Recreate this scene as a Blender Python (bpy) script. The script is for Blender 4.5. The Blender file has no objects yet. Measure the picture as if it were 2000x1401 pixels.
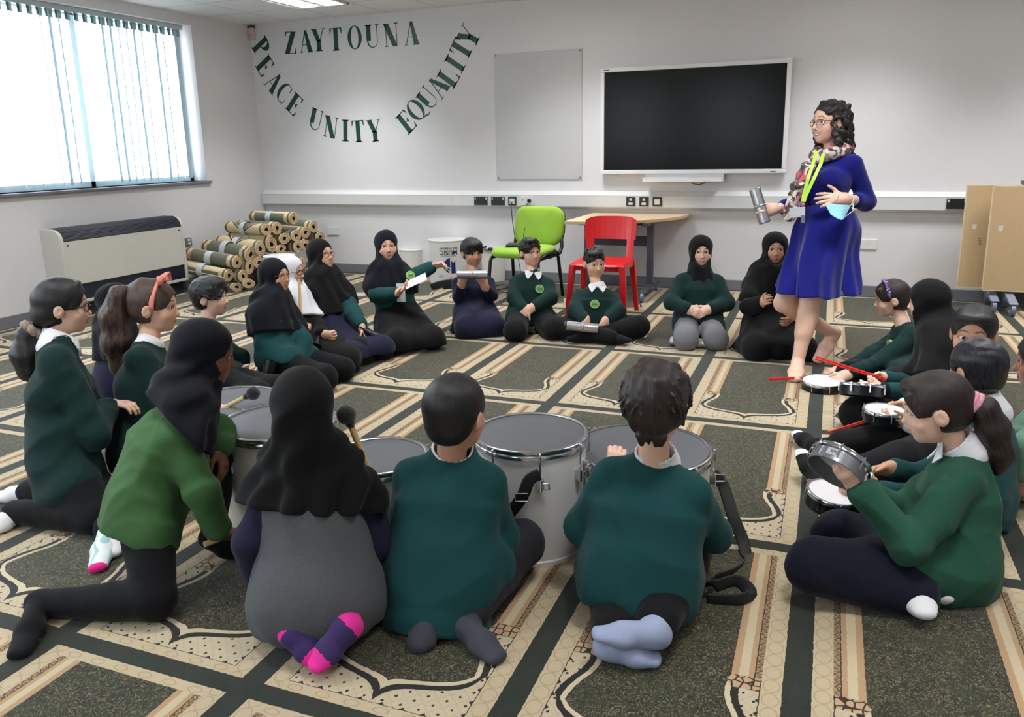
import bpy, math, random
import numpy as np
from mathutils import Vector, Matrix
random.seed(7)
SC = bpy.context.scene
COL = SC.collection
PI = math.pi
# ------------------------------------------------------------------ camera
FPX, YAW, PITCH, ROLL, PPY = 1553.987, -0.38750583, 0.22829297, 0.02025576, 644.85
OC = np.array([6.1196, -7.5377, 1.36])
_rw = np.array([math.cos(YAW), -math.sin(YAW), 0]); _fh = np.array([math.sin(YAW), math.cos(YAW), 0]); _z = np.array([0, 0, 1.0])
_f = _fh * math.cos(PITCH) - _z * math.sin(PITCH); _u = _fh * math.sin(PITCH) + _z * math.cos(PITCH)
CR = _rw * math.cos(ROLL) - _u * math.sin(ROLL); CU = _rw * math.sin(ROLL) + _u * math.cos(ROLL); CF = _f
def ray(px, py): return CF + CR * (px - 1000) / FPX - CU * (py - PPY) / FPX
def U(px, py, d): return OC + ray(px, py) * d                      # a measured point at distance d in front of the lens
def onplane(px, py, p0, n):
    r = ray(px, py); n = np.array(n, float); return OC + r * (np.dot(np.array(p0, float) - OC, n) / np.dot(r, n))
def G(px, py, z=0.0): return onplane(px, py, (0, 0, z), (0, 0, 1))
def depth(P): return float(np.dot(np.array(P) - OC, CF))
def setup_camera():
    cam = bpy.data.cameras.new('camera'); ob = bpy.data.objects.new('camera', cam); COL.objects.link(ob)
    cam.sensor_fit = 'HORIZONTAL'; cam.sensor_width = 36; cam.lens = FPX / 2000 * 36
    cam.shift_y = (PPY - 700.5) / 2000
    cam.clip_start = .05
    m = Matrix.Identity(4)
    for i in range(3):
        m[i][0] = CR[i]; m[i][1] = CU[i]; m[i][2] = -CF[i]; m[i][3] = OC[i]
    ob.matrix_world = m
    SC.camera = ob
setup_camera()
# ------------------------------------------------------------------ materials
def lin(c):
    if isinstance(c, str): c = tuple(int(c[i:i+2], 16) for i in (1, 3, 5))
    r = []
    for v in c[:3]:
        v /= 255.0; r.append(v / 12.92 if v <= .04045 else ((v + .055) / 1.055) ** 2.4)
    return (r[0], r[1], r[2], 1.0)
class E:                                   # arithmetic on shader sockets
    nt = None
    def __init__(s, k): s.k = k
    @staticmethod
    def op(o, *a, clamp=False):
        n = E.nt.nodes.new('ShaderNodeMath'); n.operation = o; n.use_clamp = clamp
        for i, v in enumerate(a):
            if isinstance(v, E): E.nt.links.new(v.k, n.inputs[i])
            else: n.inputs[i].default_value = v
        return E(n.outputs[0])
    def __add__(a, b): return E.op('ADD', a, b)
    __radd__ = __add__
    def __sub__(a, b): return E.op('SUBTRACT', a, b)
    def __rsub__(a, b): return E.op('SUBTRACT', b, a)
    def __mul__(a, b): return E.op('MULTIPLY', a, b)
    __rmul__ = __mul__
    def __truediv__(a, b): return E.op('DIVIDE', a, b)
    def __lt__(a, b): return E.op('LESS_THAN', a, b)
    def __gt__(a, b): return E.op('GREATER_THAN', a, b)
    def fl(a): return E.op('FLOOR', a)
    def fr(a): return E.op('FRACT', a)
    def ab(a): return E.op('ABSOLUTE', a)
    def mx(a, b): return E.op('MAXIMUM', a, b)
    def mn(a, b): return E.op('MINIMUM', a, b)
    def step(a, e, w): return E.op('DIVIDE', E.op('SUBTRACT', a, e - w / 2), w, clamp=True)
def band(x, lo, hi): return (x > lo) * (x < hi)
def mix(f, a, b, nt, mode='MIX'):
    n = nt.nodes.new('ShaderNodeMix'); n.data_type = 'RGBA'; n.blend_type = mode
    def put(i, v):
        if isinstance(v, E): nt.links.new(v.k, n.inputs[i])
        elif hasattr(v, 'is_linked'): nt.links.new(v, n.inputs[i])
        else: n.inputs[i].default_value = v
    put(0, f); put(6, a); put(7, b)
    return n.outputs[2]
def newmat(name):
    m = bpy.data.materials.new(name); m.use_nodes = True; nt = m.node_tree
    b = nt.nodes['Principled BSDF']; E.nt = nt
    return m, nt, b
def noise(nt, scale, detail=2, rough=.5, co='Object', stretch=None, dist=0):
    tc = nt.nodes.new('ShaderNodeTexCoord'); n = nt.nodes.new('ShaderNodeTexNoise')
    n.inputs['Scale'].default_value = scale; n.inputs['Detail'].default_value = detail; n.inputs['Roughness'].default_value = rough
    n.inputs['Distortion'].default_value = dist
    if stretch:
        mp = nt.nodes.new('ShaderNodeMapping'); mp.inputs['Scale'].default_value = stretch
        nt.links.new(tc.outputs[co], mp.inputs[0]); nt.links.new(mp.outputs[0], n.inputs[0])
    else: nt.links.new(tc.outputs[co], n.inputs[0])
    return n
MC = {}
def M(name, col, rough=.6, metal=0.0, var=.06, vs=6, bump=0.0, bs=80, sheen=0.0, spec=.5, coat=0.0, sss=0.0, emit=None, stretch=None, trans=0):
    if name in MC: return MC[name]
    m, nt, b = newmat(name); c = lin(col)
    n = noise(nt, vs, 3, .6, stretch=stretch)
    lo = tuple(max(0, v * (1 - var * 2)) for v in c[:3]) + (1,); hi = tuple(min(1, v * (1 + var * 2)) for v in c[:3]) + (1,)
    nt.links.new(mix(n.outputs[0], lo, hi, nt), b.inputs['Base Color'])
    b.inputs['Roughness'].default_value = rough; b.inputs['Metallic'].default_value = metal
    b.inputs['Specular IOR Level'].default_value = spec
    if sheen: b.inputs['Sheen Weight'].default_value = sheen; b.inputs['Sheen Roughness'].default_value = .5
    if coat: b.inputs['Coat Weight'].default_value = coat; b.inputs['Coat Roughness'].default_value = .1
    if trans: b.inputs['Transmission Weight'].default_value = trans
    if emit: b.inputs['Emission Color'].default_value = c; b.inputs['Emission Strength'].default_value = emit
    if bump:
        nb = noise(nt, bs, 3, .6, stretch=stretch); bp = nt.nodes.new('ShaderNodeBump'); bp.inputs['Strength'].default_value = bump; bp.inputs['Distance'].default_value = .004
        nt.links.new(nb.outputs[0], bp.inputs['Height']); nt.links.new(bp.outputs[0], b.inputs['Normal'])
    MC[name] = m
    return m
# ------------------------------------------------------------------ objects
def lk(o): COL.objects.link(o); return o
def tag(o, label=None, cat=None, group=None, kind=None):
    if label: o['label'] = label
    if cat: o['category'] = cat
    if group: o['group'] = group
    if kind: o['kind'] = kind
    return o
def thing(name, loc, label, cat, group=None):
    o = bpy.data.objects.new(name, None); o.empty_display_size = .05; lk(o); o.location = Vector(loc)
    return tag(o, label, cat, group)
def wm(o):
    m = o.matrix_basis.copy()
    if o.parent: m = wm(o.parent) @ o.matrix_parent_inverse @ m
    return m
def setparent(o, p):
    if p is not None:
        o.parent = p; o.matrix_parent_inverse = wm(p).inverted()
    return o
def axis_frame(d):
    d = np.array(d, float); d /= np.linalg.norm(d)
    a = np.array([0, 0, 1.0]) if abs(d[2]) < .9 else np.array([1.0, 0, 0])
    x = np.cross(a, d); x /= np.linalg.norm(x); return x, np.cross(d, x), d
class MB:
    def __init__(s): s.v = []; s.f = []; s.mi = []; s.cur = 0
    def add(s, vs, fs):
        k = len(s.v); s.v += [tuple(map(float, p)) for p in vs]; s.f += [tuple(i + k for i in f) for f in fs]; s.mi += [s.cur] * len(fs); return s
    def box(s, c, size, rot=None):
        x, y, z = [q / 2 for q in size]; P = [(-x, -y, -z), (x, -y, -z), (x, y, -z), (-x, y, -z), (-x, -y, z), (x, -y, z), (x, y, z), (-x, y, z)]
        if rot is not None: P = [np.array(rot) @ np.array(p) for p in P]
        return s.add([np.array(c) + np.array(p) for p in P], [(0, 3, 2, 1), (4, 5, 6, 7), (0, 1, 5, 4), (1, 2, 6, 5), (2, 3, 7, 6), (3, 0, 4, 7)])
    def box2(s, lo, hi): lo = np.array(lo, float); hi = np.array(hi, float); return s.box((lo + hi) / 2, hi - lo)
    def loft(s, rings, cap=True, closed=False):
        n = len(rings[0]); vs = [p for r in rings for p in r]; fs = []; R = len(rings)
        for i in range(R if closed else R - 1):
            for j in range(n):
                a = i * n + j; b = i * n + (j + 1) % n; c = ((i + 1) % R) * n + (j + 1) % n; d = ((i + 1) % R) * n + j
                fs.append((a, b, c, d))
        if cap and not closed: fs.append(tuple(range(n))[::-1]); fs.append(tuple(range((R - 1) * n, R * n)))
        return s.add(vs, fs)
    def cyl(s, a, b, ra, rb=None, n=20):
        rb = ra if rb is None else rb; a = np.array(a, float); b = np.array(b, float); x, y, d = axis_frame(b - a)
        ring = lambda c, r: [c + r * (math.cos(t) * x + math.sin(t) * y) for t in np.linspace(0, 2 * PI, n, endpoint=False)]
        return s.loft([ring(a, ra), ring(b, rb)])
    def tube(s, pts, r, n=8, closed=False, flat=None):
        pts = [np.array(p, float) for p in pts]; rings = []; px = None; N = len(pts)
        for i, p in enumerate(pts):
            q0 = pts[(i - 1) % N] if (closed or i > 0) else p; q1 = pts[(i + 1) % N] if (closed or i < N - 1) else p
            d = q1 - q0; d /= np.linalg.norm(d) + 1e-12
            if px is None: x = axis_frame(d)[0]
            else: x = px - d * np.dot(px, d); x /= np.linalg.norm(x) + 1e-12
            px = x; y = np.cross(d, x); rr = r[i] if isinstance(r, (list, tuple)) else r
            if flat: rx, ry, up = flat; x2 = np.cross(np.array(up, float), d); x2 /= np.linalg.norm(x2) + 1e-9; y2 = np.cross(d, x2); rings.append([p + rx * math.cos(t) * x2 + ry * math.sin(t) * y2 for t in np.linspace(0, 2 * PI, n, endpoint=False)])
            else: rings.append([p + rr * (math.cos(t) * x + math.sin(t) * y) for t in np.linspace(0, 2 * PI, n, endpoint=False)])
        return s.loft(rings, closed=closed)
    def lathe(s, prof, c, axis=(0, 0, 1), n=40, closed=False):
        x, y, d = axis_frame(axis); c = np.array(c, float)
        rings = [[c + d * h + r * (math.cos(t) * x + math.sin(t) * y) for t in np.linspace(0, 2 * PI, n, endpoint=False)] for r, h in prof]
        return s.loft(rings, cap=not closed, closed=closed)
    def sphere(s, c, r, n=14, m=10, R=None):
        c = np.array(c, float); r = np.array([r, r, r] if np.isscalar(r) else r, float); rings = []
        for i in range(1, m):
            th = PI * i / m; rings.append([np.array([math.sin(th) * math.cos(p) * r[0], math.sin(th) * math.sin(p) * r[1], -math.cos(th) * r[2]]) for p in np.linspace(0, 2 * PI, n, endpoint=False)])
        if R is not None: rings = [[np.array(R) @ p for p in q] for q in rings]
        return s.loft([[c + p for p in q] for q in rings])
    def prism(s, poly, T, th):              # poly in (x, y); T maps (x, y, z) to world; extruded 0..th
        n = len(poly); vs = [T(x, y, 0) for x, y in poly] + [T(x, y, th) for x, y in poly]
        return s.add(vs, [tuple(range(n))[::-1], tuple(range(n, 2 * n))] + [(i, (i + 1) % n, n + (i + 1) % n, n + i) for i in range(n)])
    def build(s, name, mat, parent=None, smooth=False, bevel=0, solid=0, sub=0):
        me = bpy.data.meshes.new(name); me.from_pydata(s.v, [], s.f); me.update()
        for m in (mat if isinstance(mat, (list, tuple)) else [mat]): me.materials.append(m)
        if isinstance(mat, (list, tuple)): me.polygons.foreach_set('material_index', s.mi)
        o = lk(bpy.data.objects.new(name, me))
        if parent is None:
            c = np.mean(np.array(s.v), axis=0); c = Vector(c); me.transform(Matrix.Translation(-c)); o.location = c
        setparent(o, parent)
        if bevel:
            b = o.modifiers.new('bevel', 'BEVEL'); b.width = bevel; b.segments = 2; b.limit_method = 'ANGLE'; b.angle_limit = .7
        if solid: q = o.modifiers.new('solid', 'SOLIDIFY'); q.thickness = solid; q.offset = 0
        if sub: q = o.modifiers.new('sub', 'SUBSURF'); q.levels = q.render_levels = sub
        if smooth:
            if smooth is True: me.shade_smooth()
            else: me.shade_smooth(); me.set_sharp_from_angle(angle=smooth)
        return o
def copy_tree(o, parent=None):
    c = o.copy(); COL.objects.link(c)
    if parent is not None: c.parent = parent
    for ch in list(o.children): copy_tree(ch, c)
    return c
# ------------------------------------------------------------------ the room
XR, YF, ZC = 8.7, -9.2, 2.6985
white_paint = M('wall_paint', (224, 223, 226), .75, var=.012, vs=2, bump=.05, bs=220)
grey_skirt = M('skirting_grey', (118, 120, 128), .5, var=.03)
white_plastic = M('white_plastic', (226, 226, 224), .4, var=.01)
trunk_mat = M('trunking_plastic', (219, 220, 220), .42, var=.01)
black_plastic = M('black_plastic', (28, 29, 32), .4, var=.05)
def carpet_material():
    m, nt, b = newmat('prayer_carpet')
    tc = nt.nodes.new('ShaderNodeTexCoord'); sp = nt.nodes.new('ShaderNodeSeparateXYZ')
    nw = noise(nt, 60, 2, .5)                                     # woven edges wobble a little
    w0 = (E(nw.outputs[0]) - .5) * .006
    nt.links.new(tc.outputs['Object'], sp.inputs[0])
    W, H = .66679, 1.22505; th = .00859
    x = E(sp.outputs[0]); y = E(sp.outputs[1])
    xr = x * math.cos(th) + y * math.sin(th) + w0; yr = y * math.cos(th) - x * math.sin(th) + w0
    u = (xr / W).fr() * W; v = ((yr * -1) / H).fr() * H
    a = (u - W / 2).ab(); s = u - W / 2
    def curve(xin, pts, lo, hi, vlo, vhi):
        n = nt.nodes.new('ShaderNodeFloatCurve'); c = n.mapping.curves[0]
        P = [((p - lo) / (hi - lo), (q - vlo) / (vhi - vlo)) for p, q in pts]
        c.points[0].location = P[0]; c.points[1].location = P[-1]
        for p in P[1:-1]: c.points.new(*p)
        n.mapping.update(); xi = E.op('DIVIDE', xin - lo, hi - lo, clamp=True); nt.links.new(xi.k, n.inputs[1])
        return E(n.outputs[0]) * (vhi - vlo) + vlo
    fa = curve(v, [(.77, .188), (.81, .186), (.845, .192), (.9, .214), (.945, .2275), (1.0, .234), (1.2, .236)], .77, 1.2, .15, .25)
    fv = curve(a, [(0, 1.132), (.012, 1.108), (.03, 1.091), (.06, 1.077), (.1, 1.066), (.14, 1.055), (.175, 1.041), (.2, 1.024), (.219, 1.0), (.23, .972), (.25, .93)], 0, .25, .9, 1.15)
    k = curve(a, [(0, .42), (.03, .7), (.07, .95), (.16, .93), (.21, .72), (.25, .5)], 0, .25, 0, 1)
    d = (a - fa).mx((v - fv) * k)
    cream = lin((196, 179, 148)); dk = lin((30, 26, 24)); dkred = lin((58, 34, 30)); tan = lin((184, 150, 112)); ltan = lin((200, 186, 154)); grn = lin((44, 54, 42))
    # mottled field
    n1 = noise(nt, 48, 3, .65, dist=2); n2 = noise(nt, 64, 2, .55, dist=3.4); n3 = noise(nt, 9, 2, .5)
    fld = mix(E(n1.outputs[0]).step(.5, .16), lin((18, 20, 15)), lin((50, 51, 35)), nt)
    fld = mix(E(n2.outputs[0]).step(.575, .05), fld, lin((126, 117, 84)), nt)
    fld = mix(E(n3.outputs[0]).step(.55, .3) * .25, fld, lin((64, 76, 48)), nt)
    # cream border with a tone-on-tone chain of rings
    rp = (v / .056).fr() * .056 - .028; rx = a - .2725
    ring = E.op('SQRT', rp * rp * .62 + rx * rx); ch = band(ring, .0185, .0215)
    rp2 = (a / .085).fr() * .085 - .0425; ry = ((v - .05).ab()).mn((v - 1.179).ab()); ring2 = E.op('SQRT', rp2 * rp2 + ry * ry * 4); ch2 = band(ring2, .018, .023)
    bcol = mix((ch * (a > .247)).mx(ch2 * (a < .245)), cream, lin((176, 156, 122)), nt)
    # spandrel: cream with lozenge dots on a pale trellis
    p = (s + v) / .052; q = (s - v) / .052
    pf = (p.fr() - .5).ab(); qf = (q.fr() - .5).ab()
    dot = (pf.mx(qf) < .1); trel = (((p + .5).fr() - .5).ab() < .035).mx(((q + .5).fr() - .5).ab() < .035)
    spn = mix(trel * .6, lin((198, 184, 156)), lin((182, 162, 128)), nt); spn = mix(dot, spn, dk, nt)
    teeth = ((((v / .05).fr() - .5).ab() * .05) < (a - .236)) * (a > .236) * (a < .247)
    teeth2 = ((((a / .06).fr() - .5).ab() * .06) < (v - 1.15)) * (v > 1.15)
    spn = mix(teeth.mx(teeth2), spn, dk, nt)
    lo = mix(d < -.027, spn, fld, nt)                              # below: arch layers, inside out
    lo = mix(band(d, -.025, -.009), lo, lin((206, 192, 162)), nt)
    lo = mix(band(d, -.028, -.0245), lo, dkred, nt)
    lo = mix(band(d, -.0095, .0095), lo, dk, nt)
    # above: the column
    hi = mix(a > .170, fld, tan, nt); hi = mix(band(a, .189, .213), hi, ltan, nt)
    cn = noise(nt, 130, 2, .6, dist=3); key = ((a - .2385 - (((v / .026).fr() - .5).ab() - .25) * .028).ab() < .0022).mx(band((v / .013).fr(), .0, .16)); chain = mix(E(cn.outputs[0]).step(.45, .2), lin((112, 84, 62)), lin((184, 156, 116)), nt); chain = mix(key * .85, chain, lin((62, 40, 32)), nt)
    hi = mix(a > .2285, hi, chain, nt); hi = mix(band(a, .2275, .2305), hi, dk, nt); hi = mix(band(a, .1685, .1705), hi, dkred, nt)
    # the capital between them
    vo = nt.nodes.new('ShaderNodeTexVoronoi'); vo.feature = 'DISTANCE_TO_EDGE'; vo.inputs['Scale'].default_value = 42; vo.inputs['Randomness'].default_value = .5
    nt.links.new(tc.outputs['Object'], vo.inputs[0])
    cap = mix(E(vo.outputs['Distance']) < .09, lin((192, 164, 126)), dkred, nt)
    bulge = (v - .763).ab() * -1.0 + .178
    capz = band(v, .738, .79) * (a > .160 + ((v - .765).ab() * .55))
    inn = mix(v > .775, hi, lo, nt); inn = mix(capz, inn, cap, nt)
    edge = band(a, .2445, .248).mx(band(v, 1.159, 1.1625)) * (v > .74)
    inn = mix(edge, inn, dkred, nt)
    out = mix(((a > .247).mx(v < .066)).mx(v > 1.161), inn, bcol, nt)
    gn = noise(nt, 14, 2, .6); gcol = mix(E(gn.outputs[0]), lin((22, 29, 22)), lin((44, 50, 39)), nt)
    out = mix(((a > .2985).mx(v < .031)).mx(v > 1.196), out, gcol, nt)
    fn = noise(nt, 420, 1, .5); out = mix(.35, out, mix(E(fn.outputs[0]), lin((70, 70, 70)), lin((255, 255, 255)), nt), nt, 'MULTIPLY')
    nt.links.new(out, b.inputs['Base Color']); b.inputs['Roughness'].default_value = .95; b.inputs['Specular IOR Level'].default_value = .15
    b.inputs['Sheen Weight'].default_value = .25
    bp = nt.nodes.new('ShaderNodeBump'); bp.inputs['Strength'].default_value = .35; bp.inputs['Distance'].default_value = .004
    nt.links.new(fn.outputs[0], bp.inputs['Height']); nt.links.new(bp.outputs[0], b.inputs['Normal'])
    return m
def ceiling_material():
    m, nt, b = newmat('ceiling_tiles'); tc = nt.nodes.new('ShaderNodeTexCoord'); sp = nt.nodes.new('ShaderNodeSeparateXYZ'); nt.links.new(tc.outputs['Object'], sp.inputs[0])
    gx = ((E(sp.outputs[0]) - .54) / .6).fr(); gy = ((E(sp.outputs[1]) + .09) / .6).fr()
    ex = (gx - .5).ab(); ey = (gy - .5).ab(); g = ex.mx(ey)
    n = noise(nt, 90, 3, .7); tile = mix(E(n.outputs[0]), lin((226, 226, 228)), lin((236, 236, 238)), nt)
    c = mix(g > .4795, tile, lin((226, 226, 228)), nt); c = mix(band(g, .474, .4795), c, lin((120, 120, 126)), nt)
    nt.links.new(c, b.inputs['Base Color']); b.inputs['Roughness'].default_value = .85
    return m
def struct(o): return tag(o, kind='structure')
def room():
    T = .3
    struct(MB().box2((-T, YF - T, -.2), (XR + T, T, -.012)).build('floor', M('floor_screed', (90, 88, 84), .9)))
    # the fitted prayer carpet; object origin at a corner of its pattern
    c = MB().box2((.02, YF + .02, -.012), (XR - .02, -.02, 0)).build('prayer_carpet', carpet_material())
    o = Vector((3.4135, -2.47036, 0)); c.data.transform(Matrix.Translation(c.location - o)); c.location = o
    tag(c, 'green and cream fitted prayer carpet with rows of arched panels covering the floor', 'carpet')
    struct(MB().box2((-T, 0, -.2), (XR + T, T, ZC + .2)).build('wall_back', white_paint))
    struct(MB().box2((XR, YF - T, -.2), (XR + T, 0, ZC + .2)).build('wall_right', white_paint))
    wf = MB(); holes = ((1.45, 2.75), (3.45, 4.75)); hz0, hz1 = 1.15, 2.45          # two windows behind the viewer
    wf.box2((-T, YF - T, -.2), (XR + T, YF, hz0)); wf.box2((-T, YF - T, hz1), (XR + T, YF, ZC + .2)); ed = [-T] + [v for h_ in holes for v in h_] + [XR + T]
    for k in range(0, len(ed), 2): wf.box2((ed[k], YF - T, hz0), (ed[k + 1], YF, hz1))
    struct(wf.build('wall_front', white_paint))
    cl = MB().box2((-T, YF - T, ZC), (XR + T, T, ZC + .1)); cl = cl.build('ceiling', ceiling_material())
    cl.data.transform(Matrix.Translation(cl.location)); cl.location = (0, 0, 0); struct(cl)
    wb = MB(); yw0, yw1, zs, zh = -.89, -4.6, 1.062, 2.592          # the window opening in the left wall
    wb.box2((-T, yw0, -.2), (0, 0, ZC + .2)); wb.box2((-T, yw1, -.2), (0, yw0, zs)); wb.box2((-T, yw1, zh), (0, yw0, ZC + .2)); ya0, ya1 = -5.2, -8.7                                                # a second window farther along, out of view
    wb.box2((-T, ya0, -.2), (0, yw1, ZC + .2)); wb.box2((-T, ya1, -.2), (0, ya0, zs)); wb.box2((-T, ya1, zh), (0, ya0, ZC + .2)); wb.box2((-T, YF, -.2), (0, ya1, ZC + .2))
    struct(wb.build('wall_left', white_paint))
    b = MB(); f = .055; fx = -.2
    for z in (zs, zh - f): b.box2((fx - .03, yw1, z), (fx + .03, yw0, z + f))
    for y in np.linspace(yw1, yw0 - f, 4): b.box2((fx - .03, y, zs), (fx + .03, y + f, zh))
    fr = struct(b.build('window_1', M('window_frame_white', (225, 228, 230), .35, var=.01), bevel=.004))
    gl = M('window_glass', (255, 255, 255), .0, var=0, spec=.3)
    nt = gl.node_tree
    if not nt.nodes.get('tr'):
        t = nt.nodes.new('ShaderNodeBsdfTransparent'); t.name = 'tr'; g = nt.nodes.new('ShaderNodeBsdfGlossy'); g.inputs['Roughness'].default_value = .02; mx = nt.nodes.new('ShaderNodeMixShader'); mx.inputs[0].default_value = .06
        nt.links.new(t.outputs[0], mx.inputs[1]); nt.links.new(g.outputs[0], mx.inputs[2]); nt.links.new(mx.outputs[0], nt.nodes['Material Output'].inputs[0])
    MB().box2((fx - .004, yw1 + .03, zs + .03), (fx + .004, yw0 - .03, zh - .03)).build('pane', gl, fr)
    b = MB()
    for z in (zs, zh - f): b.box2((fx - .03, ya1, z), (fx + .03, ya0, z + f))
    for y in np.linspace(ya1, ya0 - f, 4): b.box2((fx - .03, y, zs), (fx + .03, y + f, zh))
    fr2 = struct(b.build('window_2', MC['window_frame_white'], bevel=.004)); MB().box2((fx - .004, ya1 + .03, zs + .03), (fx + .004, ya0 - .03, zh - .03)).build('pane', gl, fr2)
    s = MB().box2((-.22, yw1 - .04, zs - .03), (.035, yw0 + .04, zs)).build('trim_1', M('sill_grey', (112, 116, 126), .35, var=.02), bevel=.008); struct(s)
    for nm in ('wall_right', 'wall_front'): bpy.data.objects[nm].data.materials[0] = M('wall_paint_low_bounce', (150, 150, 154), .75, var=.012, vs=2, bump=.05, bs=220)  # unseen walls made darker grey to cut the light they bounce
    for nm, lo, hi in (('baseboard_back', (.015, -.014, 0), (XR, 0, .1)), ('baseboard_left', (0, YF, 0), (.014, -.015, .1)), ('baseboard_right', (XR - .014, YF, 0), (XR, -.015, .1))):
        struct(MB().box2(lo, hi).build(nm, grey_skirt, bevel=.004))
    for k, (xa, xb) in enumerate(holes):
        b = MB(); yy = YF - .18
        for x_ in (xa, (xa + xb) / 2 - f / 2, xb - f): b.box2((x_, yy - .03, hz0), (x_ + f, yy + .03, hz1))
        for z_ in (hz0, hz1 - f): b.box2((xa, yy - .03, z_), (xb, yy + .03, z_ + f))
        fr3 = struct(b.build('window_%d' % (k + 3), MC['window_frame_white'], bevel=.004)); MB().box2((xa + .03, yy - .004, hz0 + .03), (xb - .03, yy + .004, hz1 - .03)).build('pane', gl, fr3)
        L = bpy.data.lights.new('window_portal', 'AREA'); L.shape = 'RECTANGLE'; L.size = xb - xa; L.size_y = hz1 - hz0; L.cycles.is_portal = True
        o = lk(bpy.data.objects.new('window_portal', L)); o.location = ((xa + xb) / 2, YF - .27, (hz0 + hz1) / 2); o.rotation_euler = (PI / 2, 0, 0)
    # vertical blind
    bl = thing('vertical_blind', (-.1, (yw0 + yw1) / 2, zs), 'white vertical slat blind hanging across the bright window', 'blind')
    MB().box2((-.125, yw1 + .02, zh - .045), (-.065, yw0 - .05, zh)).build('head_rail', M('rail_white', (190, 205, 205), .4), bl, bevel=.004)
    m, nt, b = newmat('blind_fabric'); b.inputs['Base Color'].default_value = lin((228, 238, 240)); b.inputs['Roughness'].default_value = .8
    n = noise(nt, 40, 2, .6, stretch=(1, 1, .05)); nt.links.new(mix(E(n.outputs[0]), lin((176, 206, 222)), lin((196, 220, 232)), nt), b.inputs['Base Color'])
    tr = nt.nodes.new('ShaderNodeBsdfTranslucent'); tr.inputs[0].default_value = lin((235, 240, 240)); mx = nt.nodes.new('ShaderNodeMixShader'); mx.inputs[0].default_value = .05
    nt.links.new(b.outputs[0], mx.inputs[1]); nt.links.new(tr.outputs[0], mx.inputs[2]); nt.links.new(mx.outputs[0], nt.nodes['Material Output'].inputs[0])
    rnd = random.Random(3); ys = np.arange(yw0 - .115, yw1 + .05, -.088)
    for i, y in enumerate(ys):
        a = math.radians(-43 + rnd.choice((-7, -4, -2, 2, 5, 12)) - i * .35) if i else math.radians(-18)
        q = MB(); dx, dy = math.sin(a) * .044, math.cos(a) * .044; n = 6; rows = []
        for z in np.linspace(zs + .03, zh - .05, n):
            t = (zh - z) * .02 * rnd.uniform(-1, 1); rows.append([(-.095 - dx + t * .2, y - dy, z), (-.095 + dx + t * .2, y + dy, z)])
        for k in range(n - 1): q.add([rows[k][0], rows[k][1], rows[k+1][1], rows[k+1][0]], [(0, 1, 2, 3)])
        q.cur = 1; zt = zh - .05; dx2, dy2 = math.sin(a + .5) * .04, math.cos(a + .5) * .04; q.add([(-.095 - dx2, y - dy2, zt - .06), (-.095 + dx2, y + dy2, zt - .06), (-.095 + dx2, y + dy2, zt + .015), (-.095 - dx2, y - dy2, zt + .015)], [(0, 1, 2, 3)])
        q.build('slat', [m, M('slat_hanger', (150, 178, 182), .7)], bl, solid=.0012)
    # lights in the ceiling grid
    lm = M('louvre_metal', (200, 200, 205), .25, .6, var=.02); tube_m = M('tube_glow', (255, 250, 240), .5, var=0, emit=9.0)
    for yc in (-.99, -3.39, -5.79, -8.19):
        for xc in (1.44, 3.84, 6.24, 8.04):
            t = thing('ceiling_light', (xc, yc, ZC - .012), 'square recessed louvre light in the tiled ceiling' if (xc, yc) != (1.44, -.99) else 'square recessed louvre light in the ceiling above the wall lettering', 'ceiling light', 'recessed ceiling lights')
            b = MB(); e = .297; zz = ZC - .010
            for sx in (-1, 1): b.box((xc + sx * (e - .012), yc, zz), (.024, 2 * e, .014)); b.box((xc, yc + sx * (e - .012), zz), (2 * e, .024, .014))
            b.build('frame', white_plastic, t)
            b = MB()
            for k in np.linspace(-.2, .2, 4): b.box((xc, yc + k, zz), (.54, .004, .012)); b.box((xc + k, yc, zz), (.004, .54, .012))
            b.build('louvre', lm, t)
            b = MB()
            for k in (-.135, .135): b.box((xc + k, yc, ZC - .003), (.16, .53, .004))
            b.build('diffuser', tube_m, t)
            L = bpy.data.lights.new('ceiling_lamp', 'AREA'); L.shape = 'SQUARE'; L.size = .54; L.energy = LAMP * {-5.79: .55, -8.19: .8}.get(yc, 1); L.color = (.975, .985, 1); L.spread = math.radians(103)
            o = lk(bpy.data.objects.new('ceiling_lamp', L)); o.location = (xc, yc, ZC - .025); setparent(o, t)
    # daylight
    w = bpy.data.worlds.new('sky'); SC.world = w; w.use_nodes = True; bg = w.node_tree.nodes['Background']; nt = w.node_tree
    tc = nt.nodes.new('ShaderNodeTexCoord'); sp = nt.nodes.new('ShaderNodeSeparateXYZ'); nt.links.new(tc.outputs['Generated'], sp.inputs[0]); E.nt = nt
    nt.links.new(mix(E(sp.outputs[2]).step(0.0, .3), (.55, .56, .55, 1), (.80, .92, 1.0, 1), nt), bg.inputs[0]); bg.inputs[1].default_value = SKY
    for u0, u1 in ((yw0, yw1), (ya0, ya1)):
        L = bpy.data.lights.new('window_portal', 'AREA'); L.shape = 'RECTANGLE'; L.size = u0 - u1; L.size_y = zh - zs; L.cycles.is_portal = True
        o = lk(bpy.data.objects.new('window_portal', L)); o.location = (-.28, (u0 + u1) / 2, (zs + zh) / 2); o.rotation_euler = (PI / 2, 0, -PI / 2)
LAMP, SKY, EXPO = 20.0, 8.0, 0.0
room()
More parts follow.
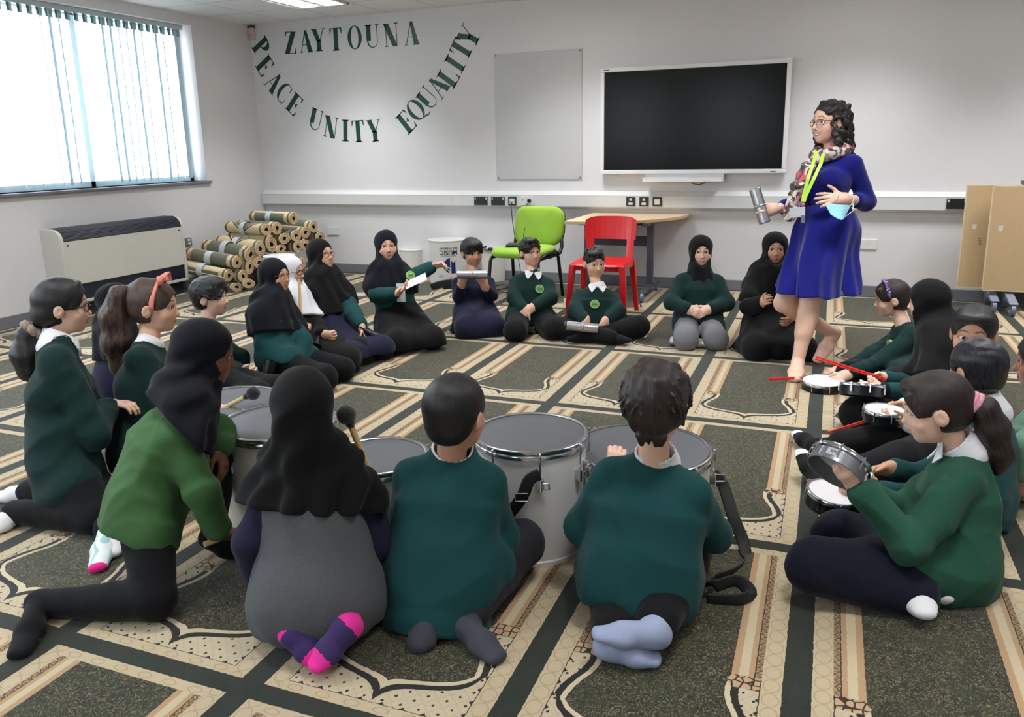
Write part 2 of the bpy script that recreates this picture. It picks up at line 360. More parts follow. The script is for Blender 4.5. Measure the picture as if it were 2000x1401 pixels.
# ------------------------------------------------------------------ on the walls
def ring(cx, cy, ax, ay, bx, by, t0, t1, ox=0, oy=0, n=28):
    out = []; T = [math.radians(t0 + (t1 - t0) * i / n) for i in range(n + 1)]
    for a, b in zip(T, T[1:]):
        out.append([(cx + ax * math.cos(a), cy + ay * math.sin(a)), (cx + ax * math.cos(b), cy + ay * math.sin(b)), (cx + ox + bx * math.cos(b), cy + oy + by * math.sin(b)), (cx + ox + bx * math.cos(a), cy + oy + by * math.sin(a))])
    return out
def R4(x0, y0, x1, y1): return [(x0, y0), (x1, y0), (x1, y1), (x0, y1)]
def stem(x, w=.115, top=1, bot=1, s=.085, y0=-.5, y1=.5):
    o = [R4(x - w, y0, x + w, y1)]
    if top: o += [R4(x - w - s, y1 - .025, x + w + s, y1), [(x - w - s, y1 - .025), (x - w, y1 - .06), (x + w, y1 - .06), (x + w + s, y1 - .025)]]
    if bot: o += [R4(x - w - s, y0, x + w + s, y0 + .025), [(x + w + s, y0 + .025), (x + w, y0 + .06), (x - w, y0 + .06), (x - w - s, y0 + .025)]]
    return o
def para(x0, x1, y1, X0, X1, y0): return [(X0, y0), (X1, y0), (x1, y1), (x0, y1)]
def tick(x, y, sy, L=.2, w=.028, t=.1): return [(x, y), (x, y + sy * L), (x - w, y + sy * L * .95), (x - t, y)]
GL = {
 'I': stem(0),
 'T': stem(0, .115, 0) + [R4(-.33, .46, .33, .5), tick(.33, .5, -1, .26), [(-x, y) for x, y in tick(.33, .5, -1, .26)]],
 'L': stem(-.14) + [R4(-.2, -.5, .3, -.465), tick(.3, -.5, 1, .26)],
 'E': stem(-.15) + [R4(-.2, -.5, .3, -.465), tick(.3, -.5, 1, .24), R4(-.2, .465, .27, .5), tick(.27, .5, -1, .22), R4(-.1, -.01, .12, .02), [(.14, .13), (.14, -.12), (.115, -.1), (.03, 0), (.115, .11)]],
 'Z': [R4(-.3, .465, .3, .5), R4(-.3, -.5, .32, -.465), para(.05, .32, .5, -.34, -.07, -.5), [(-.3, .5), (-.3, .26), (-.272, .27), (-.2, .47)], tick(.32, -.5, 1, .26)],
 'N': stem(-.27, .018, 1, 1, .08) + stem(.27, .018, 1, 0, .08) + [para(-.40, -.13, .5, .04, .289, -.5)],
 'A': [para(-.035, .01, .5, -.3, -.262, -.5), para(-.07, .07, .5, .11, .38, -.5), R4(-.21, -.17, .16, -.14), R4(-.37, -.5, -.18, -.475), R4(.07, -.5, .42, -.475)],
 'Y': [para(-.37, -.12, .5, -.115, .115, -.08), para(.27, .31, .5, .03, .07, -.06), R4(-.42, .475, -.07, .5), R4(.17, .475, .4, .5)] + stem(0, .115, 0, 1, .07, -.5, 0),
 'U': stem(-.215, .115, 1, 0, .06, -.2) + stem(.24, .018, 1, 0, .08, -.2) + ring(-.02, -.2, .28, .3, .235, .262, 180, 360, .022, .0),
 'O': ring(0, 0, .38, .52, .2, .492, 0, 360),
 'Q': ring(0, 0, .38, .52, .2, .492, 0, 360) + [[(-.05, -.5), (.1, -.56), (.3, -.64), (.44, -.6), (.46, -.56), (.34, -.58), (.2, -.52), (.05, -.46)]],
 'C': ring(.03, 0, .38, .52, .2, .492, 62, 300) + [[(.2, .44), (.25, .48), (.25, .2), (.225, .2)], [(.2, -.45), (.24, -.5), (.26, -.22), (.235, -.22)]],
 'P': stem(-.15) + ring(-.09, .23, .42, .27, .2, .235, -90, 90),
}
def lettering():
    mt = M('letter_vinyl', (18, 70, 54), .3, var=.12, vs=9, spec=.5)
    words = {'ZAYTOUNA': ([(.524, 2.486), (.721, 2.487), (.89, 2.491), (1.106, 2.484), (1.337, 2.487), (1.554, 2.486), (1.775, 2.485), (2.008, 2.485)], [-3, -1, 0, 0, 0, 0, 1, 0], 'dark green vinyl word ZAYTOUNA, straight line above the arched words'),
      'PEACE': ([(.136, 2.465), (.163, 2.27), (.262, 2.09), (.388, 1.97), (.515, 1.845)], [-58, -57, -52, -46, -42], 'dark green vinyl word PEACE sloping down beside the room corner'),
      'UNITY': ([(.785, 1.672), (.968, 1.59), (1.149, 1.549), (1.309, 1.538), (1.513, 1.54)], [-20, -13, -4, 1, 4], 'green vinyl word UNITY at the bottom of the wall lettering arc'),
      'EQUALITY': ([(1.904, 1.621), (2.02, 1.735), (2.165, 1.85), (2.285, 1.955), (2.409, 2.045), (2.485, 2.165), (2.56, 2.3), (2.646, 2.415)], [40, 45, 50, 52, 55, 57, 59, 60], 'dark green vinyl word EQUALITY climbing towards the grey board')}
    for w, (P, A, lab) in words.items():
        t = thing('wall_lettering', (P[0][0], 0, P[0][1]), lab, 'lettering', 'words of the wall lettering')
        for ch, (x, z), a in zip(w, P, A):
            b = MB(); a = math.radians(a); c, s = math.cos(a), math.sin(a); h = .226
            for k, poly in enumerate(GL[ch]):
                b.prism(poly, lambda px, py, pz: (x + h * (px * c - py * s), -.0002 - pz, z + h * (px * s + py * c)), .0016)
            b.build('letter_' + ch.lower(), mt, t)
lettering()
def wall_items():
    # big dark screen in a white frame
    t = thing('interactive_screen', (4.85, -.02, 1.08), 'large dark interactive screen in a white frame on the back wall', 'screen')
    x0, x1, z0, z1, y = 4.012, 5.688, 1.074, 2.034, -.085
    fm = M('screen_frame', (232, 232, 234), .35, var=.008)
    b = MB(); w = .038
    b.box2((x0, y, z1 - w), (x1, -.02, z1)); b.box2((x0, y, z0), (x1, -.02, z0 + w)); b.box2((x0, y, z0 + w), (x0 + w, -.02, z1 - w)); b.box2((x1 - w, y, z0 + w), (x1, -.02, z1 - w))
    b.build('frame', fm, t, bevel=.006)
    sm, nt, bb = newmat('screen_glass'); bb.inputs['Roughness'].default_value = .2; bb.inputs['Specular IOR Level'].default_value = .16
    n = noise(nt, 300, 1); nt.links.new(mix(E(n.outputs[0]), lin((14, 16, 17)), lin((20, 22, 23)), nt), bb.inputs['Base Color'])
    MB().box2((x0 + w, y + .008, z0 + w), (x1 - w, -.03, z1 - w)).build('screen_panel', sm, t)
    MB().box2((x1 - .13, y - .001, z0 + .012), (x1 - .085, y, z0 + .02)).build('badge', M('dark_grey', (70, 70, 74), .5), t)
    MB().box2((x0 + .03, y - .001, z1 - .024), (x0 + .085, y, z1 - .015)).build('badge', M('dark_grey', (70, 70, 74), .5), t)
    b = MB(); b.box2((4.44, -.17, 1.005), (5.16, -.03, 1.02)); b.box2((4.44, -.17, 1.02), (5.16, -.155, 1.045)); b.box2((4.44, -.05, 1.02), (5.16, -.03, 1.073)); b.build('pen_tray', fm, t, bevel=.004)
    MB().tube([(4.86, -.04, 1.01), (4.88, -.05, .985), (4.93, -.05, .973), (4.98, -.05, .985), (5.0, -.04, 1.01)], .004).build('cable', black_plastic, t, smooth=True)
    t = thing('grey_board', (3.36, 0, 1.03), 'tall plain light grey board beside the dark screen', 'board')
    MB().box2((2.918, -.012, 1.027), (3.812, 0, 2.229)).build('panel', M('board_grey', (198, 198, 200), .45, var=.02, vs=2), t, bevel=.002)
    b = MB()
    for x in (2.935, 3.795):
        for z in (1.042, 2.214): b.cyl((x, -.016, z), (x, -.01, z), .009)
    b.build('screw', M('screw_grey', (110, 110, 112), .4, .5), t)
    # dado trunking
    t = thing('dado_trunking', (3, 0, .74), 'long pale grey plastic cable trunking along the back wall', 'trunking')
    prof = [(0, .912), (-.022, .912), (-.058, .878), (-.062, .872), (-.062, .765), (-.058, .758), (-.022, .74), (0, .74)]
    b = MB(); b.loft([[(x, yy, z) for yy, z in prof] for x in (.012, XR - .01)]); b.build('casing', trunk_mat, t)
    b = MB()
    for z in (.8715, .7655): b.box2((.012, -.0632, z - .0012), (XR - .01, -.061, z + .0012))
    for x in (2.42,): b.box2((x - .0012, -.0632, .765), (x + .0012, -.06, .872))
    b.build('seam', M('seam_grey', (170, 170, 172), .6), t)
    def socket(x, z, w, col, lab, dbl=1, kind='twin', y=-.062, h=.086, ax=None):
        t = thing('socket_plate', (x, y, z), lab, 'socket'); fc = M('socket_' + col, (34, 35, 38) if col == 'black' else (228, 228, 226), .35)
        P = lambda a, bz, th: (x + a, y - th, z + bz)
        bx = lambda m, a0, z0, a1, z1, t0, t1, nm: MB().box2(P(a0, z0, t1), P(a1, z1, t0)).build(nm, m, t, bevel=.0015)
        bx(fc, -w / 2, -h / 2, w / 2, h / 2, 0, .011, 'plate')
        wh = M('socket_white', (228, 228, 226), .35); dk = black_plastic
        if kind == 'twin':
            for a in (-w / 2 + .014, w / 2 - .014): bx(wh, a - .006, .012, a + .006, .034, .011, .014, 'switch')
            bx(dk, -w * .3, -.026, w * .3, .02, .011, .0125, 'socket_face')
        elif kind == 'single': bx(wh, -.012, .008, .012, .032, .011, .014, 'switch'); bx(wh, -.02, -.03, .02, -.008, .011, .013, 'socket_face')
        elif kind == 'data': bx(wh, -.026, -.026, .026, .026, .011, .013, 'insert'); bx(dk, -.018, -.018, -.004, -.004, .013, .0145, 'port'); bx(dk, .004, -.018, .018, -.004, .013, .0145, 'port')
        elif kind == 'blank': bx(wh, -.026, -.026, .026, .026, .011, .014, 'insert')
        elif kind == 'white': bx(dk, -.055, .0, -.045, .02, .011, .0125, 'switch')
    socket(2.757, .815, .147, 'black', 'black double socket on the trunking, nearest the wall lettering')
    socket(2.945, .815, .147, 'black', 'black double socket between another double socket and the square data socket')
    socket(3.102, .815, .086, 'black', 'square black data socket on the trunking with two ports', kind='data')
    socket(3.262, .818, .147, 'white', 'white double socket on the trunking with a plug in it', kind='white')
    socket(4.310, .818, .086, 'black', 'square black socket on the trunking, first of three under the screen', kind='single')
    socket(4.436, .818, .086, 'black', 'square black socket, middle of three on the trunking under the screen', kind='single')
    socket(4.562, .818, .086, 'black', 'square black switch with pale centre, last of three under the screen', kind='blank')
    socket(7.03, .82, .147, 'black', 'black double socket on the trunking beside the folded tables')
    socket(6.391, .463, .147, 'white', 'white blank plate low on the wall behind the standing woman', y=0, kind='')
    socket(.906, .463, .147, 'white', 'white blank plate low on the wall beside the rolled mats', y=0, kind='')
    t = thing('plug_cable', (3.28, -.08, .8), 'black plug and thin cable hanging from the white socket', 'cable')
    MB().sphere((3.29, -.09, .822), (.02, .022, .02)).build('plug', black_plastic, t, smooth=True)
    MB().tube([(3.29, -.1, .81), (3.25, -.13, .75), (3.24, -.12, .66), (3.3, -.1, .5), (3.36, -.08, .3)], .004).build('cord', black_plastic, t, smooth=True)
    tag(MB().tube([(3.1, -.075, .8), (3.1, -.1, .76), (3.115, -.1, .6), (3.15, -.08, .3), (3.2, -.08, .012), (3.4, -.3, .008)], .004).build('data_cable', black_plastic, smooth=True), 'thin black cable dropping from the square data socket', 'cable')
    t = thing('motion_sensor', (.04, 0, 2.6), 'small cream motion sensor high in the room corner', 'sensor')
    MB().box2((.006, -.05, 2.545), (.078, 0, 2.668)).build('housing', M('sensor_cream', (205, 192, 186), .5), t, bevel=.012)
    MB().sphere((.042, -.05, 2.585), (.02, .012, .025)).build('lens', M('sensor_lens', (190, 170, 165), .3), t, smooth=True)
    MB().box2((.008, -.048, 2.668), (.076, 0, 2.69)).build('bracket', M('dark_grey', (70, 70, 74), .5), t)
    tag(MB().cyl((7.38, -.008, 2.26), (7.38, 0, 2.26), .012).build('wall_screw', M('dark_grey', (70, 70, 74), .5)), 'small dark screw alone high on the back wall', 'screw')
    # fan convector heater
    t = thing('convector_heater', (.12, -2.2, 0), 'cream convector heater with black grilles under the window', 'heater')
    hm = M('heater_cream', (206, 205, 198), .45, var=.015); hb = M('heater_grille', (24, 30, 48), .4, var=.1)
    y0, y1 = -2.875, -1.525
    arc = [(0, .125), (.23, .125), (.23, .66)] + [(.23 - .10 * (1 - math.cos(a)), .66 + .095 * math.sin(a)) for a in np.linspace(.2, PI / 2, 6)] + [(0, .758)]
    for ya, yb in ((y0, y0 + .03), (y1 - .03, y1)):
        MB().loft([[(x, yy, z) for x, z in arc] for yy in (ya, yb)]).build('end_panel', hm, t, bevel=.004)
    MB().box2((.02, y0 + .03, .285), (.228, y1 - .03, .655)).build('front_panel', hm, t, bevel=.003)
    b = MB(); curve = arc[2:-1]
    for (xa, za), (xb, zb) in zip(curve, curve[1:]):
        for k in (.25, .75): x, z = xa + (xb - xa) * k, za + (zb - za) * k; b.cyl((x - .006, y0 + .03, z - .004), (x - .006, y1 - .03, z - .004), .0085, n=6)
    for x in np.arange(.02, .13, .016): b.cyl((x, y0 + .03, .75), (x, y1 - .03, .75), .006, n=6)
    b.box2((.01, y0 + .03, .64), (.2, y1 - .03, .728)); b.build('top_grille', hb, t)
    MB().box2((.01, y0 + .03, .15), (.215, y1 - .03, .287)).build('lower_grille', hb, t)
    MB().box2((.0, y0 + .03, .125), (.228, y1 - .03, .15)).build('bottom_rail', hm, t, bevel=.002)
    MB().box2((.01, y0 + .05, 0), (.19, y1 - .05, .125)).build('plinth', M('plinth_dark', (30, 32, 38), .6), t)
    b = MB()
    for yy in (y0 + .06, y1 - .06): b.cyl((.228, yy, .62), (.232, yy, .62), .009)
    b.build('screw', M('dark_grey', (70, 70, 74), .5), t)
    t = thing('heater_switch', (0, -1.266, .463), 'small grey switch box on the wall between heater and rolled mats', 'switch')
    MB().box2((0, -1.31, .42), (.03, -1.225, .506)).build('box', M('switch_grey', (120, 122, 126), .4), t, bevel=.004)
    for zz in (.44, .475): MB().box2((.03, -1.285, zz), (.036, -1.25, zz + .02)).build('rocker', white_plastic, t)
wall_items()
# ------------------------------------------------------------------ furniture
chrome = M('chrome', (205, 208, 214), .18, 1.0, var=.02)
def rot_z(a): c, s = math.cos(a), math.sin(a); return np.array([[c, -s, 0], [s, c, 0], [0, 0, 1.0]])
def local(org, ang):
    R = rot_z(ang); o = np.array(org, float)
    return lambda x, y, z: o + R @ np.array([x, y, z], float)
def blob(nx, ny, w, h, t, rad, bend, T, name, mat, parent, front=True):
    """a padded panel: rounded outline w x h in local (a, b), thickness t, bent by bend(a, b)"""
    b = MB(); rings = []
    def outline(s):
        P = []
        for cx, cy, a0 in ((w/2-rad, h/2-rad, 0), (-w/2+rad, h/2-rad, 90), (-w/2+rad, -h/2+rad, 180), (w/2-rad, -h/2+rad, 270)):
            for k in range(7):
                a = math.radians(a0 + k * 15); P.append(((cx + rad * math.cos(a)) * s, (cy + rad * math.sin(a)) * s))
        return P
    for s, z in ((.02, t/2), (.5, t/2), (.8, t*.48), (.93, t*.4), (.985, t*.22), (1, 0), (.985, -t*.22), (.93, -t*.4), (.8, -t*.48), (.02, -t/2)):
        rings.append([T(x, y, z + bend(x, y)) for x, y in outline(s)])
    b.loft(rings); return b.build(name, mat, parent, smooth=True)
def green_chair():
    F = local((3.56, -.92, 0), -.1); t = thing('visitor_chair', (3.56, -.92, 0), 'lime green padded chair with black frame beside the table', 'chair')
    gm = M('lime_fabric', (142, 184, 50), .8, var=.04, vs=40, bump=.2, bs=500, sheen=.2); bm = M('chair_black', (20, 21, 23), .45)
    blob(0, 0, .50, .47, .075, .12, lambda a, b: -.02 * (b < 0) * (b / .235) ** 2, lambda a, b, c: F(a, b - .02, .445 + c), 'seat', gm, t)
    blob(0, 0, .48, .44, .02, .12, lambda a, b: 0, lambda a, b, c: F(a, b - .02, .405 + c), 'seat_shell', bm, t)
    blob(0, 0, .50, .36, .06, .11, lambda a, b: -.05 * (a / .25) ** 2, lambda a, b, c: F(a, .255 - c + (b) * .16, .635 + b * .98), 'backrest', gm, t)
    blob(0, 0, .49, .35, .02, .11, lambda a, b: -.05 * (a / .25) ** 2, lambda a, b, c: F(a, .288 - c + (b) * .16, .635 + b * .98), 'back_shell', bm, t)
    for s in (-1, 1):
        MB().tube([F(s*.25, -.26, .0), F(s*.235, -.22, .36), F(s*.235, -.2, .39), F(s*.235, 0, .395)], .0125, flat=(.016, .011, (0, 1, 0))).build('leg', bm, t, smooth=True)
        MB().tube([F(s*.25, .26, .0), F(s*.235, .2, .36), F(s*.235, .18, .39), F(s*.235, 0, .395)], .0125, flat=(.016, .011, (0, 1, 0))).build('leg', bm, t, smooth=True)
        MB().tube([F(s*.235, .0, .39), F(s*.24, .22, .40), F(s*.24, .265, .45), F(s*.22, .3, .64)], .013, flat=(.018, .01, (0, 1, 0))).build('back_bracket', bm, t, smooth=True)
        MB().tube([F(s*.235, -.2, .388), F(s*.262, -.08, .43), F(s*.262, .1, .432), F(s*.24, .2, .40)], .01).build('linking_bar', bm, t, smooth=True)
    MB().tube([F(-.24, .1, .385), F(.24, .1, .385)], .011).build('crossbar', bm, t, smooth=True)
    k = thing('graphics_tablet', F(-.05, .0, .485), 'flat black tablet lying on the lime green seat', 'tablet')
    R = rot_z(.25)
    MB().box(F(-.03, .0, .492), (.27, .2, .012), R).build('body', bm, k, bevel=.004)
    MB().box(F(-.03, .0, .4985), (.23, .16, .002), R).build('face', M('tablet_face', (46, 60, 40), .3), k)
    MB().tube([F(-.05, .08, .5), F(-.09, .15, .55), F(-.1, .2, .62)], .003).build('cable', bm, k)
green_chair()
def red_chair():
    F = local((4.40, -1.34, 0), .02); t = thing('school_chair', (4.40, -1.34, 0), 'bright red plastic school chair with a slot in its back', 'chair')
    rm = M('red_plastic', (214, 12, 28), .35, var=.03, vs=5, coat=.2)
    blob(0, 0, .44, .42, .03, .07, lambda a, b: -.012 * math.cos(a * 6) - .015 * (b / .21) ** 2 * (b < 0), lambda a, b, c: F(a, b - .02, .44 + c), 'seat', rm, t)
    # back: one shell with the slot left open
    b = MB()
    def P(a, z, k): return F(a, .17 + (z - .44) * .22 + .045 * (1 - (a / .21) ** 2) + k, z)
    def sheet(a0, a1, z0, z1, rt=0):
        n, m = 10, 6; fr = []; bk = []
        for i in range(m + 1):
            z = z0 + (z1 - z0) * i / m
            for k, L in ((0, fr), (.02, bk)): L.append([P(a0 + (a1 - a0) * j / n, z - rt * (abs((j / n - .5) * 2) ** 6) * (i == m) * .03, k) for j in range(n + 1)])
        for L, fl in ((fr, 1), (bk, 0)):
            for i in range(m):
                for j in range(n):
                    q = [L[i][j], L[i][j+1], L[i+1][j+1], L[i+1][j]]; b.add(q if fl else q[::-1], [(0, 1, 2, 3)])
        edge = fr[0] + [r[-1] for r in fr[1:]] + fr[-1][::-1][1:] + [r[0] for r in fr[::-1][1:-1]]; edge2 = bk[0] + [r[-1] for r in bk[1:]] + bk[-1][::-1][1:] + [r[0] for r in bk[::-1][1:-1]]
        k = len(edge)
        for i in range(k): b.add([edge[i], edge2[i], edge2[(i+1) % k], edge[(i+1) % k]], [(0, 1, 2, 3)])
    sheet(-.215, .215, .585, .77, 1); sheet(-.2, -.14, .43, .62); sheet(.14, .2, .43, .62)
    b.build('backrest', rm, t, smooth=.6)
    for sx in (-1, 1):
        for sy, name in ((-1, 'leg'), (1, 'leg')):
            top = F(sx * .2, sy * .17 - .02, .43); bot = F(sx * .235, sy * .225 - .02, 0)
            q = MB(); rr = []
            for p, wx, wy in ((bot, .036, .03), (top, .05, .062)):
                rr.append([p + rot_z(.02) @ np.array([ax * wx / 2, ay * wy / 2, 0]) for ax, ay in ((-1, -1), (1, -1), (1, 1), (-1, 1))])
            q.loft(rr); q.build(name, rm, t, bevel=.008)
    q = MB()
    for sx in (-1, 1): q.box(F(sx * .2, -.02, .405), (.035, .38, .05), rot_z(.02))
    for sy in (-1, 1): q.box(F(0, sy * .17 - .02, .405), (.4, .03, .05), rot_z(.02))
    q.build('seat_rim', rm, t, bevel=.008)
red_chair()
wood = None
def wood_material(name, c1, c2, stretch):
    m, nt, b = newmat(name); n = noise(nt, 6, 4, .6, stretch=stretch, dist=.4)
    nt.links.new(mix(E(n.outputs[0]), lin(c1), lin(c2), nt), b.inputs['Base Color']); b.inputs['Roughness'].default_value = .45
    return m
def wall_table():
    wm_ = wood_material('beech_top', (206, 176, 138), (222, 196, 160), (1, 12, 12)); gm = M('table_grey', (92, 96, 108), .4, .3)
    t = thing('wall_table', (4.35, -.5, 0), 'pale wooden table with a rounded end standing against the wall', 'table')
    z = .708; pts = [(3.93, -.02), (3.93, -.925)] + [(3.95 + .905 * math.sin(q), -.02 - .905 * math.cos(q) ** .9) for q in np.linspace(.02, PI / 2 - .001, 18)] + [(4.855, -.02)]
    MB().prism(pts, lambda x, y, k: (x, y, z - .028 + k), .026).build('tabletop', wm_, t, bevel=.003)
    for x in (4.02, 4.6):
        l = MB(); l.box((x, -.5, .39), (.06, .05, .56)); l.box((x, -.45, .665), (.05, .5, .03)); l.build('leg', gm, t, bevel=.005)
        f = MB(); f.loft([[(x - .03, yy, .12 - abs(yy + .5) * .1), (x + .03, yy, .12 - abs(yy + .5) * .1), (x + .03, yy, .085 - abs(yy + .5) * .02), (x - .03, yy, .085 - abs(yy + .5) * .02)] for yy in np.linspace(-.8, -.2, 7)]); f.build('foot', gm, t)
        for yy in (-.8, -.2):
            c = MB().cyl((x - .012, yy, .04), (x + .012, yy, .04), .04).build('castor', M('castor_grey', (110, 124, 150), .4), t, smooth=.6)
    b = MB(); b.box((4.31, -.5, .50), (.56, .02, .09)); b.box((4.31, -.5, .655), (.56, .03, .03)); b.build('crossbar', M('table_bar', (60, 64, 74), .4, .3), t, bevel=.003)
wall_table()
def folded_tables():
    wm_ = wood_material('maple_board', (196, 168, 128), (206, 180, 140), (14, 14, 1.2)); em = M('edge_band', (224, 208, 178), .5); gm = M('table_frame_grey', (140, 152, 170), .4, .3)
    def flip(x0, x1, y, lab, castx, tilt=.05, mark=0):
        t = thing('folding_table', ((x0 + x1) / 2, y, 0), lab, 'table', 'folded tables at the wall')
        z0, z1 = .158, .98; T = lambda a, b, c: (a, y - tilt * (b - z0) * -1 - c, b)
        MB().prism([(x0 + .006, z0 + .006), (x1, z0 + .006), (x1, z1 - .006), (x0 + .006, z1 - .006)], T, .024).build('tabletop', wm_, t)
        e = MB(); e.prism([(x0, z0), (x0 + .006, z0), (x0 + .006, z1), (x0, z1)], T, .0245); e.prism([(x0, z1 - .006), (x1, z1 - .006), (x1, z1), (x0, z1)], T, .0245); e.prism([(x0, z0), (x1, z0), (x1, z0 + .006), (x0, z0 + .006)], T, .0245)
        e.build('edge_strip', em, t)
        k = MB(); k.prism([(x0 + .065, .63), (x0 + .095, .63), (x0 + .1, .672), (x0 + .07, .672)], lambda a, b, c: T(a, b, c + .024), .001); k.build('label', M('paper_white', (222, 222, 226), .6), t)
        if mark:
            k = MB()
            for i, (h, dx) in enumerate(((.016, .001), (.014, .003), (.013, .006), (.015, .009))): 
                zz = .555 - i * .016; k.prism([(x0 + .12 + dx, zz), (x0 + .14 + dx, zz + .003), (x0 + .14 + dx, zz + .006), (x0 + .12 + dx, zz + .003)], lambda a, b, c: T(a, b, c + .024), .001); k.prism([(x0 + .12 + dx, zz), (x0 + .124 + dx, zz), (x0 + .124 + dx, zz + .01), (x0 + .12 + dx, zz + .01)], lambda a, b, c: T(a, b, c + .024), .001)
            k.build('pencil_mark', M('ink_dark', (50, 40, 34), .7), t)
        for cx in castx:
            yb = y + .09
            MB().box((cx, yb, .31), (.05, .045, .5)).build('leg', gm, t, bevel=.006)
            f = MB(); f.loft([[(cx - .03, yy, .16 - abs(yy - yb) * .18), (cx + .03, yy, .16 - abs(yy - yb) * .18), (cx + .03, yy, .09), (cx - .03, yy, .09)] for yy in (yb - .33, yb - .1, yb, yb + .06)]); f.build('foot', gm, t, bevel=.004)
            for yy in (yb - .3, yb + .04): MB().cyl((cx - .014, yy, .045), (cx + .014, yy, .045), .045).build('castor', M('castor_grey', (110, 124, 150), .4), t, smooth=.6)
    flip(7.07, 8.4, -.22, 'folded table with upright pale wooden top nearest the wall', (7.32, 8.1), .02, 1)
    flip(7.235, 8.5, -.33, 'folded table with upright pale wooden top in front of another folded one', (7.43, 8.2), .02)
    tag(MB().box((7.62, -.25, 1.0), (.36, .12, .03)).build('document_tray', M('tray_grey', (84, 86, 92), .5), bevel=.006), 'dark grey flat tray lying on top of the folded tables', 'tray')
folded_tables()
# ------------------------------------------------------------------ the pile of rolled mats
def mat_roll_materials():
    m, nt, b = newmat('rolled_mat'); tc = nt.nodes.new('ShaderNodeTexCoord'); sp = nt.nodes.new('ShaderNodeSeparateXYZ'); nt.links.new(tc.outputs['UV'], sp.inputs[0])
    oi = nt.nodes.new('ShaderNodeObjectInfo'); R = E(oi.outputs['Random'])
    u = E(sp.outputs[0]); v = (E(sp.outputs[1]) + R * 3).fr()            # u along the roll, v around it
    a = (u - .5).ab(); arch = (v - .25 - a * .9 - ((a * 9).fr() - .5) * .02).ab()
    n = noise(nt, 60, 3, .6); grn = mix(E(n.outputs[0]), lin((88, 92, 80)), lin((120, 122, 106)), nt); crm = mix(E(n.outputs[0]), lin((196, 174, 132)), lin((218, 200, 162)), nt)
    inner = (v - (.25 + a * .9)) ; c = mix(inner > 0, crm, grn, nt); c = mix(band(inner, -.06, -.02), c, lin((40, 40, 36)), nt)
    c = mix(a > .36, c, crm, nt); c = mix(band(a, .43, .475), c, lin((92, 92, 80)), nt)
    nt.links.new(c, b.inputs['Base Color']); b.inputs['Roughness'].default_value = .9
    return m
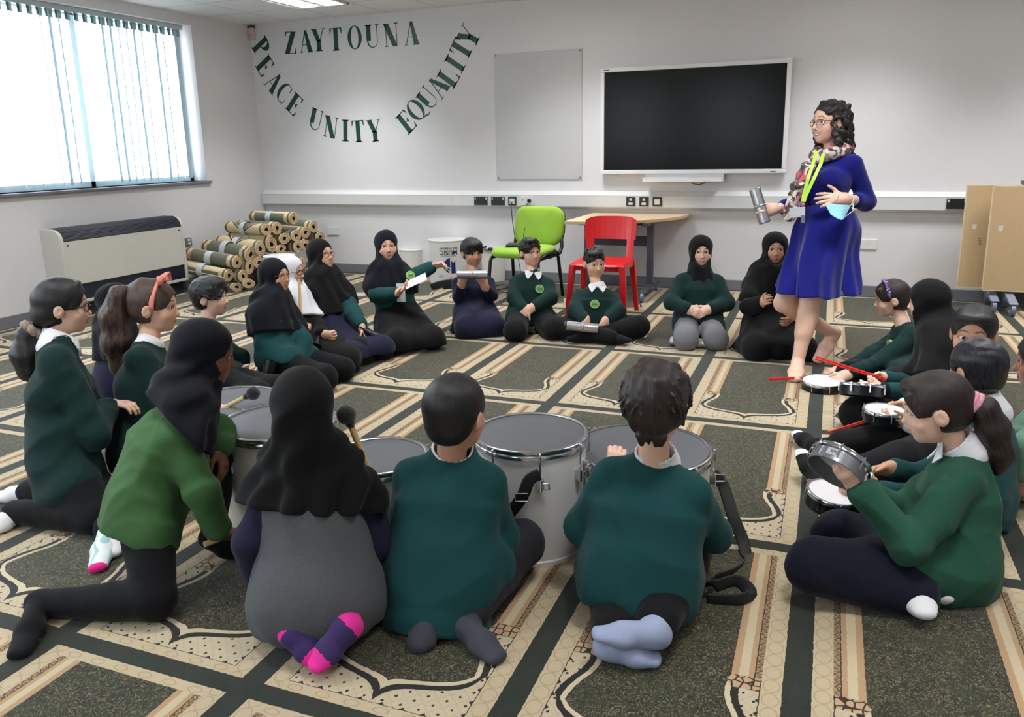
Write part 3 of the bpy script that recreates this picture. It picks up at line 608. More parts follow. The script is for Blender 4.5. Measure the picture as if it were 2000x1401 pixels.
def rolls():
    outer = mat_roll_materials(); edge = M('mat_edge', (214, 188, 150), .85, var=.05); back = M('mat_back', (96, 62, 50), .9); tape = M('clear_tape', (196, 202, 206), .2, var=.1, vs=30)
    ends = [((447, 538), 'lowest long rolled mat of the pile beside the heater, end facing the window side', 0, .08), ((464, 513), 'rolled mat with wide tape, second up beside the heater', 0, .07), ((490, 496), 'cream rolled mat third up from the heater side of the pile', 6, .05), ((509, 486), 'rolled mat with a dark taped middle, fourth up from the heater', 10, .03), ((531, 477), 'thick rolled mat in the middle of the pile under a sagging one', 12, .02), ((520, 449), 'dark striped rolled mat high on the pile, below the top mat', 14, .0), ((541, 445), 'short-looking rolled mat end tucked under the top mat', 14, 0), ((574, 427), 'topmost rolled mat of the pile showing a pointed arch', 10, 0), ((613, 443), 'highest rolled mat at the wall end of the pile', 14, 0), ((597, 455), 'rolled mat just below the highest one at the wall end', 14, 0), ((578, 461), 'rolled mat under the wall end of the top arched mat', 14, 0), ((556, 467), 'oval squashed rolled mat in the middle of the pile', 14, 0), ((626, 464), 'last rolled mat at the wall end of the pile, half hidden', 14, 0), ((583, 482), 'round rolled mat with a dark core behind the black headscarf', 14, 0), ((597, 478), 'rolled mat end peeping behind a round rolled mat near the wall', 14, 0), ((549, 486), 'flattened rolled mat end above the white bucket drum', 14, 0), ((476, 540), 'round rolled mat end low in the pile with a large spiral', 10, 0), ((488, 522), 'tall oval rolled mat end standing on edge in the pile', 10, 0), ((487, 554), 'flattened rolled mat in the bottom row, farther from the heater', 10, 0), ((462, 561), 'flattened rolled mat in the bottom row, nearer the heater', 8, 0), ((506, 512), 'dark rolled mat end half hidden by the white bucket drum', 12, 0), ((590, 503), 'lowest rolled mat end visible behind the two headscarves', 14, 0)] + [(q, 'rolled mat in the hidden lower rows of the pile behind the headscarves', 14, 0) for q in ((588, 500), (560, 507), (548, 520), (606, 510), (575, 520))]
    sq = {11: (.075, .06), 15: (.068, .05), 18: (.085, .05), 19: (.085, .046), 17: (.05, .085), 4: (.072, .092), 2: (.075, .09), 3: (.072, .085), 20: (.07, .06)}
    n0 = np.array([math.cos(math.radians(-20)), math.sin(math.radians(-20)), 0])
    for i, ((px, py), lab, ang, dz) in enumerate(ends):
        e = onplane(px, py, (.70, -1.38, 0), n0); e[2] = max(e[2], sq.get(i, (.067, .067))[1]) if i < 21 else (.2 if i in (22, 23) else .067); a = math.radians(ang); d = np.array([-math.cos(a), math.sin(a), dz / .66]); d /= np.linalg.norm(d)
        rx, rz = sq.get(i, (.067, .067)); L = .62 if e[0] > .68 else .6
        t = thing('rolled_mat', e + d * .3, lab, 'rolled mat', 'rolled prayer mats in the corner')
        side = np.cross([0, 0, 1], d); side /= np.linalg.norm(side); up = np.cross(d, side); rnd = random.Random(i); ph = rnd.uniform(0, 6.28); tilt = rnd.uniform(-.3, .3)
        ct, st = math.cos(tilt), math.sin(tilt)
        def P(th, r, s): x, y = rx * r * math.cos(th + ph), rz * r * math.sin(th + ph); return e + d * s + side * (x * ct - y * st) + up * (x * st + y * ct)
        turns, N = 3.1, 78; th = np.linspace(0, turns * 2 * PI, N); r = .36 + .64 * th / th[-1]; tk = .15
        me = MB(); F_, Bk = [], []
        rows = []
        for s, q in ((0, 0), (L, 0)):
            rows.append([P(t_, rr, s) for t_, rr in zip(th, r)]); rows.append([P(t_, rr - tk, s) for t_, rr in zip(th, r)])
        o0, i0, o1, i1 = rows; vs = o0 + i0 + o1 + i1; fs = []; mi = []
        for k in range(N - 1):
            a_, b_, c_, d_ = k, k + 1, N + k + 1, N + k
            fs.append((a_, b_, c_, d_)); mi.append(1)                          # near end, pile edge
            fs.append((2*N + k, 3*N + k, 3*N + k + 1, 2*N + k + 1)); mi.append(1)
            fs.append((k + 1, k, 2*N + k, 2*N + k + 1)); mi.append(0)          # outside
            fs.append((N + k, N + k + 1, 3*N + k + 1, 3*N + k)); mi.append(2)  # underside
        fs.append((0, N, 3*N, 2*N)); mi.append(1); fs.append((N-1, 2*N + N - 1, 4*N - 1, 2*N - 1)); mi.append(1)
        m = bpy.data.meshes.new('roll'); m.from_pydata([tuple(p) for p in vs], [], fs); m.materials.append(outer); m.materials.append(edge); m.materials.append(back); m.polygons.foreach_set('material_index', mi)
        uv = m.uv_layers.new(name='UVMap'); vi = np.zeros(len(m.loops), dtype=np.int32); m.loops.foreach_get('vertex_index', vi)
        uvs = np.stack([(vi >= 2*N) * 1.0, (th[vi % N] / (2 * PI)) % 50], 1).astype(np.float32); uv.data.foreach_set('uv', uvs.ravel())
        o = lk(bpy.data.objects.new('mat', m)); setparent(o, t)
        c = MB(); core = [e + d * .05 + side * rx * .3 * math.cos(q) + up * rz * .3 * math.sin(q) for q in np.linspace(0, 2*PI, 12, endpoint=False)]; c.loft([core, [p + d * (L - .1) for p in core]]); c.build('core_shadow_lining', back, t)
        if i in (0, 1, 2, 3, 4, 5, 7):
            k = MB(); rings = [[P(q, 1.02, s) for q in np.linspace(0, 2*PI, 30, endpoint=False)] for s in (L * .48, L * .6)]; q = [[e + d*s + side*(rx*1.03*math.cos(w)*ct - rz*1.03*math.sin(w)*st) + up*(rx*1.03*math.cos(w)*st + rz*1.03*math.sin(w)*ct) for w in np.linspace(0, 2*PI, 30, endpoint=False)] for s in (L*.46, L*.58)]
            k.loft(q, cap=False); k.build('tape', tape, t, smooth=True)
rolls()
# ------------------------------------------------------------------ drums
shell_w = M('drum_white', (226, 224, 222), .3, var=.015, vs=3, coat=.3); head_grey = M('drum_head', (92, 94, 100), .55, var=.04, vs=3, bump=.05, bs=300); strap_m = M('webbing_black', (22, 22, 25), .7, bump=.2, bs=400)
def solve_drum(pxL, pxR, pyT, pyB):
    pxC = (pxL + pxR) / 2; g = G(pxC, pyB); r = .19
    for _ in range(12):
        c = g + _fh * r; h = .4; lo, hi = .1, .8
        for _k in range(40):
            h = (lo + hi) / 2; p = c + np.array([0, 0, h]) - OC; py = PPY - FPX * np.dot(p, CU) / np.dot(p, CF)
            lo, hi = (h, hi) if py > pyT else (lo, h)
        r = (pxR - pxL) / 2 * depth(c + np.array([0, 0, h])) / FPX
    return c, r, h
def lug(t, c, r, h, a, chr_=None):
    chr_ = chr_ or chrome
    d = np.array([math.cos(a), math.sin(a), 0]); s = np.array([-d[1], d[0], 0]); z = np.array([0, 0, 1.0])
    q = thing_part('tension_rod', MB().tube([c + d * (r + .004) + z * (h + .004), c + d * (r + .016) + z * (h + .006), c + d * (r + .018) + z * (h - .004), c + d * (r + .013) + z * (h - .03), c + d * (r + .013) + z * (h - .085)], .0035), chr_, t)
    b = MB(); b.box(c + d * (r + .008) + z * (h - .1), (.02, .024, .032), rot_z(a)); b.cyl(c + d * (r + .016) + z * (h - .085) , c + d * (r + .016) + z * (h - .122), .006, n=8)
    b.tube([c + d * (r + .016) + s * .01 + z * (h - .095), c + d * (r + .022) + s * .026 + z * (h - .092), c + d * (r + .022) + s * .028 + z * (h - .112), c + d * (r + .018) + s * .012 + z * (h - .116)], .003)
    b.build('lug', chr_, t, smooth=.6)
def thing_part(name, mb, mat, parent): return mb.build(name, mat, parent, smooth=True)
DR = {}
def surdo(key, box, lab, a0, nl=8, head=None, grp='white surdo drums of the front row'):
    c, r, h = solve_drum(*box); DR[key] = (c, r, h)
    t = thing('surdo_drum', c, lab, 'drum', grp)
    MB().lathe([(r - .006, 0.0), (r + .003, 0), (r + .003, .014), (r - .001, .018), (r - .001, h - .012), (r - .006, h - .012)], c, n=64).build('shell', shell_w, t, smooth=.6)
    MB().lathe([(r - .006, h + .002), (r - .006, h + .008), (r + .003, h + .011), (r + .008, h + .008), (r + .009, h - .002), (r + .005, h - .006), (r + .008, h - .01), (r + .008, h - .02), (r + .001, h - .024), (r - .002, h - .01)], c, n=64, closed=True).build('hoop', chrome, t, smooth=.9)
    MB().lathe([(.001, h + .003), (r * .5, h + .0035), (r - .008, h + .004), (r - .003, h + .002), (r - .003, h - .01), (.001, h - .01)], c, n=64).build('drum_head', head or head_grey, t, smooth=.6)
    for k in range(nl): lug(t, c, r, h, a0 + 2 * PI * k / nl)
    return t
camdir = math.atan2(-_fh[1], -_fh[0])
surdo('A', (424, 640, 825, 1075), 'white surdo drum with blue-lit grey head behind the girl in a grey pinafore', camdir - .66, 8)
surdo('B', (345, 528, 785, 945), 'white surdo drum farthest back, a mallet resting over its grey head', camdir + .2, 8)
surdo('C', (640, 829, 893, 1122), 'white surdo drum between the grey pinafore girl and the short-haired boy', camdir + .5, 8)
surdo('D', (934, 1151, 847, 1108), 'white surdo drum fully in view between the two kneeling boys', camdir + .12, 8)
surdo('E', (1143, 1404, 877, 1105), 'white surdo drum in front of the kneeling boy with a white collar', camdir + .62, 8)
def strap(name, pts, lab, w=.02, buckle=None):
    t = thing(name, pts[-1], lab, 'strap'); 
    P = [np.array(p, float) for p in pts]; Q = []
    for i in range(len(P) - 1):
        p0, p1, p2, p3 = P[max(i-1, 0)], P[i], P[i+1], P[min(i+2, len(P)-1)]
        for k in range(6):
            s = k / 6; Q.append(.5 * ((2*p1) + (p2-p0)*s + (2*p0-5*p1+4*p2-p3)*s*s + (3*p1-p0-3*p2+p3)*s**3))
    Q.append(P[-1])
    MB().tube(Q, 1, n=8, flat=(w, .0022, tuple(_fh))).build('webbing', strap_m, t, smooth=True)
    if buckle is not None:
        b = MB(); c = np.array(buckle); b.tube([c + CR * x + CU * y for x, y in ((-w, -.012), (w, -.012), (w, .012), (-w, .012))], .003, closed=True); b.build('buckle', chrome, t)
    return t
def straps():
    c, r, h = DR['E']; d0 = depth(c)
    strap('drum_strap', [U(1392, 925, d0 - .02), U(1412, 948, d0 - .04), U(1432, 1010, d0 - .1), U(1452, 1060, d0 - .14), U(1455, 1100, d0 - .2), G(1425, 1122, .012), G(1390, 1135, .03), G(1395, 1145, .05), G(1440, 1135, .055), G(1466, 1160, .03), G(1440, 1172, .02), G(1380, 1172, .012)], 'black webbing strap hanging from a drum rim and looped on the carpet', .021, U(1404, 934, d0 - .05))
    c, r, h = DR['D']; d0 = depth(c) - r
    strap('drum_strap', [U(1054, 926, d0 - .11), U(1034, 938, d0 - .115), U(1024, 962, d0 - .105), U(1010, 985, d0 - .085), U(990, 1008, d0 - .06), U(975, 1020, d0 - .03)], 'black webbing strap with steel buckle clipped to the fully visible drum', .02, U(1019, 972, d0 - .108))
straps()
# spare drums standing upside down along the back wall
def text_mesh(s, size, T, name, mat, parent, th=.0006, bold=0):
    cu = bpy.data.curves.new(name, 'FONT'); cu.body = s; cu.size = size; cu.align_x = 'CENTER'; cu.offset = bold; cu.resolution_u = 3
    o = lk(bpy.data.objects.new(name, cu)); dg = bpy.context.evaluated_depsgraph_get(); me = bpy.data.meshes.new_from_object(o.evaluated_get(dg)); bpy.data.objects.remove(o); bpy.data.curves.remove(cu)
    for v in me.vertices: v.co = Vector(T(v.co.x, v.co.y))
    me.materials.clear(); me.materials.append(mat); ob = lk(bpy.data.objects.new(name, me)); setparent(ob, parent); return ob
def spare(box, lab, logo=0, rim=0, dx=0):
    c, r, h = solve_drum(*box); c = c + np.array([dx, 0, 0]); t = thing('spare_drum', c, lab, 'drum', 'spare drums by the back wall')
    MB().lathe([(r - .006, 0.0), (r, 0), (r, h - .008), (r + .004, h - .006), (r + .005, h), (r - .006, h + .001)], c, n=56).build('shell', shell_w, t, smooth=.6)
    MB().lathe([(.001, h - .012), (r - .004, h - .012), (r - .004, h - .015), (.001, h - .015)], c, n=48).build('drum_head', M('head_white', (206, 208, 210), .5), t)
    if rim:
        MB().lathe([(r - .012, h + .004), (r - .012, h + .018), (r + .012, h + .018), (r + .014, h - .002), (r + .006, h - .012), (r + .002, h - .002)], c, n=56, closed=True).build('hoop', chrome, t, smooth=.9)
        for k in range(8): b = MB(); a = k * PI / 4 + .2; d = np.array([math.cos(a), math.sin(a), 0]); b.box(c + d * (r + .012) + np.array([0, 0, h + .014]), (.02, .03, .022), rot_z(a)); b.box(c + d * (r - .014) + np.array([0, 0, h + .014]), (.02, .04, .022), rot_z(a)); b.build('clamp', black_plastic, t)
    if logo:
        b = math.atan2(OC[1] - c[1], OC[0] - c[0]) + .02; ink = M('logo_navy', (28, 38, 110), .4); dk = M('logo_black', (24, 24, 30), .4)
        # lettering is upside down because the drum stands on its head
        T = lambda x, y, k=.0012: c + np.array([(r + k) * math.cos(b - x / r), (r + k) * math.sin(b - x / r), h * .5 + y])
        Z = h / .45
        text_mesh('PARTNERSHIP', .031 * Z, lambda x, y: T(x, .138 * Z - y + .022), 'lettering', dk, t, bold=.0003); text_mesh('MUSIC', .066 * Z, lambda x, y: T(x, .128 * Z - y), 'lettering', dk, t, bold=.0012); text_mesh('Derby & Derbyshire', .0205 * Z, lambda x, y: T(x, .07 * Z - y + .005), 'lettering', dk, t)
        def poly(P, m, name):
            q = MB(); ring = [T(x, y) for x, y in P]; q.add(ring, [tuple(range(len(P)))]); q.build(name, m, t)
        def strip(x0, x1, f0, f1, m):
            q = MB(); n = 8
            for i in range(n):
                xa = x0 + (x1 - x0) * i / n; xb = x0 + (x1 - x0) * (i + 1) / n; q.add([T(-xa, f0(xa)), T(-xb, f0(xb)), T(-xb, f1(xb)), T(-xa, f1(xa))], [(0, 1, 2, 3)])
            q.build('logo', m, t)
        strip(.022, .066, lambda x: -.115 * Z, lambda x: (.028 - .028 * math.sin((x - .022) / .044 * PI)) * Z, ink)
        strip(-.05, .012, lambda x: (-.055 + .04 * ((.012 - x) / .062)) * Z, lambda x: (.05 - .05 * ((.012 - x) / .062) ** 2) * Z, ink)
        strip(-.055, .0, lambda x: (-.115 + 1.1 * (0 - x) * .9) * Z, lambda x: (-.095 + 1.1 * (0 - x) * .9) * Z, dk); strip(-.05, .01, lambda x: (-.085 + .9 * (.01 - x) * .7) * Z, lambda x: (-.07 + .9 * (.01 - x) * .7) * Z, ink)
        text_mesh('Q3', .034, lambda x, y: T(-.022 + x, -.19 * Z - y + .03), 'ink_mark', dk, t); text_mesh('Q4', .034, lambda x, y: T(.085 + x, -.165 * Z - y + .03), 'ink_mark', dk, t)
    return c, r, h
bc = spare((836, 913, 467, 555), 'tall white drum standing upside down with navy logo and lettering', 1)
spare((779, 832, 486, 541), 'small plain white drum at the wall beside the drum with lettering', 0, 0)
spare((940, 987, 486, 551), 'white drum with chrome hoop and black clamps left of the green chair'.replace('left of', 'beside'), 0, 1)
spare((514, 574, 499, 592), 'plain white drum in front of the pile of rolled mats', 0, 0)
c, r, h = bc; 
strap('drum_strap', [G(842, 562, .02), G(858, 556, .05), G(880, 553, .06), G(900, 557, .05), G(922, 562, .02), G(900, 562, .012), G(865, 562, .015)], 'black strap heaped on the carpet in front of the lettered drum', .035)
tag(MB().tube([G(955, 560, .006), G(985, 556, .006), G(1010, 566, .006), G(985, 572, .006), G(965, 568, .006), G(990, 562, .008), G(1030, 560, .006)], .005).build('floor_cable', black_plastic, smooth=True), 'loose black cable coiled on the carpet under the green chair', 'cable')
# ------------------------------------------------------------------ small instruments
silver = M('shaker_silver', (196, 198, 204), .3, .9, var=.03, vs=20)
def shaker(p0, p1, lab, r=.033, cap=0):
    p0 = np.array(p0, float); p1 = np.array(p1, float); d = (p1 - p0); L = np.linalg.norm(d); d /= L
    t = thing('tube_shaker', (p0 + p1) / 2, lab, 'shaker', 'silver tube shakers')
    m = .5 * L
    for a, b_ in ((0, m - .004), (m + .004, L)):
        MB().lathe([(.001, a), (r - .004, a), (r, a + .004), (r, b_ - .004), (r - .004, b_), (.001, b_)], p0, d, n=32).build('tube', silver, t, smooth=.6)
    MB().lathe([(r - .002, m - .006), (r + .004, m - .003), (r + .004, m + .003), (r - .002, m + .006)], p0, d, n=32).build('joint_ring', silver, t, smooth=True)
    if cap: MB().lathe([(.001, -.02), (r - .006, -.02), (r - .003, -.01), (r - .003, 0), (.001, 0)], p0, d, n=24).build('rubber_cap', black_plastic, t, smooth=True)
    return t
shaker(G(988, 640, .034), G(1046, 644, .034), 'silver tube shaker on the carpet in front of the boy by the green chair')
shaker(G(1309, 666, .034), G(1382, 671, .034), 'silver tube shaker on the carpet in front of the girl in grey trousers')
shaker(G(1486, 671, .034), G(1499, 688, .034), 'silver tube shaker pointing at the viewer on the carpet near the woman in blue')
wood_stick = M('stick_wood', (214, 184, 132), .5, var=.05, vs=12, stretch=(1, 1, 1)); felt = M('felt_black', (22, 23, 27), .95, bump=.6, bs=200, sheen=.5)
def mallet(ph, pt, lab, rh=.034, rs=.0095):
    ph = np.array(ph, float); pt = np.array(pt, float); d = (pt - ph) / np.linalg.norm(pt - ph)
    t = thing('drum_mallet', pt, lab, 'mallet', 'black headed drum mallets')
    MB().cyl(ph + d * rh * .6, pt, rs, n=14).build('handle', wood_stick, t, smooth=.6)
    b = MB(); rings = []
    n, m = 22, 14; rnd = random.Random(int(abs(ph[0]) * 1000)); x, y, z = axis_frame(d)
    for i in range(1, m):
        th = PI * i / m; rings.append([ph + rh * (1 + rnd.uniform(-.03, .03)) * (math.sin(th) * (math.cos(q) * x + math.sin(q) * y) - math.cos(th) * z) for q in np.linspace(0, 2*PI, n, endpoint=False)])
    b.loft(rings); b.cyl(ph + d * rh * .8, ph + d * rh * 1.5, rh * .55, rh * .32, 14); b.build('felt_head', felt, t, smooth=True)
    return t
tambor_black = M('tambor_black', (26, 28, 34), .25, .3, var=.05); skin_white = M('tambor_skin', (222, 220, 224), .45); tambor_grey = M('tambor_grey', (120, 124, 130), .35, .5)
def tamborim(c, nrm, r, lab, shell=None, hgt=.05, sticker=None, lugs=8):
    c = np.array(c, float); x, y, d = axis_frame(nrm); t = thing('hand_drum', c, lab, 'hand drum', 'small hand drums'); sh = shell or tambor_black
    MB().lathe([(r, -hgt), (r, -.004), (r - .004, -.004), (r - .004, -hgt)], c, d, n=48, closed=True).build('shell', sh, t, smooth=.6)
    MB().lathe([(r - .004, .003), (r + .003, .004), (r + .006, 0), (r + .006, -.010), (r + .001, -.012), (r - .001, -.004)], c, d, n=48, closed=True).build('hoop', chrome, t, smooth=.9)
    MB().lathe([(.001, .001), (r - .002, .0015), (r - .002, -.003), (.001, -.003)], c, d, n=40).build('drum_head', skin_white, t, smooth=.6)
    for k in range(lugs):
        a = 2 * PI * k / lugs + .3; q = math.cos(a) * x + math.sin(a) * y
        MB().cyl(c + q * (r + .008) + d * .006, c + q * (r + .008) - d * hgt * .7, .0028, n=6).build('tension_bolt', chrome, t)
    if sticker is not None:
        s = np.array(sticker, float) - c; s -= d * np.dot(s, d); a = math.atan2(np.dot(s, y), np.dot(s, x))
        def T(u, v, k=.0008): q = a + u / r; return c + (math.cos(q) * x + math.sin(q) * y) * (r + k) - d * (hgt * .52) + d * v
        q = MB(); w, hh = .024, .0115
        for i in range(6): u0 = -w + 2*w*i/6; u1 = -w + 2*w*(i+1)/6; q.add([T(u0, -hh), T(u1, -hh), T(u1, hh), T(u0, hh)], [(0, 1, 2, 3)])
        q.build('sticker', M('sticker_grey', (176, 178, 180), .5), t); text_mesh('LPCI', .012, lambda u, v: T(u, v - .003, .0014), 'sticker_lettering', black_plastic, t, bold=.0003)
    return t
red_m = M('red_sticks', (216, 40, 34), .4, var=.05)
def sticks(a, b, lab, gap=.012, n=2, r=.0045):
    a = np.array(a, float); b = np.array(b, float); t = thing('red_beater', b, lab, 'drumstick', 'red nylon beaters')
    s = np.cross(b - a, CF); s /= np.linalg.norm(s)
    for k in range(n): o = s * gap * (k - (n - 1) / 2); MB().cyl(a + o * 1.0, b + o * .6, r, n=8).build('rod', red_m, t, smooth=.6)
    return t
def cone_bell(tip, mouth, r, lab, r0=.012):
    tip = np.array(tip, float); mouth = np.array(mouth, float); d = mouth - tip; L = np.linalg.norm(d); t = thing('cone_bell', tip, lab, 'bell', 'black cone bells')
    MB().lathe([(r0 * .3, 0), (r0, .004), (r0 * 1.2, .02), (r, L), (r + .003, L + .001), (r - .004, L - .004), (r0 * .8, .03), (.002, .028)], tip, d, n=28).build('cone', M('bell_black', (26, 27, 30), .35, .4), t, smooth=.7)
    MB().cyl(tip - d / L * .03, tip + d / L * .006, .006, n=8).build('stem', M('bell_black', (26, 27, 30), .35, .4), t)
    return t
tag(MB().cyl(G(672, 690, .01), G(721, 696, .008), .009, .007, 12).build('wooden_beater', wood_stick, smooth=.6), 'wooden stick lying alone on the carpet by the black bells', 'drumstick')
# ------------------------------------------------------------------ smooth solids: distance fields turned into one mesh each
f32 = np.float32
def A3(*p): return np.array(p, float)
def unit(v): v = np.array(v, float); return v / (np.linalg.norm(v) + 1e-12)
def cone(a, b, ra, rb=None):
    rb = ra if rb is None else rb; a = np.array(a, float); b = np.array(b, float); ab = b - a; L2 = max(float(ab @ ab), 1e-9); R = max(ra, rb)
    def fn(X, Y, Z):
        px, py, pz = X - a[0], Y - a[1], Z - a[2]; t = np.clip((px * ab[0] + py * ab[1] + pz * ab[2]) / L2, 0, 1)
        return np.sqrt((px - t * ab[0]) ** 2 + (py - t * ab[1]) ** 2 + (pz - t * ab[2]) ** 2) - (ra + t * (rb - ra))
    return fn, np.minimum(a, b) - R, np.maximum(a, b) + R
def econe(a, b, ra, rb, u, q):            # like cone, but q times wider along u
    a = np.array(a, float); b = np.array(b, float); u = unit(u); ab = b - a; k = 1 - 1 / q
    ab2 = ab - k * (ab @ u) * u; L2 = max(float(ab2 @ ab2), 1e-9); R = max(ra, rb) * max(q, 1)
    def fn(X, Y, Z):
        px, py, pz = X - a[0], Y - a[1], Z - a[2]; w = (px * u[0] + py * u[1] + pz * u[2]) * k
        px = px - w * u[0]; py = py - w * u[1]; pz = pz - w * u[2]; t = np.clip((px * ab2[0] + py * ab2[1] + pz * ab2[2]) / L2, 0, 1)
        return np.sqrt((px - t * ab2[0]) ** 2 + (py - t * ab2[1]) ** 2 + (pz - t * ab2[2]) ** 2) - (ra + t * (rb - ra))
    return fn, np.minimum(a, b) - R, np.maximum(a, b) + R
def ell(c, r, R=None):
    c = np.array(c, float); r = np.array(r, float); R = np.eye(3) if R is None else np.array(R, float); m = r.max()
    def fn(X, Y, Z):
        px, py, pz = X - c[0], Y - c[1], Z - c[2]; q = [(px * R[i][0] + py * R[i][1] + pz * R[i][2]) for i in range(3)]
        k0 = np.sqrt(sum((q[i] / r[i]) ** 2 for i in range(3))); k1 = np.sqrt(sum((q[i] / r[i] ** 2) ** 2 for i in range(3))) + 1e-9
        return k0 * (k0 - 1) / k1
    e = np.sqrt((R.T ** 2) @ (r ** 2)); return fn, c - e, c + e
def box_(c, half, R=None, rad=.005):
    c = np.array(c, float); h = np.array(half, float) - rad; R = np.eye(3) if R is None else np.array(R, float); e = np.abs(R.T) @ np.array(half, float)
    def fn(X, Y, Z):
        px, py, pz = X - c[0], Y - c[1], Z - c[2]; q = [np.abs(px * R[i][0] + py * R[i][1] + pz * R[i][2]) - h[i] for i in range(3)]
        return np.sqrt(np.maximum(q[0], 0) ** 2 + np.maximum(q[1], 0) ** 2 + np.maximum(q[2], 0) ** 2) + np.minimum(np.maximum(q[0], np.maximum(q[1], q[2])), 0) - rad
    return fn, c - e, c + e
def plane_(c, n):
    c = np.array(c, float); n = unit(n); big = np.array([1e3] * 3)
    return (lambda X, Y, Z: (X - c[0]) * n[0] + (Y - c[1]) * n[1] + (Z - c[2]) * n[2]), -big, big
def waves(seed, scale, n=4, stretch=None):
    r = np.random.RandomState(seed); W = r.normal(size=(n, 3)); W /= np.linalg.norm(W, axis=1)[:, None]; W *= scale * r.uniform(.6, 1.5, size=(n, 1))
    if stretch is not None: W = W @ np.array(stretch, float)
    ph = r.uniform(0, 6.28, n)
    return lambda P: sum(np.sin(P @ W[i] + ph[i]) for i in range(n)) / n
def folds(seed, scale, amp, stretch=None):      # soft cloth creases: warped sines with sharper valleys
    w = waves(seed, scale * .5, 3, stretch); v = waves(seed + 50, scale, 3, stretch)
    def fn(P, V=None):
        k = v(P + .012 * w(P)[:, None] * 3); return amp * (np.abs(k) ** .8 * 1.6 - .55) + amp * .8 * w(P)
    return fn
class Solid:
    def __init__(s): s.ops = []
    def u(s, p, k=.012): s.ops.append(('u', p, k)); return s
    def s(s, p, k=.006): s.ops.append(('s', p, k)); return s
    def i(s, p, k=.004): s.ops.append(('i', p, k)); return s
    def d(s, fn, w=.03): s.ops.append(('d', fn, w)); return s
    def build(s, name, mat, parent, res=.008, zones=(), color=None, smooth_it=1):
        lo = np.min([p[1] for o, p, k in s.ops if o == 'u'], axis=0) - .02; hi = np.max([p[2] for o, p, k in s.ops if o == 'u'], axis=0) + .02
        ax = []
        for a in range(3):
            pts = [lo[a]]; 
            while pts[-1] < hi[a]:
                x = pts[-1]; h = res
                for zl, zh, zr in zones:
                    if zl[a] - res < x < zh[a]: h = min(h, zr)
                pts.append(x + h)
            ax.append(np.array(pts, f32))
        X, Y, Z = ax[0][:, None, None], ax[1][None, :, None], ax[2][None, None, :]
        V = np.full((len(ax[0]), len(ax[1]), len(ax[2])), .5, f32)
        for o, prm, k in s.ops:
            if o == 'd':
                m = np.abs(V) < k; ii = np.nonzero(m); P = np.stack([ax[a][ii[a]] for a in range(3)], 1).astype(float); V[m] += prm(P).astype(f32); continue
            fn, l, h = prm; m = k + .02
            if o == 'i': sl = tuple(slice(None) for _ in range(3))
            else:
                sl = []
                for a in range(3): i0 = max(0, int(np.searchsorted(ax[a], l[a] - m)) - 1); i1 = min(len(ax[a]), int(np.searchsorted(ax[a], h[a] + m)) + 1); sl.append(slice(i0, i1))
                sl = tuple(sl)
            if any(q.start is not None and q.stop <= q.start for q in sl): continue
            d = fn(X[sl[0]], Y[:, sl[1]], Z[:, :, sl[2]]).astype(f32); v = V[sl]
            if o == 'u': t = np.clip(.5 + .5 * (v - d) / k, 0, 1); V[sl] = v + (d - v) * t - k * t * (1 - t)
            else:
                e = -d if o == 's' else d; t = np.clip(.5 - .5 * (v - e) / k, 0, 1); V[sl] = v + (e - v) * t + k * t * (1 - t)
        vs, fs = nets(V, ax)
        if len(vs) == 0: print('EMPTY', name); return None
        me = bpy.data.meshes.new(name); n = len(vs); q = len(fs)
        me.vertices.add(n); me.loops.add(q * 4); me.polygons.add(q)
        me.vertices.foreach_set('co', vs.astype(f32).ravel()); me.loops.foreach_set('vertex_index', fs.astype(np.int32).ravel())
        me.polygons.foreach_set('loop_start', np.arange(0, q * 4, 4, dtype=np.int32)); me.polygons.foreach_set('loop_total', np.full(q, 4, np.int32))
        me.update(calc_edges=True); me.shade_smooth(); me.materials.append(mat)
        if color is not None:
            c = color(vs); at = me.color_attributes.new('Col', 'FLOAT_COLOR', 'POINT'); at.data.foreach_set('color', np.concatenate([c, np.ones((n, 1))], 1).astype(f32).ravel())
        o = lk(bpy.data.objects.new(name, me)); setparent(o, parent); return o
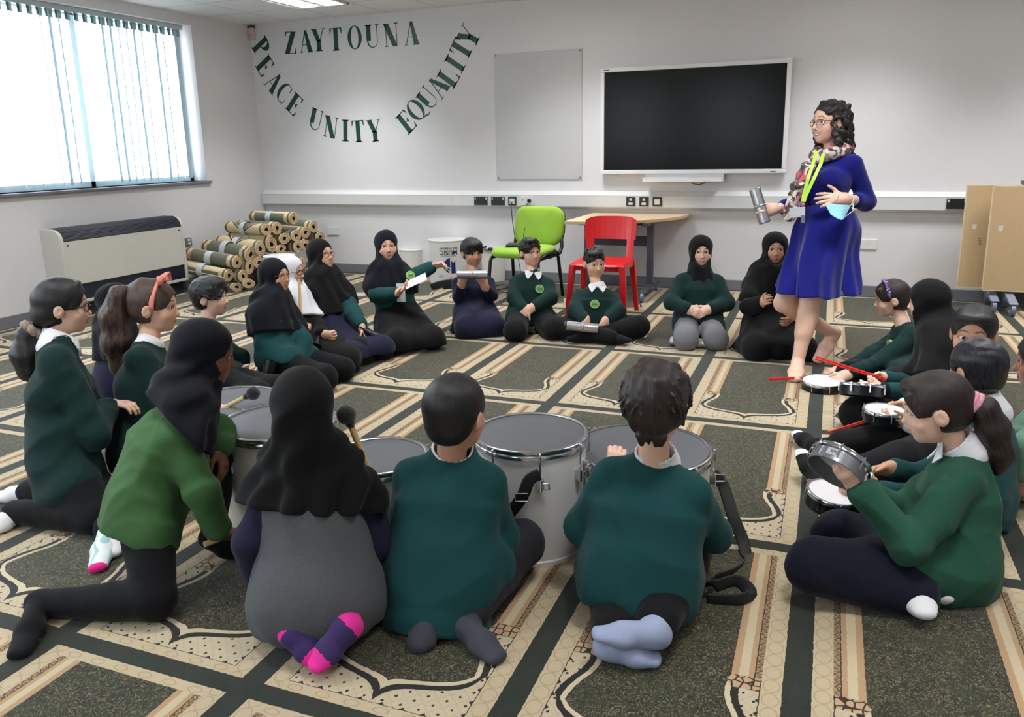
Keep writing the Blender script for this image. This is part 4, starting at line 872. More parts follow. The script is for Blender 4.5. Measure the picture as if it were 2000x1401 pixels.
def nets(V, ax):
    S = V < 0; nx, ny, nz = V.shape; cnt = np.zeros((nx - 1, ny - 1, nz - 1), np.int8); offs = [(i, j, k) for i in (0, 1) for j in (0, 1) for k in (0, 1)]
    for i, j, k in offs: cnt += S[i:nx - 1 + i, j:ny - 1 + j, k:nz - 1 + k]
    act = (cnt > 0) & (cnt < 8); I = np.argwhere(act)
    if len(I) == 0: return np.zeros((0, 3)), None
    idm = np.full(act.shape, -1, np.int32); idm[act] = np.arange(len(I))
    C = np.stack([V[I[:, 0] + i, I[:, 1] + j, I[:, 2] + k] for i, j, k in offs], 1).astype(float); acc = np.zeros((len(I), 3)); num = np.zeros(len(I))
    for a in range(8):
        for b in range(a + 1, 8):
            oa, ob = np.array(offs[a]), np.array(offs[b])
            if np.abs(oa - ob).sum() != 1: continue
            va, vb = C[:, a], C[:, b]; m = (va < 0) != (vb < 0); t = np.where(m, va / np.where(m, va - vb, 1), 0)
            acc += np.where(m[:, None], oa + t[:, None] * (ob - oa), 0); num += m
    fr = acc / num[:, None]; vs = np.stack([ax[a][I[:, a]] + fr[:, a] * (ax[a][I[:, a] + 1] - ax[a][I[:, a]]) for a in range(3)], 1)
    F = []
    for a in range(3):
        b, c = (a + 1) % 3, (a + 2) % 3; sl0 = [slice(None)] * 3; sl1 = [slice(None)] * 3; sl0[a] = slice(0, -1); sl1[a] = slice(1, None)
        for q in (sl0, sl1): q[b] = slice(1, -1); q[c] = slice(1, -1)
        s0, s1 = S[tuple(sl0)], S[tuple(sl1)]; J = np.argwhere(s0 != s1)
        if len(J) == 0: continue
        up = s0[tuple(J.T)]; J[:, b] += 1; J[:, c] += 1
        def cell(db, dc): K = J.copy(); K[:, b] += db; K[:, c] += dc; return idm[tuple(K.T)]
        q = np.stack([cell(-1, -1), cell(0, -1), cell(0, 0), cell(-1, 0)], 1); q[~up] = q[~up][:, ::-1]; F.append(q)
    F = np.concatenate(F); F = F[(F >= 0).all(1)]
    return vs, F
# ------------------------------------------------------------------ people
def cloth(name, col, var=.05, rough=.9, sheen=.06, bump=.25, bs=420, heather=0):
    if name in MC: return MC[name]
    m, nt, b = newmat(name); c = lin(col)
    n1 = noise(nt, 5, 3, .6); n2 = noise(nt, 260, 2, .6)
    sc = lambda k: tuple(min(1, v * k) for v in c[:3]) + (1,)
    col_ = mix(E(n1.outputs[0]), sc(1 - var * 2), sc(1 + var * 2), nt)
    if heather: col_ = mix(E(n2.outputs[0]).step(.5, .25), mix(.5, col_, sc(1 - heather), nt), mix(.5, col_, sc(1 + heather), nt), nt)
    nt.links.new(col_, b.inputs['Base Color']); b.inputs['Roughness'].default_value = rough; b.inputs['Specular IOR Level'].default_value = .25
    b.inputs['Sheen Weight'].default_value = sheen; b.inputs['Sheen Roughness'].default_value = .45
    bp = nt.nodes.new('ShaderNodeBump'); bp.inputs['Strength'].default_value = bump; bp.inputs['Distance'].default_value = .002
    nt.links.new(n2.outputs[0], bp.inputs['Height']); nt.links.new(bp.outputs[0], b.inputs['Normal']); MC[name] = m; return m
def skin_material():
    m, nt, b = newmat('skin'); at = nt.nodes.new('ShaderNodeAttribute'); at.attribute_name = 'Col'; n = noise(nt, 70, 3, .6)
    nt.links.new(mix(.14, at.outputs[0], mix(E(n.outputs[0]), (.55, .5, .5, 1), (1, 1, 1, 1), nt), nt, 'MULTIPLY'), b.inputs['Base Color'])
    b.inputs['Roughness'].default_value = .5; b.inputs['Subsurface Weight'].default_value = .12; b.inputs['Subsurface Radius'].default_value = (.012, .005, .003); b.inputs['Specular IOR Level'].default_value = .4
    return m
SKIN = skin_material()
def hair_material(name, col, hi, rough=.42):
    if name in MC: return MC[name]
    m, nt, b = newmat(name); at = nt.nodes.new('ShaderNodeAttribute'); at.attribute_name = 'Col'
    n = nt.nodes.new('ShaderNodeTexNoise'); n.inputs['Scale'].default_value = 1; n.inputs['Detail'].default_value = 3
    nt.links.new(at.outputs[1], n.inputs[0])                    # strands run along the stored strand coordinate
    nt.links.new(mix(E(n.outputs[0]).step(.52, .35), lin(col), lin(hi), nt), b.inputs['Base Color']); b.inputs['Roughness'].default_value = rough; b.inputs['Specular IOR Level'].default_value = .45
    bp = nt.nodes.new('ShaderNodeBump'); bp.inputs['Strength'].default_value = .5; bp.inputs['Distance'].default_value = .003
    nt.links.new(n.outputs[0], bp.inputs['Height']); nt.links.new(bp.outputs[0], b.inputs['Normal']); MC[name] = m; return m
HAIR = {'black': hair_material('hair_black', (14, 13, 15), (34, 31, 34)), 'dark': hair_material('hair_dark_brown', (22, 17, 16), (52, 40, 36)), 'brown': hair_material('hair_brown', (44, 32, 28), (96, 74, 64), .5)}
GREEN, LGREEN = cloth('jumper_green', (17, 64, 66), .05), cloth('jumper_light_green', (58, 94, 54), .06)
MGREEN = cloth('jumper_mid_green', (34, 78, 60), .06); DGREEN = cloth('jumper_dark_green', (14, 44, 42), .06)
BLACK = cloth('cloth_black', (11, 11, 14), .06); NAVY = cloth('cloth_navy', (26, 28, 52), .06); INK = cloth('scarf_ink', (14, 16, 26), .06, bump=.12); JET = cloth('scarf_black', (11, 11, 14), .06, bump=.12)
CHAR = cloth('cloth_charcoal', (36, 36, 43), .06, heather=.2); GREY = cloth('cloth_grey', (118, 118, 124), .05, heather=.15); PINAF = cloth('pinafore_grey', (82, 84, 88), .06, heather=.2)
WHITE = cloth('cloth_white', (228, 228, 234), .02, sheen=.1); BLUE = cloth('dress_blue', (16, 20, 116), .08, sheen=.25, bump=.1); TROU = cloth('trousers_black', (11, 12, 16), .06); TNAVY = cloth('trousers_navy', (15, 18, 34), .06)
SOCKB = cloth('sock_black', (14, 16, 20), .05, bump=.4, bs=600); SOCKW = cloth('sock_white', (226, 226, 230), .03, bump=.4, bs=600); SOCKG = cloth('sock_greyblue', (150, 160, 190), .05, bump=.4, bs=600); SOCKD = cloth('sock_charcoal', (62, 64, 72), .05, bump=.4)
eye_white = M('eye_white', (226, 222, 218), .25, var=.02); iris_m = M('iris_brown', (46, 28, 18), .2, var=.1, vs=400); pupil_m = M('pupil', (6, 6, 7), .1)
SK = {'light': (236, 194, 172), 'tan': (226, 180, 154), 'mid': (210, 160, 132), 'brown': (168, 118, 96), 'dark': (118, 76, 56)}
def basis(P, yaw, pitch=0, roll=0):
    """right, forward, up of a figure at P: yaw 0 looks at the lens, 90 to the right of the picture, 180 away"""
    c = unit([OC[0] - P[0], OC[1] - P[1], 0]); r = A3(-c[1], c[0], 0)             # r points right in the picture
    y = math.radians(yaw); F = c * math.cos(y) + r * math.sin(y); z = A3(0, 0, 1); p = math.radians(pitch)
    F2 = F * math.cos(p) + z * math.sin(p); Up = -F * math.sin(p) + z * math.cos(p); R = np.cross(F2, Up)
    q = math.radians(roll); return R * math.cos(q) + Up * math.sin(q), F2, Up * math.cos(q) - R * math.sin(q)
class Head:
    def __init__(s, c, hh, yaw, pitch=0, roll=0): s.c = np.array(c, float); s.h = hh; s.R, s.F, s.U = basis(s.c, yaw, pitch, roll); s.M = np.stack([s.R, s.F, s.U])
    def w(s, x, y, z): return s.c + s.h * (x * s.R + y * s.F + z * s.U)
    def l(s, P): return ((P - s.c) @ s.M.T) / s.h
    def ell(s, c, r): return ell(s.w(*c), np.array(r) * s.h, s.M)
    def cone(s, a, b, ra, rb): return cone(s.w(*a), s.w(*b), ra * s.h, rb * s.h)
def head_ops(B, H, neck, adult=0, smile=0, ears=True):
    h = H.h; k = 1 - adult
    B.u(H.ell((0, -.055, .13), (.335, .405, .355)), .02 * h); B.u(H.ell((0, .1, -.12), (.275 + .012 * k, .272, .35)), .14 * h)
    B.u(H.ell((0, .12, -.30), (.2 + .028 * k, .2, .165)), .1 * h); B.u(H.ell((0, .245, -.405), (.08, .07, .07)), .08 * h)
    for s_ in (-1, 1):
        B.u(H.ell((s_ * .16, .225, -.155), (.10 + .018 * k, .09 + .012 * k, .105)), .08 * h)
        B.s(H.ell((s_ * .134, .40, .005), (.09, .07, .055)), .06 * h)
        B.u(H.cone((s_ * .05, .328, .095), (s_ * .19, .285, .085), .03, .026), .05 * h)
        B.u(H.ell((s_ * .134, .272, .0), (.086, .076, .078)), .02 * h)                 # lids over the eyeball
        B.s(H.ell((s_ * .134, .352, -.002), (.071, .055, .0315)), .006 * h)
        B.u(H.cone((s_ * .042, .362, -.175), (s_ * .046, .34, -.163), .028, .03), .025 * h)
        B.s(H.ell((s_ * .026, .39, -.2), (.015, .022, .013)), .008 * h)
        if not ears: continue
        E_ = np.stack([H.R, H.F * .96 - H.U * .25, H.U * .96 + H.F * .25])
        B.u(ell(H.w(s_ * .345, -.035, -.05), np.array((.03, .075, .125)) * h, E_), .02 * h); B.u(ell(H.w(s_ * .372, -.06, -.03), np.array((.022, .075, .115)) * h, E_), .012 * h)
        B.s(ell(H.w(s_ * .402, -.03, -.035), np.array((.024, .04, .07)) * h, E_), .012 * h)
    B.u(H.cone((0, .318, .05), (0, .40 + .03 * adult, -.13), .028, .038), .045 * h); B.u(H.ell((0, .408 + .025 * adult, -.148), (.042, .042, .038)), .03 * h)
    w = .08 + .035 * smile; up = .03 * smile
    for s_ in (-1, 1):
        B.u(H.cone((0, .358, -.262), (s_ * w, .312, -.272 + up), .021, .012), .02 * h); B.u(H.cone((0, .352, -.303), (s_ * w * .9, .31, -.285 + up), .026, .013), .02 * h)
    B.s(H.cone((-w * .8, .36, -.281 + up * .6), (w * .8, .36, -.281 + up * .6), .005 + .008 * smile, .005 + .008 * smile), .008 * h)
    B.u(cone(H.w(0, -.1, -.22), neck, .172 * h, .2 * h), .06 * h)
def head_color(H, skin, brow=(28, 22, 20), lips=None, smile=0):
    base = np.array(lin(skin)[:3]); lc = np.array(lin(lips)[:3]) if lips else base * np.array([.86, .56, .56]); bc = np.array(lin(brow)[:3])
    def fn(P):
        q = H.l(P); x, y, z = np.abs(q[:, 0]), q[:, 1], q[:, 2]; C = np.tile(base, (len(P), 1))
        def put(m, col): C[:] = C + (np.array(col) - C) * m[:, None]
        near = np.abs(q[:, 0]) < .45
        put(.35 * np.exp(-(((x - .2) / .09) ** 2 + ((z + .15) / .09) ** 2)) * (y > .1) * near, base * np.array([1.0, .74, .70]))
        put(.25 * np.exp(-((x / .06) ** 2 + ((z + .16) / .05) ** 2)) * (y > .3), base * np.array([1.0, .78, .75]))
        mz = -.283 + .09 * smile * (x / .11) ** 2 * .3
        put((np.exp(-((x / (.098 + .03 * smile)) ** 4 + ((z - mz) / .038) ** 4))) * (y > .27), lc)
        if smile: put(np.exp(-((x / .085) ** 4 + ((z - mz - .002) / .013) ** 4)) * (y > .27), np.array(lin((236, 230, 222))[:3]))
        else: put(np.exp(-((x / .08) ** 4 + ((z + .281) / .006) ** 4)) * (y > .27) * .7, lc * .35)
        bz = .122 + .016 * np.clip((x - .05) / .08, 0, 1) - .06 * np.clip((x - .15) / .08, 0, 1); put(np.exp(-(((x - .135) / .088) ** 6 + ((z - bz) / .0155) ** 4)) * (y > .15) * .8, bc)
        ez = np.sqrt(((x - .134) / .082) ** 2 + ((z - .002) / .038) ** 2); put(np.exp(-((ez - 1.0) / .16) ** 2) * (y > .2) * .7 * (z > -.012), bc * .6)
        put(.2 * np.exp(-(((x - .132) / .1) ** 2 + ((z + .03) / .06) ** 2)) * (y > .2), base * np.array([.78, .66, .66]))
        return C
    return fn
def eyes(H, parent, look=(0, 0)):
    for s_ in (-1, 1):
        c = H.w(s_ * .134, .27, 0); r = .073 * H.h; g = unit(H.F + H.R * look[0] + H.U * look[1]); x, y, d = axis_frame(g); b = MB(); n = 18; prof = []
        for a, m in ((4, 2), (10, 2), (16, 1), (24, 1), (27, 0), (60, 0), (90, 0), (130, 0), (176, 0)): prof.append((a, m))
        rings = [[c + r * (math.cos(math.radians(a)) * d + math.sin(math.radians(a)) * (math.cos(t) * x + math.sin(t) * y)) for t in np.linspace(0, 2 * PI, n, endpoint=False)] for a, m in prof]
        for i in range(len(rings) - 1):
            b.cur = prof[i + 1][1] if i < 4 else 0
            if i < 2: b.cur = 2 if i == 0 else 1
            elif i < 4: b.cur = 1
            b.loft([rings[i + 1], rings[i]], cap=False)
        b.cur = 2; b.add(rings[0], [tuple(range(n))]); b.build('eye', [eye_white, iris_m, pupil_m], parent, smooth=True)
def glasses(H, parent, col=(40, 30, 30), rw=.105, rh=.078, th=.009, z=-.012):
    m = M('spectacle_%d' % col[0], col, .3); lens = MC.get('lens') 
    if lens is None:
        lens, nt, bb = newmat('spectacle_lens'); t = nt.nodes.new('ShaderNodeBsdfTransparent'); g = nt.nodes.new('ShaderNodeBsdfGlossy'); g.inputs['Roughness'].default_value = .03; mx = nt.nodes.new('ShaderNodeMixShader'); mx.inputs[0].default_value = .10
        nt.links.new(t.outputs[0], mx.inputs[1]); nt.links.new(g.outputs[0], mx.inputs[2]); nt.links.new(mx.outputs[0], nt.nodes['Material Output'].inputs[0]); MC['lens'] = lens
    g = MB(); L = MB()
    def rim(s_, t): return H.w(s_ * (.135 + rw * math.cos(t) * (1 - .1 * abs(math.sin(t)))), .405 - .06 * ((.135 + rw * math.cos(t)) / .24) ** 2, z + rh * math.copysign(abs(math.sin(t)) ** .8, math.sin(t)))
    for s_ in (-1, 1):
        P = [rim(s_, t) for t in np.linspace(0, 2 * PI, 22, endpoint=False)]; g.tube(P, th * H.h, 6, closed=True); L.add(P, [tuple(range(22))])
        g.tube([H.w(s_ * .238, .345, z + .03), H.w(s_ * .30, .27, z + .035), H.w(s_ * .355, -.02, z + .02), H.w(s_ * .355, -.1, z - .05)], th * H.h, 6)
    g.tube([H.w(-.035, .425, z + .01), H.w(0, .445, z + .022), H.w(.035, .425, z + .01)], th * H.h, 6)
    o = g.build('glasses', m, parent, smooth=True); L.build('lens', lens, o)
def strand_color(H, kind=0):
    """texture coordinate for hair: fine across the strands, slow along them"""
    def fn(P):
        q = H.l(P)
        if kind == 0: a = np.arctan2(q[:, 0], q[:, 1] + .02); r = np.sqrt(q[:, 0] ** 2 + (q[:, 1]) ** 2 + (q[:, 2] - .1) ** 2); return np.stack([a * 70, r * 9, np.arctan2(q[:, 2] - .1, np.hypot(q[:, 0], q[:, 1])) * 4], 1)
        return np.stack([q[:, 0] * 60, q[:, 1] * 60, q[:, 2] * 4], 1)
    return fn
def hair_cap(H, parent, mat, style='boy', thick=.04, fringe=.2, nape=-.3, side=.0, seed=1, res=.0036, rag=.012, name='hair', front=None, extra=None):
    """short hair: a shell over the skull, opened for face, ears and nape"""
    h = H.h; B = Solid(); t = thick
    B.u(H.ell((0, -.06, .135), (.335 + t, .405 + t, .355 + t)), .02 * h)
    if style in ('boy', 'fade'): B.u(H.ell((0, -.2, -.12), (.26 + t * .5, .24 + t * .5, .24)), .1 * h)
    else: B.u(H.ell((0, -.14, -.1), (.31 + t * .7, .31 + t * .7, .26)), .1 * h)
    if style == 'fade': B.u(H.ell((0, .0, .33), (.27, .36, .19)), .06 * h)
    if extra: extra(B)
    st = waves(seed, 9 / h, 5); fine = waves(seed + 9, 34 / h, 6, (np.outer(H.R, H.R) + np.outer(H.F, H.F) * .8 + np.outer(H.U, H.U) * .25))
    B.d(lambda P: rag * h * (st(P) * .5 + fine(P) * .75), .05)
    # face opening: everything before the hairline and below the fringe
    fz = fringe
    B.s(H.ell((0, .52, fz - .56), (.36, .42, .60)), .025 * h)
    B.s(box_(H.w(0, .45, -.45), np.array((.5, .46, .42)) * h, H.M, .02 * h), .02 * h)
    for s_ in (-1, 1): B.s(H.ell((s_ * .40, -.02, -.11 + side), (.13, .12, .17)), .03 * h)
    B.s(box_(H.w(0, -.2, nape - .5), np.array((.6, .7, .5)) * h, H.M, .01 * h), .03 * h)
    z = [(H.c - .6 * h, H.c + .6 * h, res)]
    return B.build(name, mat, parent, res, z, strand_color(H))
def tufts(B, H, n, seed, flow=(0, .6, -.6), L=.2, r=.034, lo=-.15, t=.03, jit=.35, lift=.02):
    n = int(n * 1.7); L *= 1.5; r *= .62; jit *= .6
    rnd = random.Random(seed); h = H.h
    for _ in range(n):
        a = rnd.uniform(0, 6.283); z = rnd.uniform(lo, .98); q = math.sqrt(max(0, 1 - z * z)); p = np.array([(.335 + t) * q * math.sin(a), -.06 + (.405 + t) * q * math.cos(a), .135 + (.355 + t) * z])
        nrm = unit([p[0] / .11, (p[1] + .06) / .16, (p[2] - .135) / .125]); f = np.array(flow, float) + [rnd.uniform(-jit, jit) for _ in range(3)] + np.array([p[0] * 1.2, 0, 0]); f = unit(f - nrm * np.dot(f, nrm) * .85)
        l = L * rnd.uniform(.7, 1.2); m = p + f * l * .5 + nrm * (lift - l * l * .24); e = p + f * l - nrm * l * l * 1.0; B.u(H.cone(p - nrm * .03, m, r * .8, r), .012 * h); B.u(H.cone(m, e + nrm * lift, r, r * .2), .008 * h)
def lock(B, pts, radii, k=.012):
    for a, b, r0, r1 in zip(pts, pts[1:], radii, radii[1:]): B.u(cone(a, b, r0, r1), k)
def hand(B, W, d, n, right, L=.15, curl=.5, spread=.5, thumb=.5, point=None):
    """palm, four unequal bent fingers and a thumb leaving the side of the palm"""
    d = unit(d); n = unit(np.array(n) - d * np.dot(n, d)); T = np.cross(d, n) * (1 if right else -1); W = np.array(W, float)
    B.u(econe(W + d * .02 * L, W + d * .42 * L, .105 * L, .095 * L, T, 1.95), .02); B.u(cone(W - d * .1 * L, W + d * .1 * L, .15 * L, .14 * L), .02)
    B.u(ell(W + d * .2 * L + T * .12 * L + n * .05 * L, np.array((.1, .14, .08)) * L, np.stack([T, d, n])), .012)
    for i, (off, ln) in enumerate(((.155, .43), (.055, .48), (-.05, .45), (-.145, .35))):
        c = curl if point is None or i > 0 else point; base = W + d * (.46 - abs(i - 1.2) * .018) * L + T * off * L + n * .01 * L; ang = 0; p = base; dd = unit(d + T * spread * (1.4 - i) * .13)
        for seg, kc, r0, r1 in ((.44, .75, .056, .05), (.31, 1.25, .05, .046), (.25, .9, .046, .038)):
            ang += c * kc; q = p + (dd * math.cos(ang) + n * math.sin(ang)) * ln * seg * L; B.u(cone(p, q, r0 * L, r1 * L), .004); p = q
    b = W + d * .13 * L + T * .15 * L + n * .02 * L; m1 = b + unit(d * .75 + T * (.8 - .35 * thumb) + n * (.15 + .5 * thumb)) * .25 * L; m2 = m1 + unit(d * .9 + T * (.35 - .5 * thumb) + n * (.1 + .5 * thumb)) * .2 * L
    B.u(cone(b, m1, .072 * L, .056 * L), .012); B.u(cone(m1, m2, .055 * L, .043 * L), .004)
    return (np.minimum(W, W + d * L) - .09 * (L / .15), np.maximum(W, W + d * L) + .09 * (L / .15))
def ikmid(a, b, l1, l2, pole):
    a = np.array(a, float); b = np.array(b, float); d = b - a; D = np.linalg.norm(d); u = d / D
    if D > l1 + l2 - .002: return a + d * l1 / (l1 + l2)
    x = (l1 * l1 - l2 * l2 + D * D) / (2 * D); h = math.sqrt(max(l1 * l1 - x * x, 0)); p = np.array(pole, float) - u * np.dot(pole, u); return a + u * x + unit(p) * h
class Fig:
    """one person: joints in metres, then body, clothes, hair as children of one Empty"""
    def __init__(s, label, base, yaw, head, neck, pel, skin='tan', sc=1.0, name='person'):
        # base: (px, py) ground contact for the working distance; the others (px, py, extra distance)
        s.d0 = depth(G(*base)); s.sc = sc; s.sk = SK[skin] if isinstance(skin, str) else skin
        s.neck = s.p(*neck); s.pel = s.p(*pel); hx = head; s.H = Head(s.p(hx[0], hx[1], hx[2]), hx[4] * (1.06 if sc < 1.1 else 1), hx[3], *hx[5:])
        s.R, s.F, _ = basis(s.pel, yaw); s.yaw = yaw; s.ax = unit(s.neck - s.pel); s.F = unit(s.F - s.ax * np.dot(s.F, s.ax)); s.R = np.cross(s.F, s.ax)
        sw, hw = .119 * sc, .07 * sc
        s.sh = {1: s.neck + s.R * sw - s.ax * .082 * sc, 0: s.neck - s.R * sw - s.ax * .082 * sc}; s.hip = {1: s.pel + s.R * hw, 0: s.pel - s.R * hw}
        s.t = thing(name, (s.pel[0], s.pel[1], 0), label, 'person'); s.el = {}; s.wr = {}; s.kn = {}; s.an = {}; s.toe = {}; s.hands = {}; s.zones = []
    def p(s, px, py, dd=0): return U(px, py, s.d0 + dd)
    def arm(s, side, el, wr, hd=None, n=None, **k):
        """side 1 = own right, 0 = own left; el may be None to bend by itself"""
        wr = s.p(*wr) if len(wr) == 3 else wr
        el = ikmid(s.sh[side], wr, .225 * s.sc, .20 * s.sc, A3(0, 0, -1) + s.R * (.5 if side else -.5) - s.F * .4) if el is None else s.p(*el)
        s.el[side], s.wr[side] = np.array(el), np.array(wr); d = unit(np.array(wr) - el) if hd is None else s.dirv(*hd)
        n = unit(-s.R if side else s.R) if n is None else s.dirv(*n)
        s.hands[side] = (d, n, k)
    def dirv(s, r, u, t): return unit(CR * r + A3(0, 0, 1) * u + unit(-_fh) * t)         # right / up / towards the lens
    def leg(s, side, kn, an, toe=None):
        s.kn[side], s.an[side] = s.p(*kn) if len(kn) == 3 else kn, s.p(*an) if len(an) == 3 else an
        if toe is not None: s.toe[side] = s.p(*toe) if len(toe) == 3 else toe
    def on(s, px, py, z): return G(px, py, z)
    def ground(s):
        for D, m in ((s.kn, .062), (s.an, .042), (s.toe, .024)):
            for a in D:
                if D[a][2] < m * s.sc: D[a] = OC + (D[a] - OC) * (m * s.sc - OC[2]) / (D[a][2] - OC[2])
    # ---- parts
    def body(s, bare_legs=False, feet=False, age=0, smile=0, look=(0, 0), res=.0032, lips=None, handL=.148, hide_head=False, arms_r=.03, eye=True, ears=True):
        s.ground()
        B = Solid(); H = s.H; k = s.sc
        nb = s.neck + s.ax * .0; head_ops(B, H, nb - s.ax * .03, age, smile, ears)
        ch = s.pel + (s.neck - s.pel) * .62
        B.u(econe(s.pel, ch, .062 * k, .066 * k, s.R, 1.3), .03); B.u(econe(ch, s.neck - s.ax * .06 * k, .066 * k, .045 * k, s.R, 1.4), .03)
        zones = [(H.c - .58 * H.h, H.c + .62 * H.h, res)]
        for a in (0, 1):
            if a in s.wr:
                e, w = s.el[a], s.wr[a]; B.u(cone(s.sh[a], e, .036 * k, .03 * k), .03); B.u(cone(e, w, .032 * k, .0215 * k), .015)
                d, n, kw = s.hands[a]; zones.append(hand(B, w, d, n, a == 1, handL * k, **kw) + (max(res, .0032),))
            if a in s.kn:
                r = (.062, .046, .03) if not bare_legs else bare_legs
                B.u(cone(s.hip[a], s.kn[a], r[0] * k, r[1] * k), .03); B.u(cone(s.kn[a], s.an[a], r[1] * k, r[2] * k), .02)
                if bare_legs: B.u(cone(s.kn[a] + (s.an[a] - s.kn[a]) * .18 + unit(np.cross(np.cross(s.F, s.an[a] - s.kn[a]), s.an[a] - s.kn[a])) * .012, s.kn[a] + (s.an[a] - s.kn[a]) * .5, .05 * k, .038 * k), .03); zones.append((np.minimum(s.kn[a], s.an[a]) - .1, np.maximum(s.kn[a], s.an[a]) + .1, .006))
                if feet and a in s.toe:
                    f = s.toe[a] - s.an[a]; foot_ops(B, s.an[a], s.toe[a], k); zones.append((np.minimum(s.an[a], s.toe[a]) - .07, np.maximum(s.an[a], s.toe[a]) + .07, .004))
        o = B.build('body', SKIN, s.t, .011, zones, head_color(H, s.sk, lips=lips, smile=smile)); s.bodyo = o
        if eye: eyes(H, s.t, look)
        return o
    def torso_solid(s, r=(.128, .128, .112), hem=.02, dep=1.3, k=None, front=0.0, sag=.03):
        k = k or s.sc; B = Solid(); ch = s.pel + (s.neck - s.pel) * .6 + s.F * front
        bel = s.pel + (s.neck - s.pel) * .22 + s.F * front * .6
        B.u(econe(s.pel - s.ax * hem, bel, r[0] * k * .8, r[0] * k * .8, s.R, dep), .03); B.u(econe(bel, ch, r[0] * k * .8, r[1] * k * .8, s.R, dep), .04); B.u(econe(ch, s.neck - s.ax * .09 * k, r[1] * k * .8, r[2] * k * .62, s.R, dep * 1.1), .04)
        B.u(cone(s.sh[0] + s.R * .015, s.sh[1] - s.R * .015, .052 * k, .052 * k), .04 * k); [B.u(cone(s.neck - s.ax * .028 * k, s.sh[a], .05 * k, .046 * k), .03) for a in (0, 1)]; B.u(cone(s.neck - s.ax * .03 * k, s.neck + s.ax * .004, .06 * k, .054 * k), .03)
        return B
    def sleeves(s, B, r=(.06, .052, .04), cuff=.034, upto=1.0, k=None, sides=(0, 1)):
        k = k or s.sc
        for a in sides:
            if a not in s.wr: continue
            e, w = s.el[a], s.wr[a]; w = e + (w - e) * upto
            B.u(cone(s.sh[a], e, r[0] * .9 * k, r[1] * .95 * k), .024); B.u(cone(e, e + (w - e) * .86, r[1] * k, r[2] * k), .02); u = unit(w - e); B.u(cone(e + (w - e) * .84, w - u * cuff * .75 * k, cuff * k, cuff * .96 * k), .006)
    def jumper(s, mat=None, r=(.128, .128, .112), hem=.02, fold=.008, name='jumper', dep=1.3, res=.0075, sl=(.06, .052, .04), cuff=.034, seed=None, front=0, upto=1.0, cut=True, rib=True, k=None, thigh=.3, tr=.1):
        B = s.torso_solid(r, hem, dep, k, front)
        for a in s.kn:
            if thigh: B.u(cone(s.hip[a], s.hip[a] + (s.kn[a] - s.hip[a]) * thigh, (tr + .008) * s.sc, (tr + .004) * s.sc), .04)
        sd = seed if seed is not None else int(abs(s.pel[0]) * 1000) % 97
        f1 = folds(sd, 17, fold); f2 = folds(sd + 3, 42, fold * .35); bot = s.pel - s.ax * (hem + .05) * s.sc
        if rib: B.u(econe(bot + s.ax * .012, bot + s.ax * .04, r[0] * s.sc * .78, r[0] * s.sc * .8, s.R, dep), .01)
        if cut: B.s(box_(bot - s.ax * .2, (.4, .4, .2), np.stack([s.R, s.F, s.ax]), .004), .006)
        s.sleeves(B, sl, cuff, upto, k); B.d(lambda P: f1(P) + f2(P), .05)
        B.s(cone(s.neck + s.ax * .0, s.H.w(0, -.06, -.2), .058 * s.sc, .062 * s.sc), .006)
        s.top = B.build(name, mat or GREEN, s.t, res); return s.top
    def legs(s, mat=None, r=(.088, .068, .05), name='trousers', res=.009, fold=.006, hips=.098, sides=(0, 1), upto=1.0, kk=.03, floor=True, extra=None):
        B = Solid(); k = s.sc
        B.u(econe(s.pel - s.R * .02, s.pel + s.R * .02, hips * k, hips * k, s.R, 1.25), .03); B.u(econe(s.pel, s.pel + s.ax * .08, hips * k, hips * .95 * k, s.R, 1.25), .03)
        for a in sides:
            if a not in s.kn: continue
            B.u(cone(s.hip[a], s.kn[a], r[0] * .93 * k, r[1] * .93 * k), kk * .7); e = s.kn[a] + (s.an[a] - s.kn[a]) * upto; B.u(cone(s.kn[a], e, r[1] * k, r[2] * k), kk * .7)
        if extra: extra(B)
        sd = int(abs(s.pel[1]) * 1000) % 97; f1 = folds(sd + 11, 20, fold); f2 = folds(sd + 15, 48, fold * .35); B.d(lambda P: f1(P) + f2(P), .05)
        if floor: B.s(box_((s.pel[0], s.pel[1], -.496), (2, 2, .5), None, .002), .004)
        return B.build(name, mat or TROU, s.t, res)
    def socks(s, mat=None, sides=(0, 1), toe_mat=None, name='sock', top=.25):
        for a in sides:
            if a not in s.toe: continue
            B = Solid(); foot_ops(B, s.an[a], s.toe[a], s.sc * 1.04); B.u(cone(s.an[a], s.an[a] + (s.kn[a] - s.an[a]) * top, .034 * s.sc, .042 * s.sc), .02)
            B.s(box_((s.an[a][0], s.an[a][1], -.497), (2, 2, .5), None, .002), .003); sw = waves(5, 60, 4); B.d(lambda P: .0018 * sw(P), .03)
            o = B.build(name, mat or SOCKB, s.t, .005)
            if toe_mat: patch(o, toe_mat[0], toe_mat[1](s, a))
    def surf(s, x, z):
        if getattr(s, '_sv', None) is None:
            me = s.top.data; co = np.zeros(len(me.vertices) * 3, f32); me.vertices.foreach_get('co', co); co = co.reshape(-1, 3) - s.neck; s._sv = np.stack([co @ s.R, co @ s.F, co @ s.ax], 1)
        v = s._sv; m = (np.abs(v[:, 0] - x) < .014) & (np.abs(v[:, 2] - z) < .014) & (v[:, 1] > 0)
        return float(v[m, 1].max()) if m.any() else .06
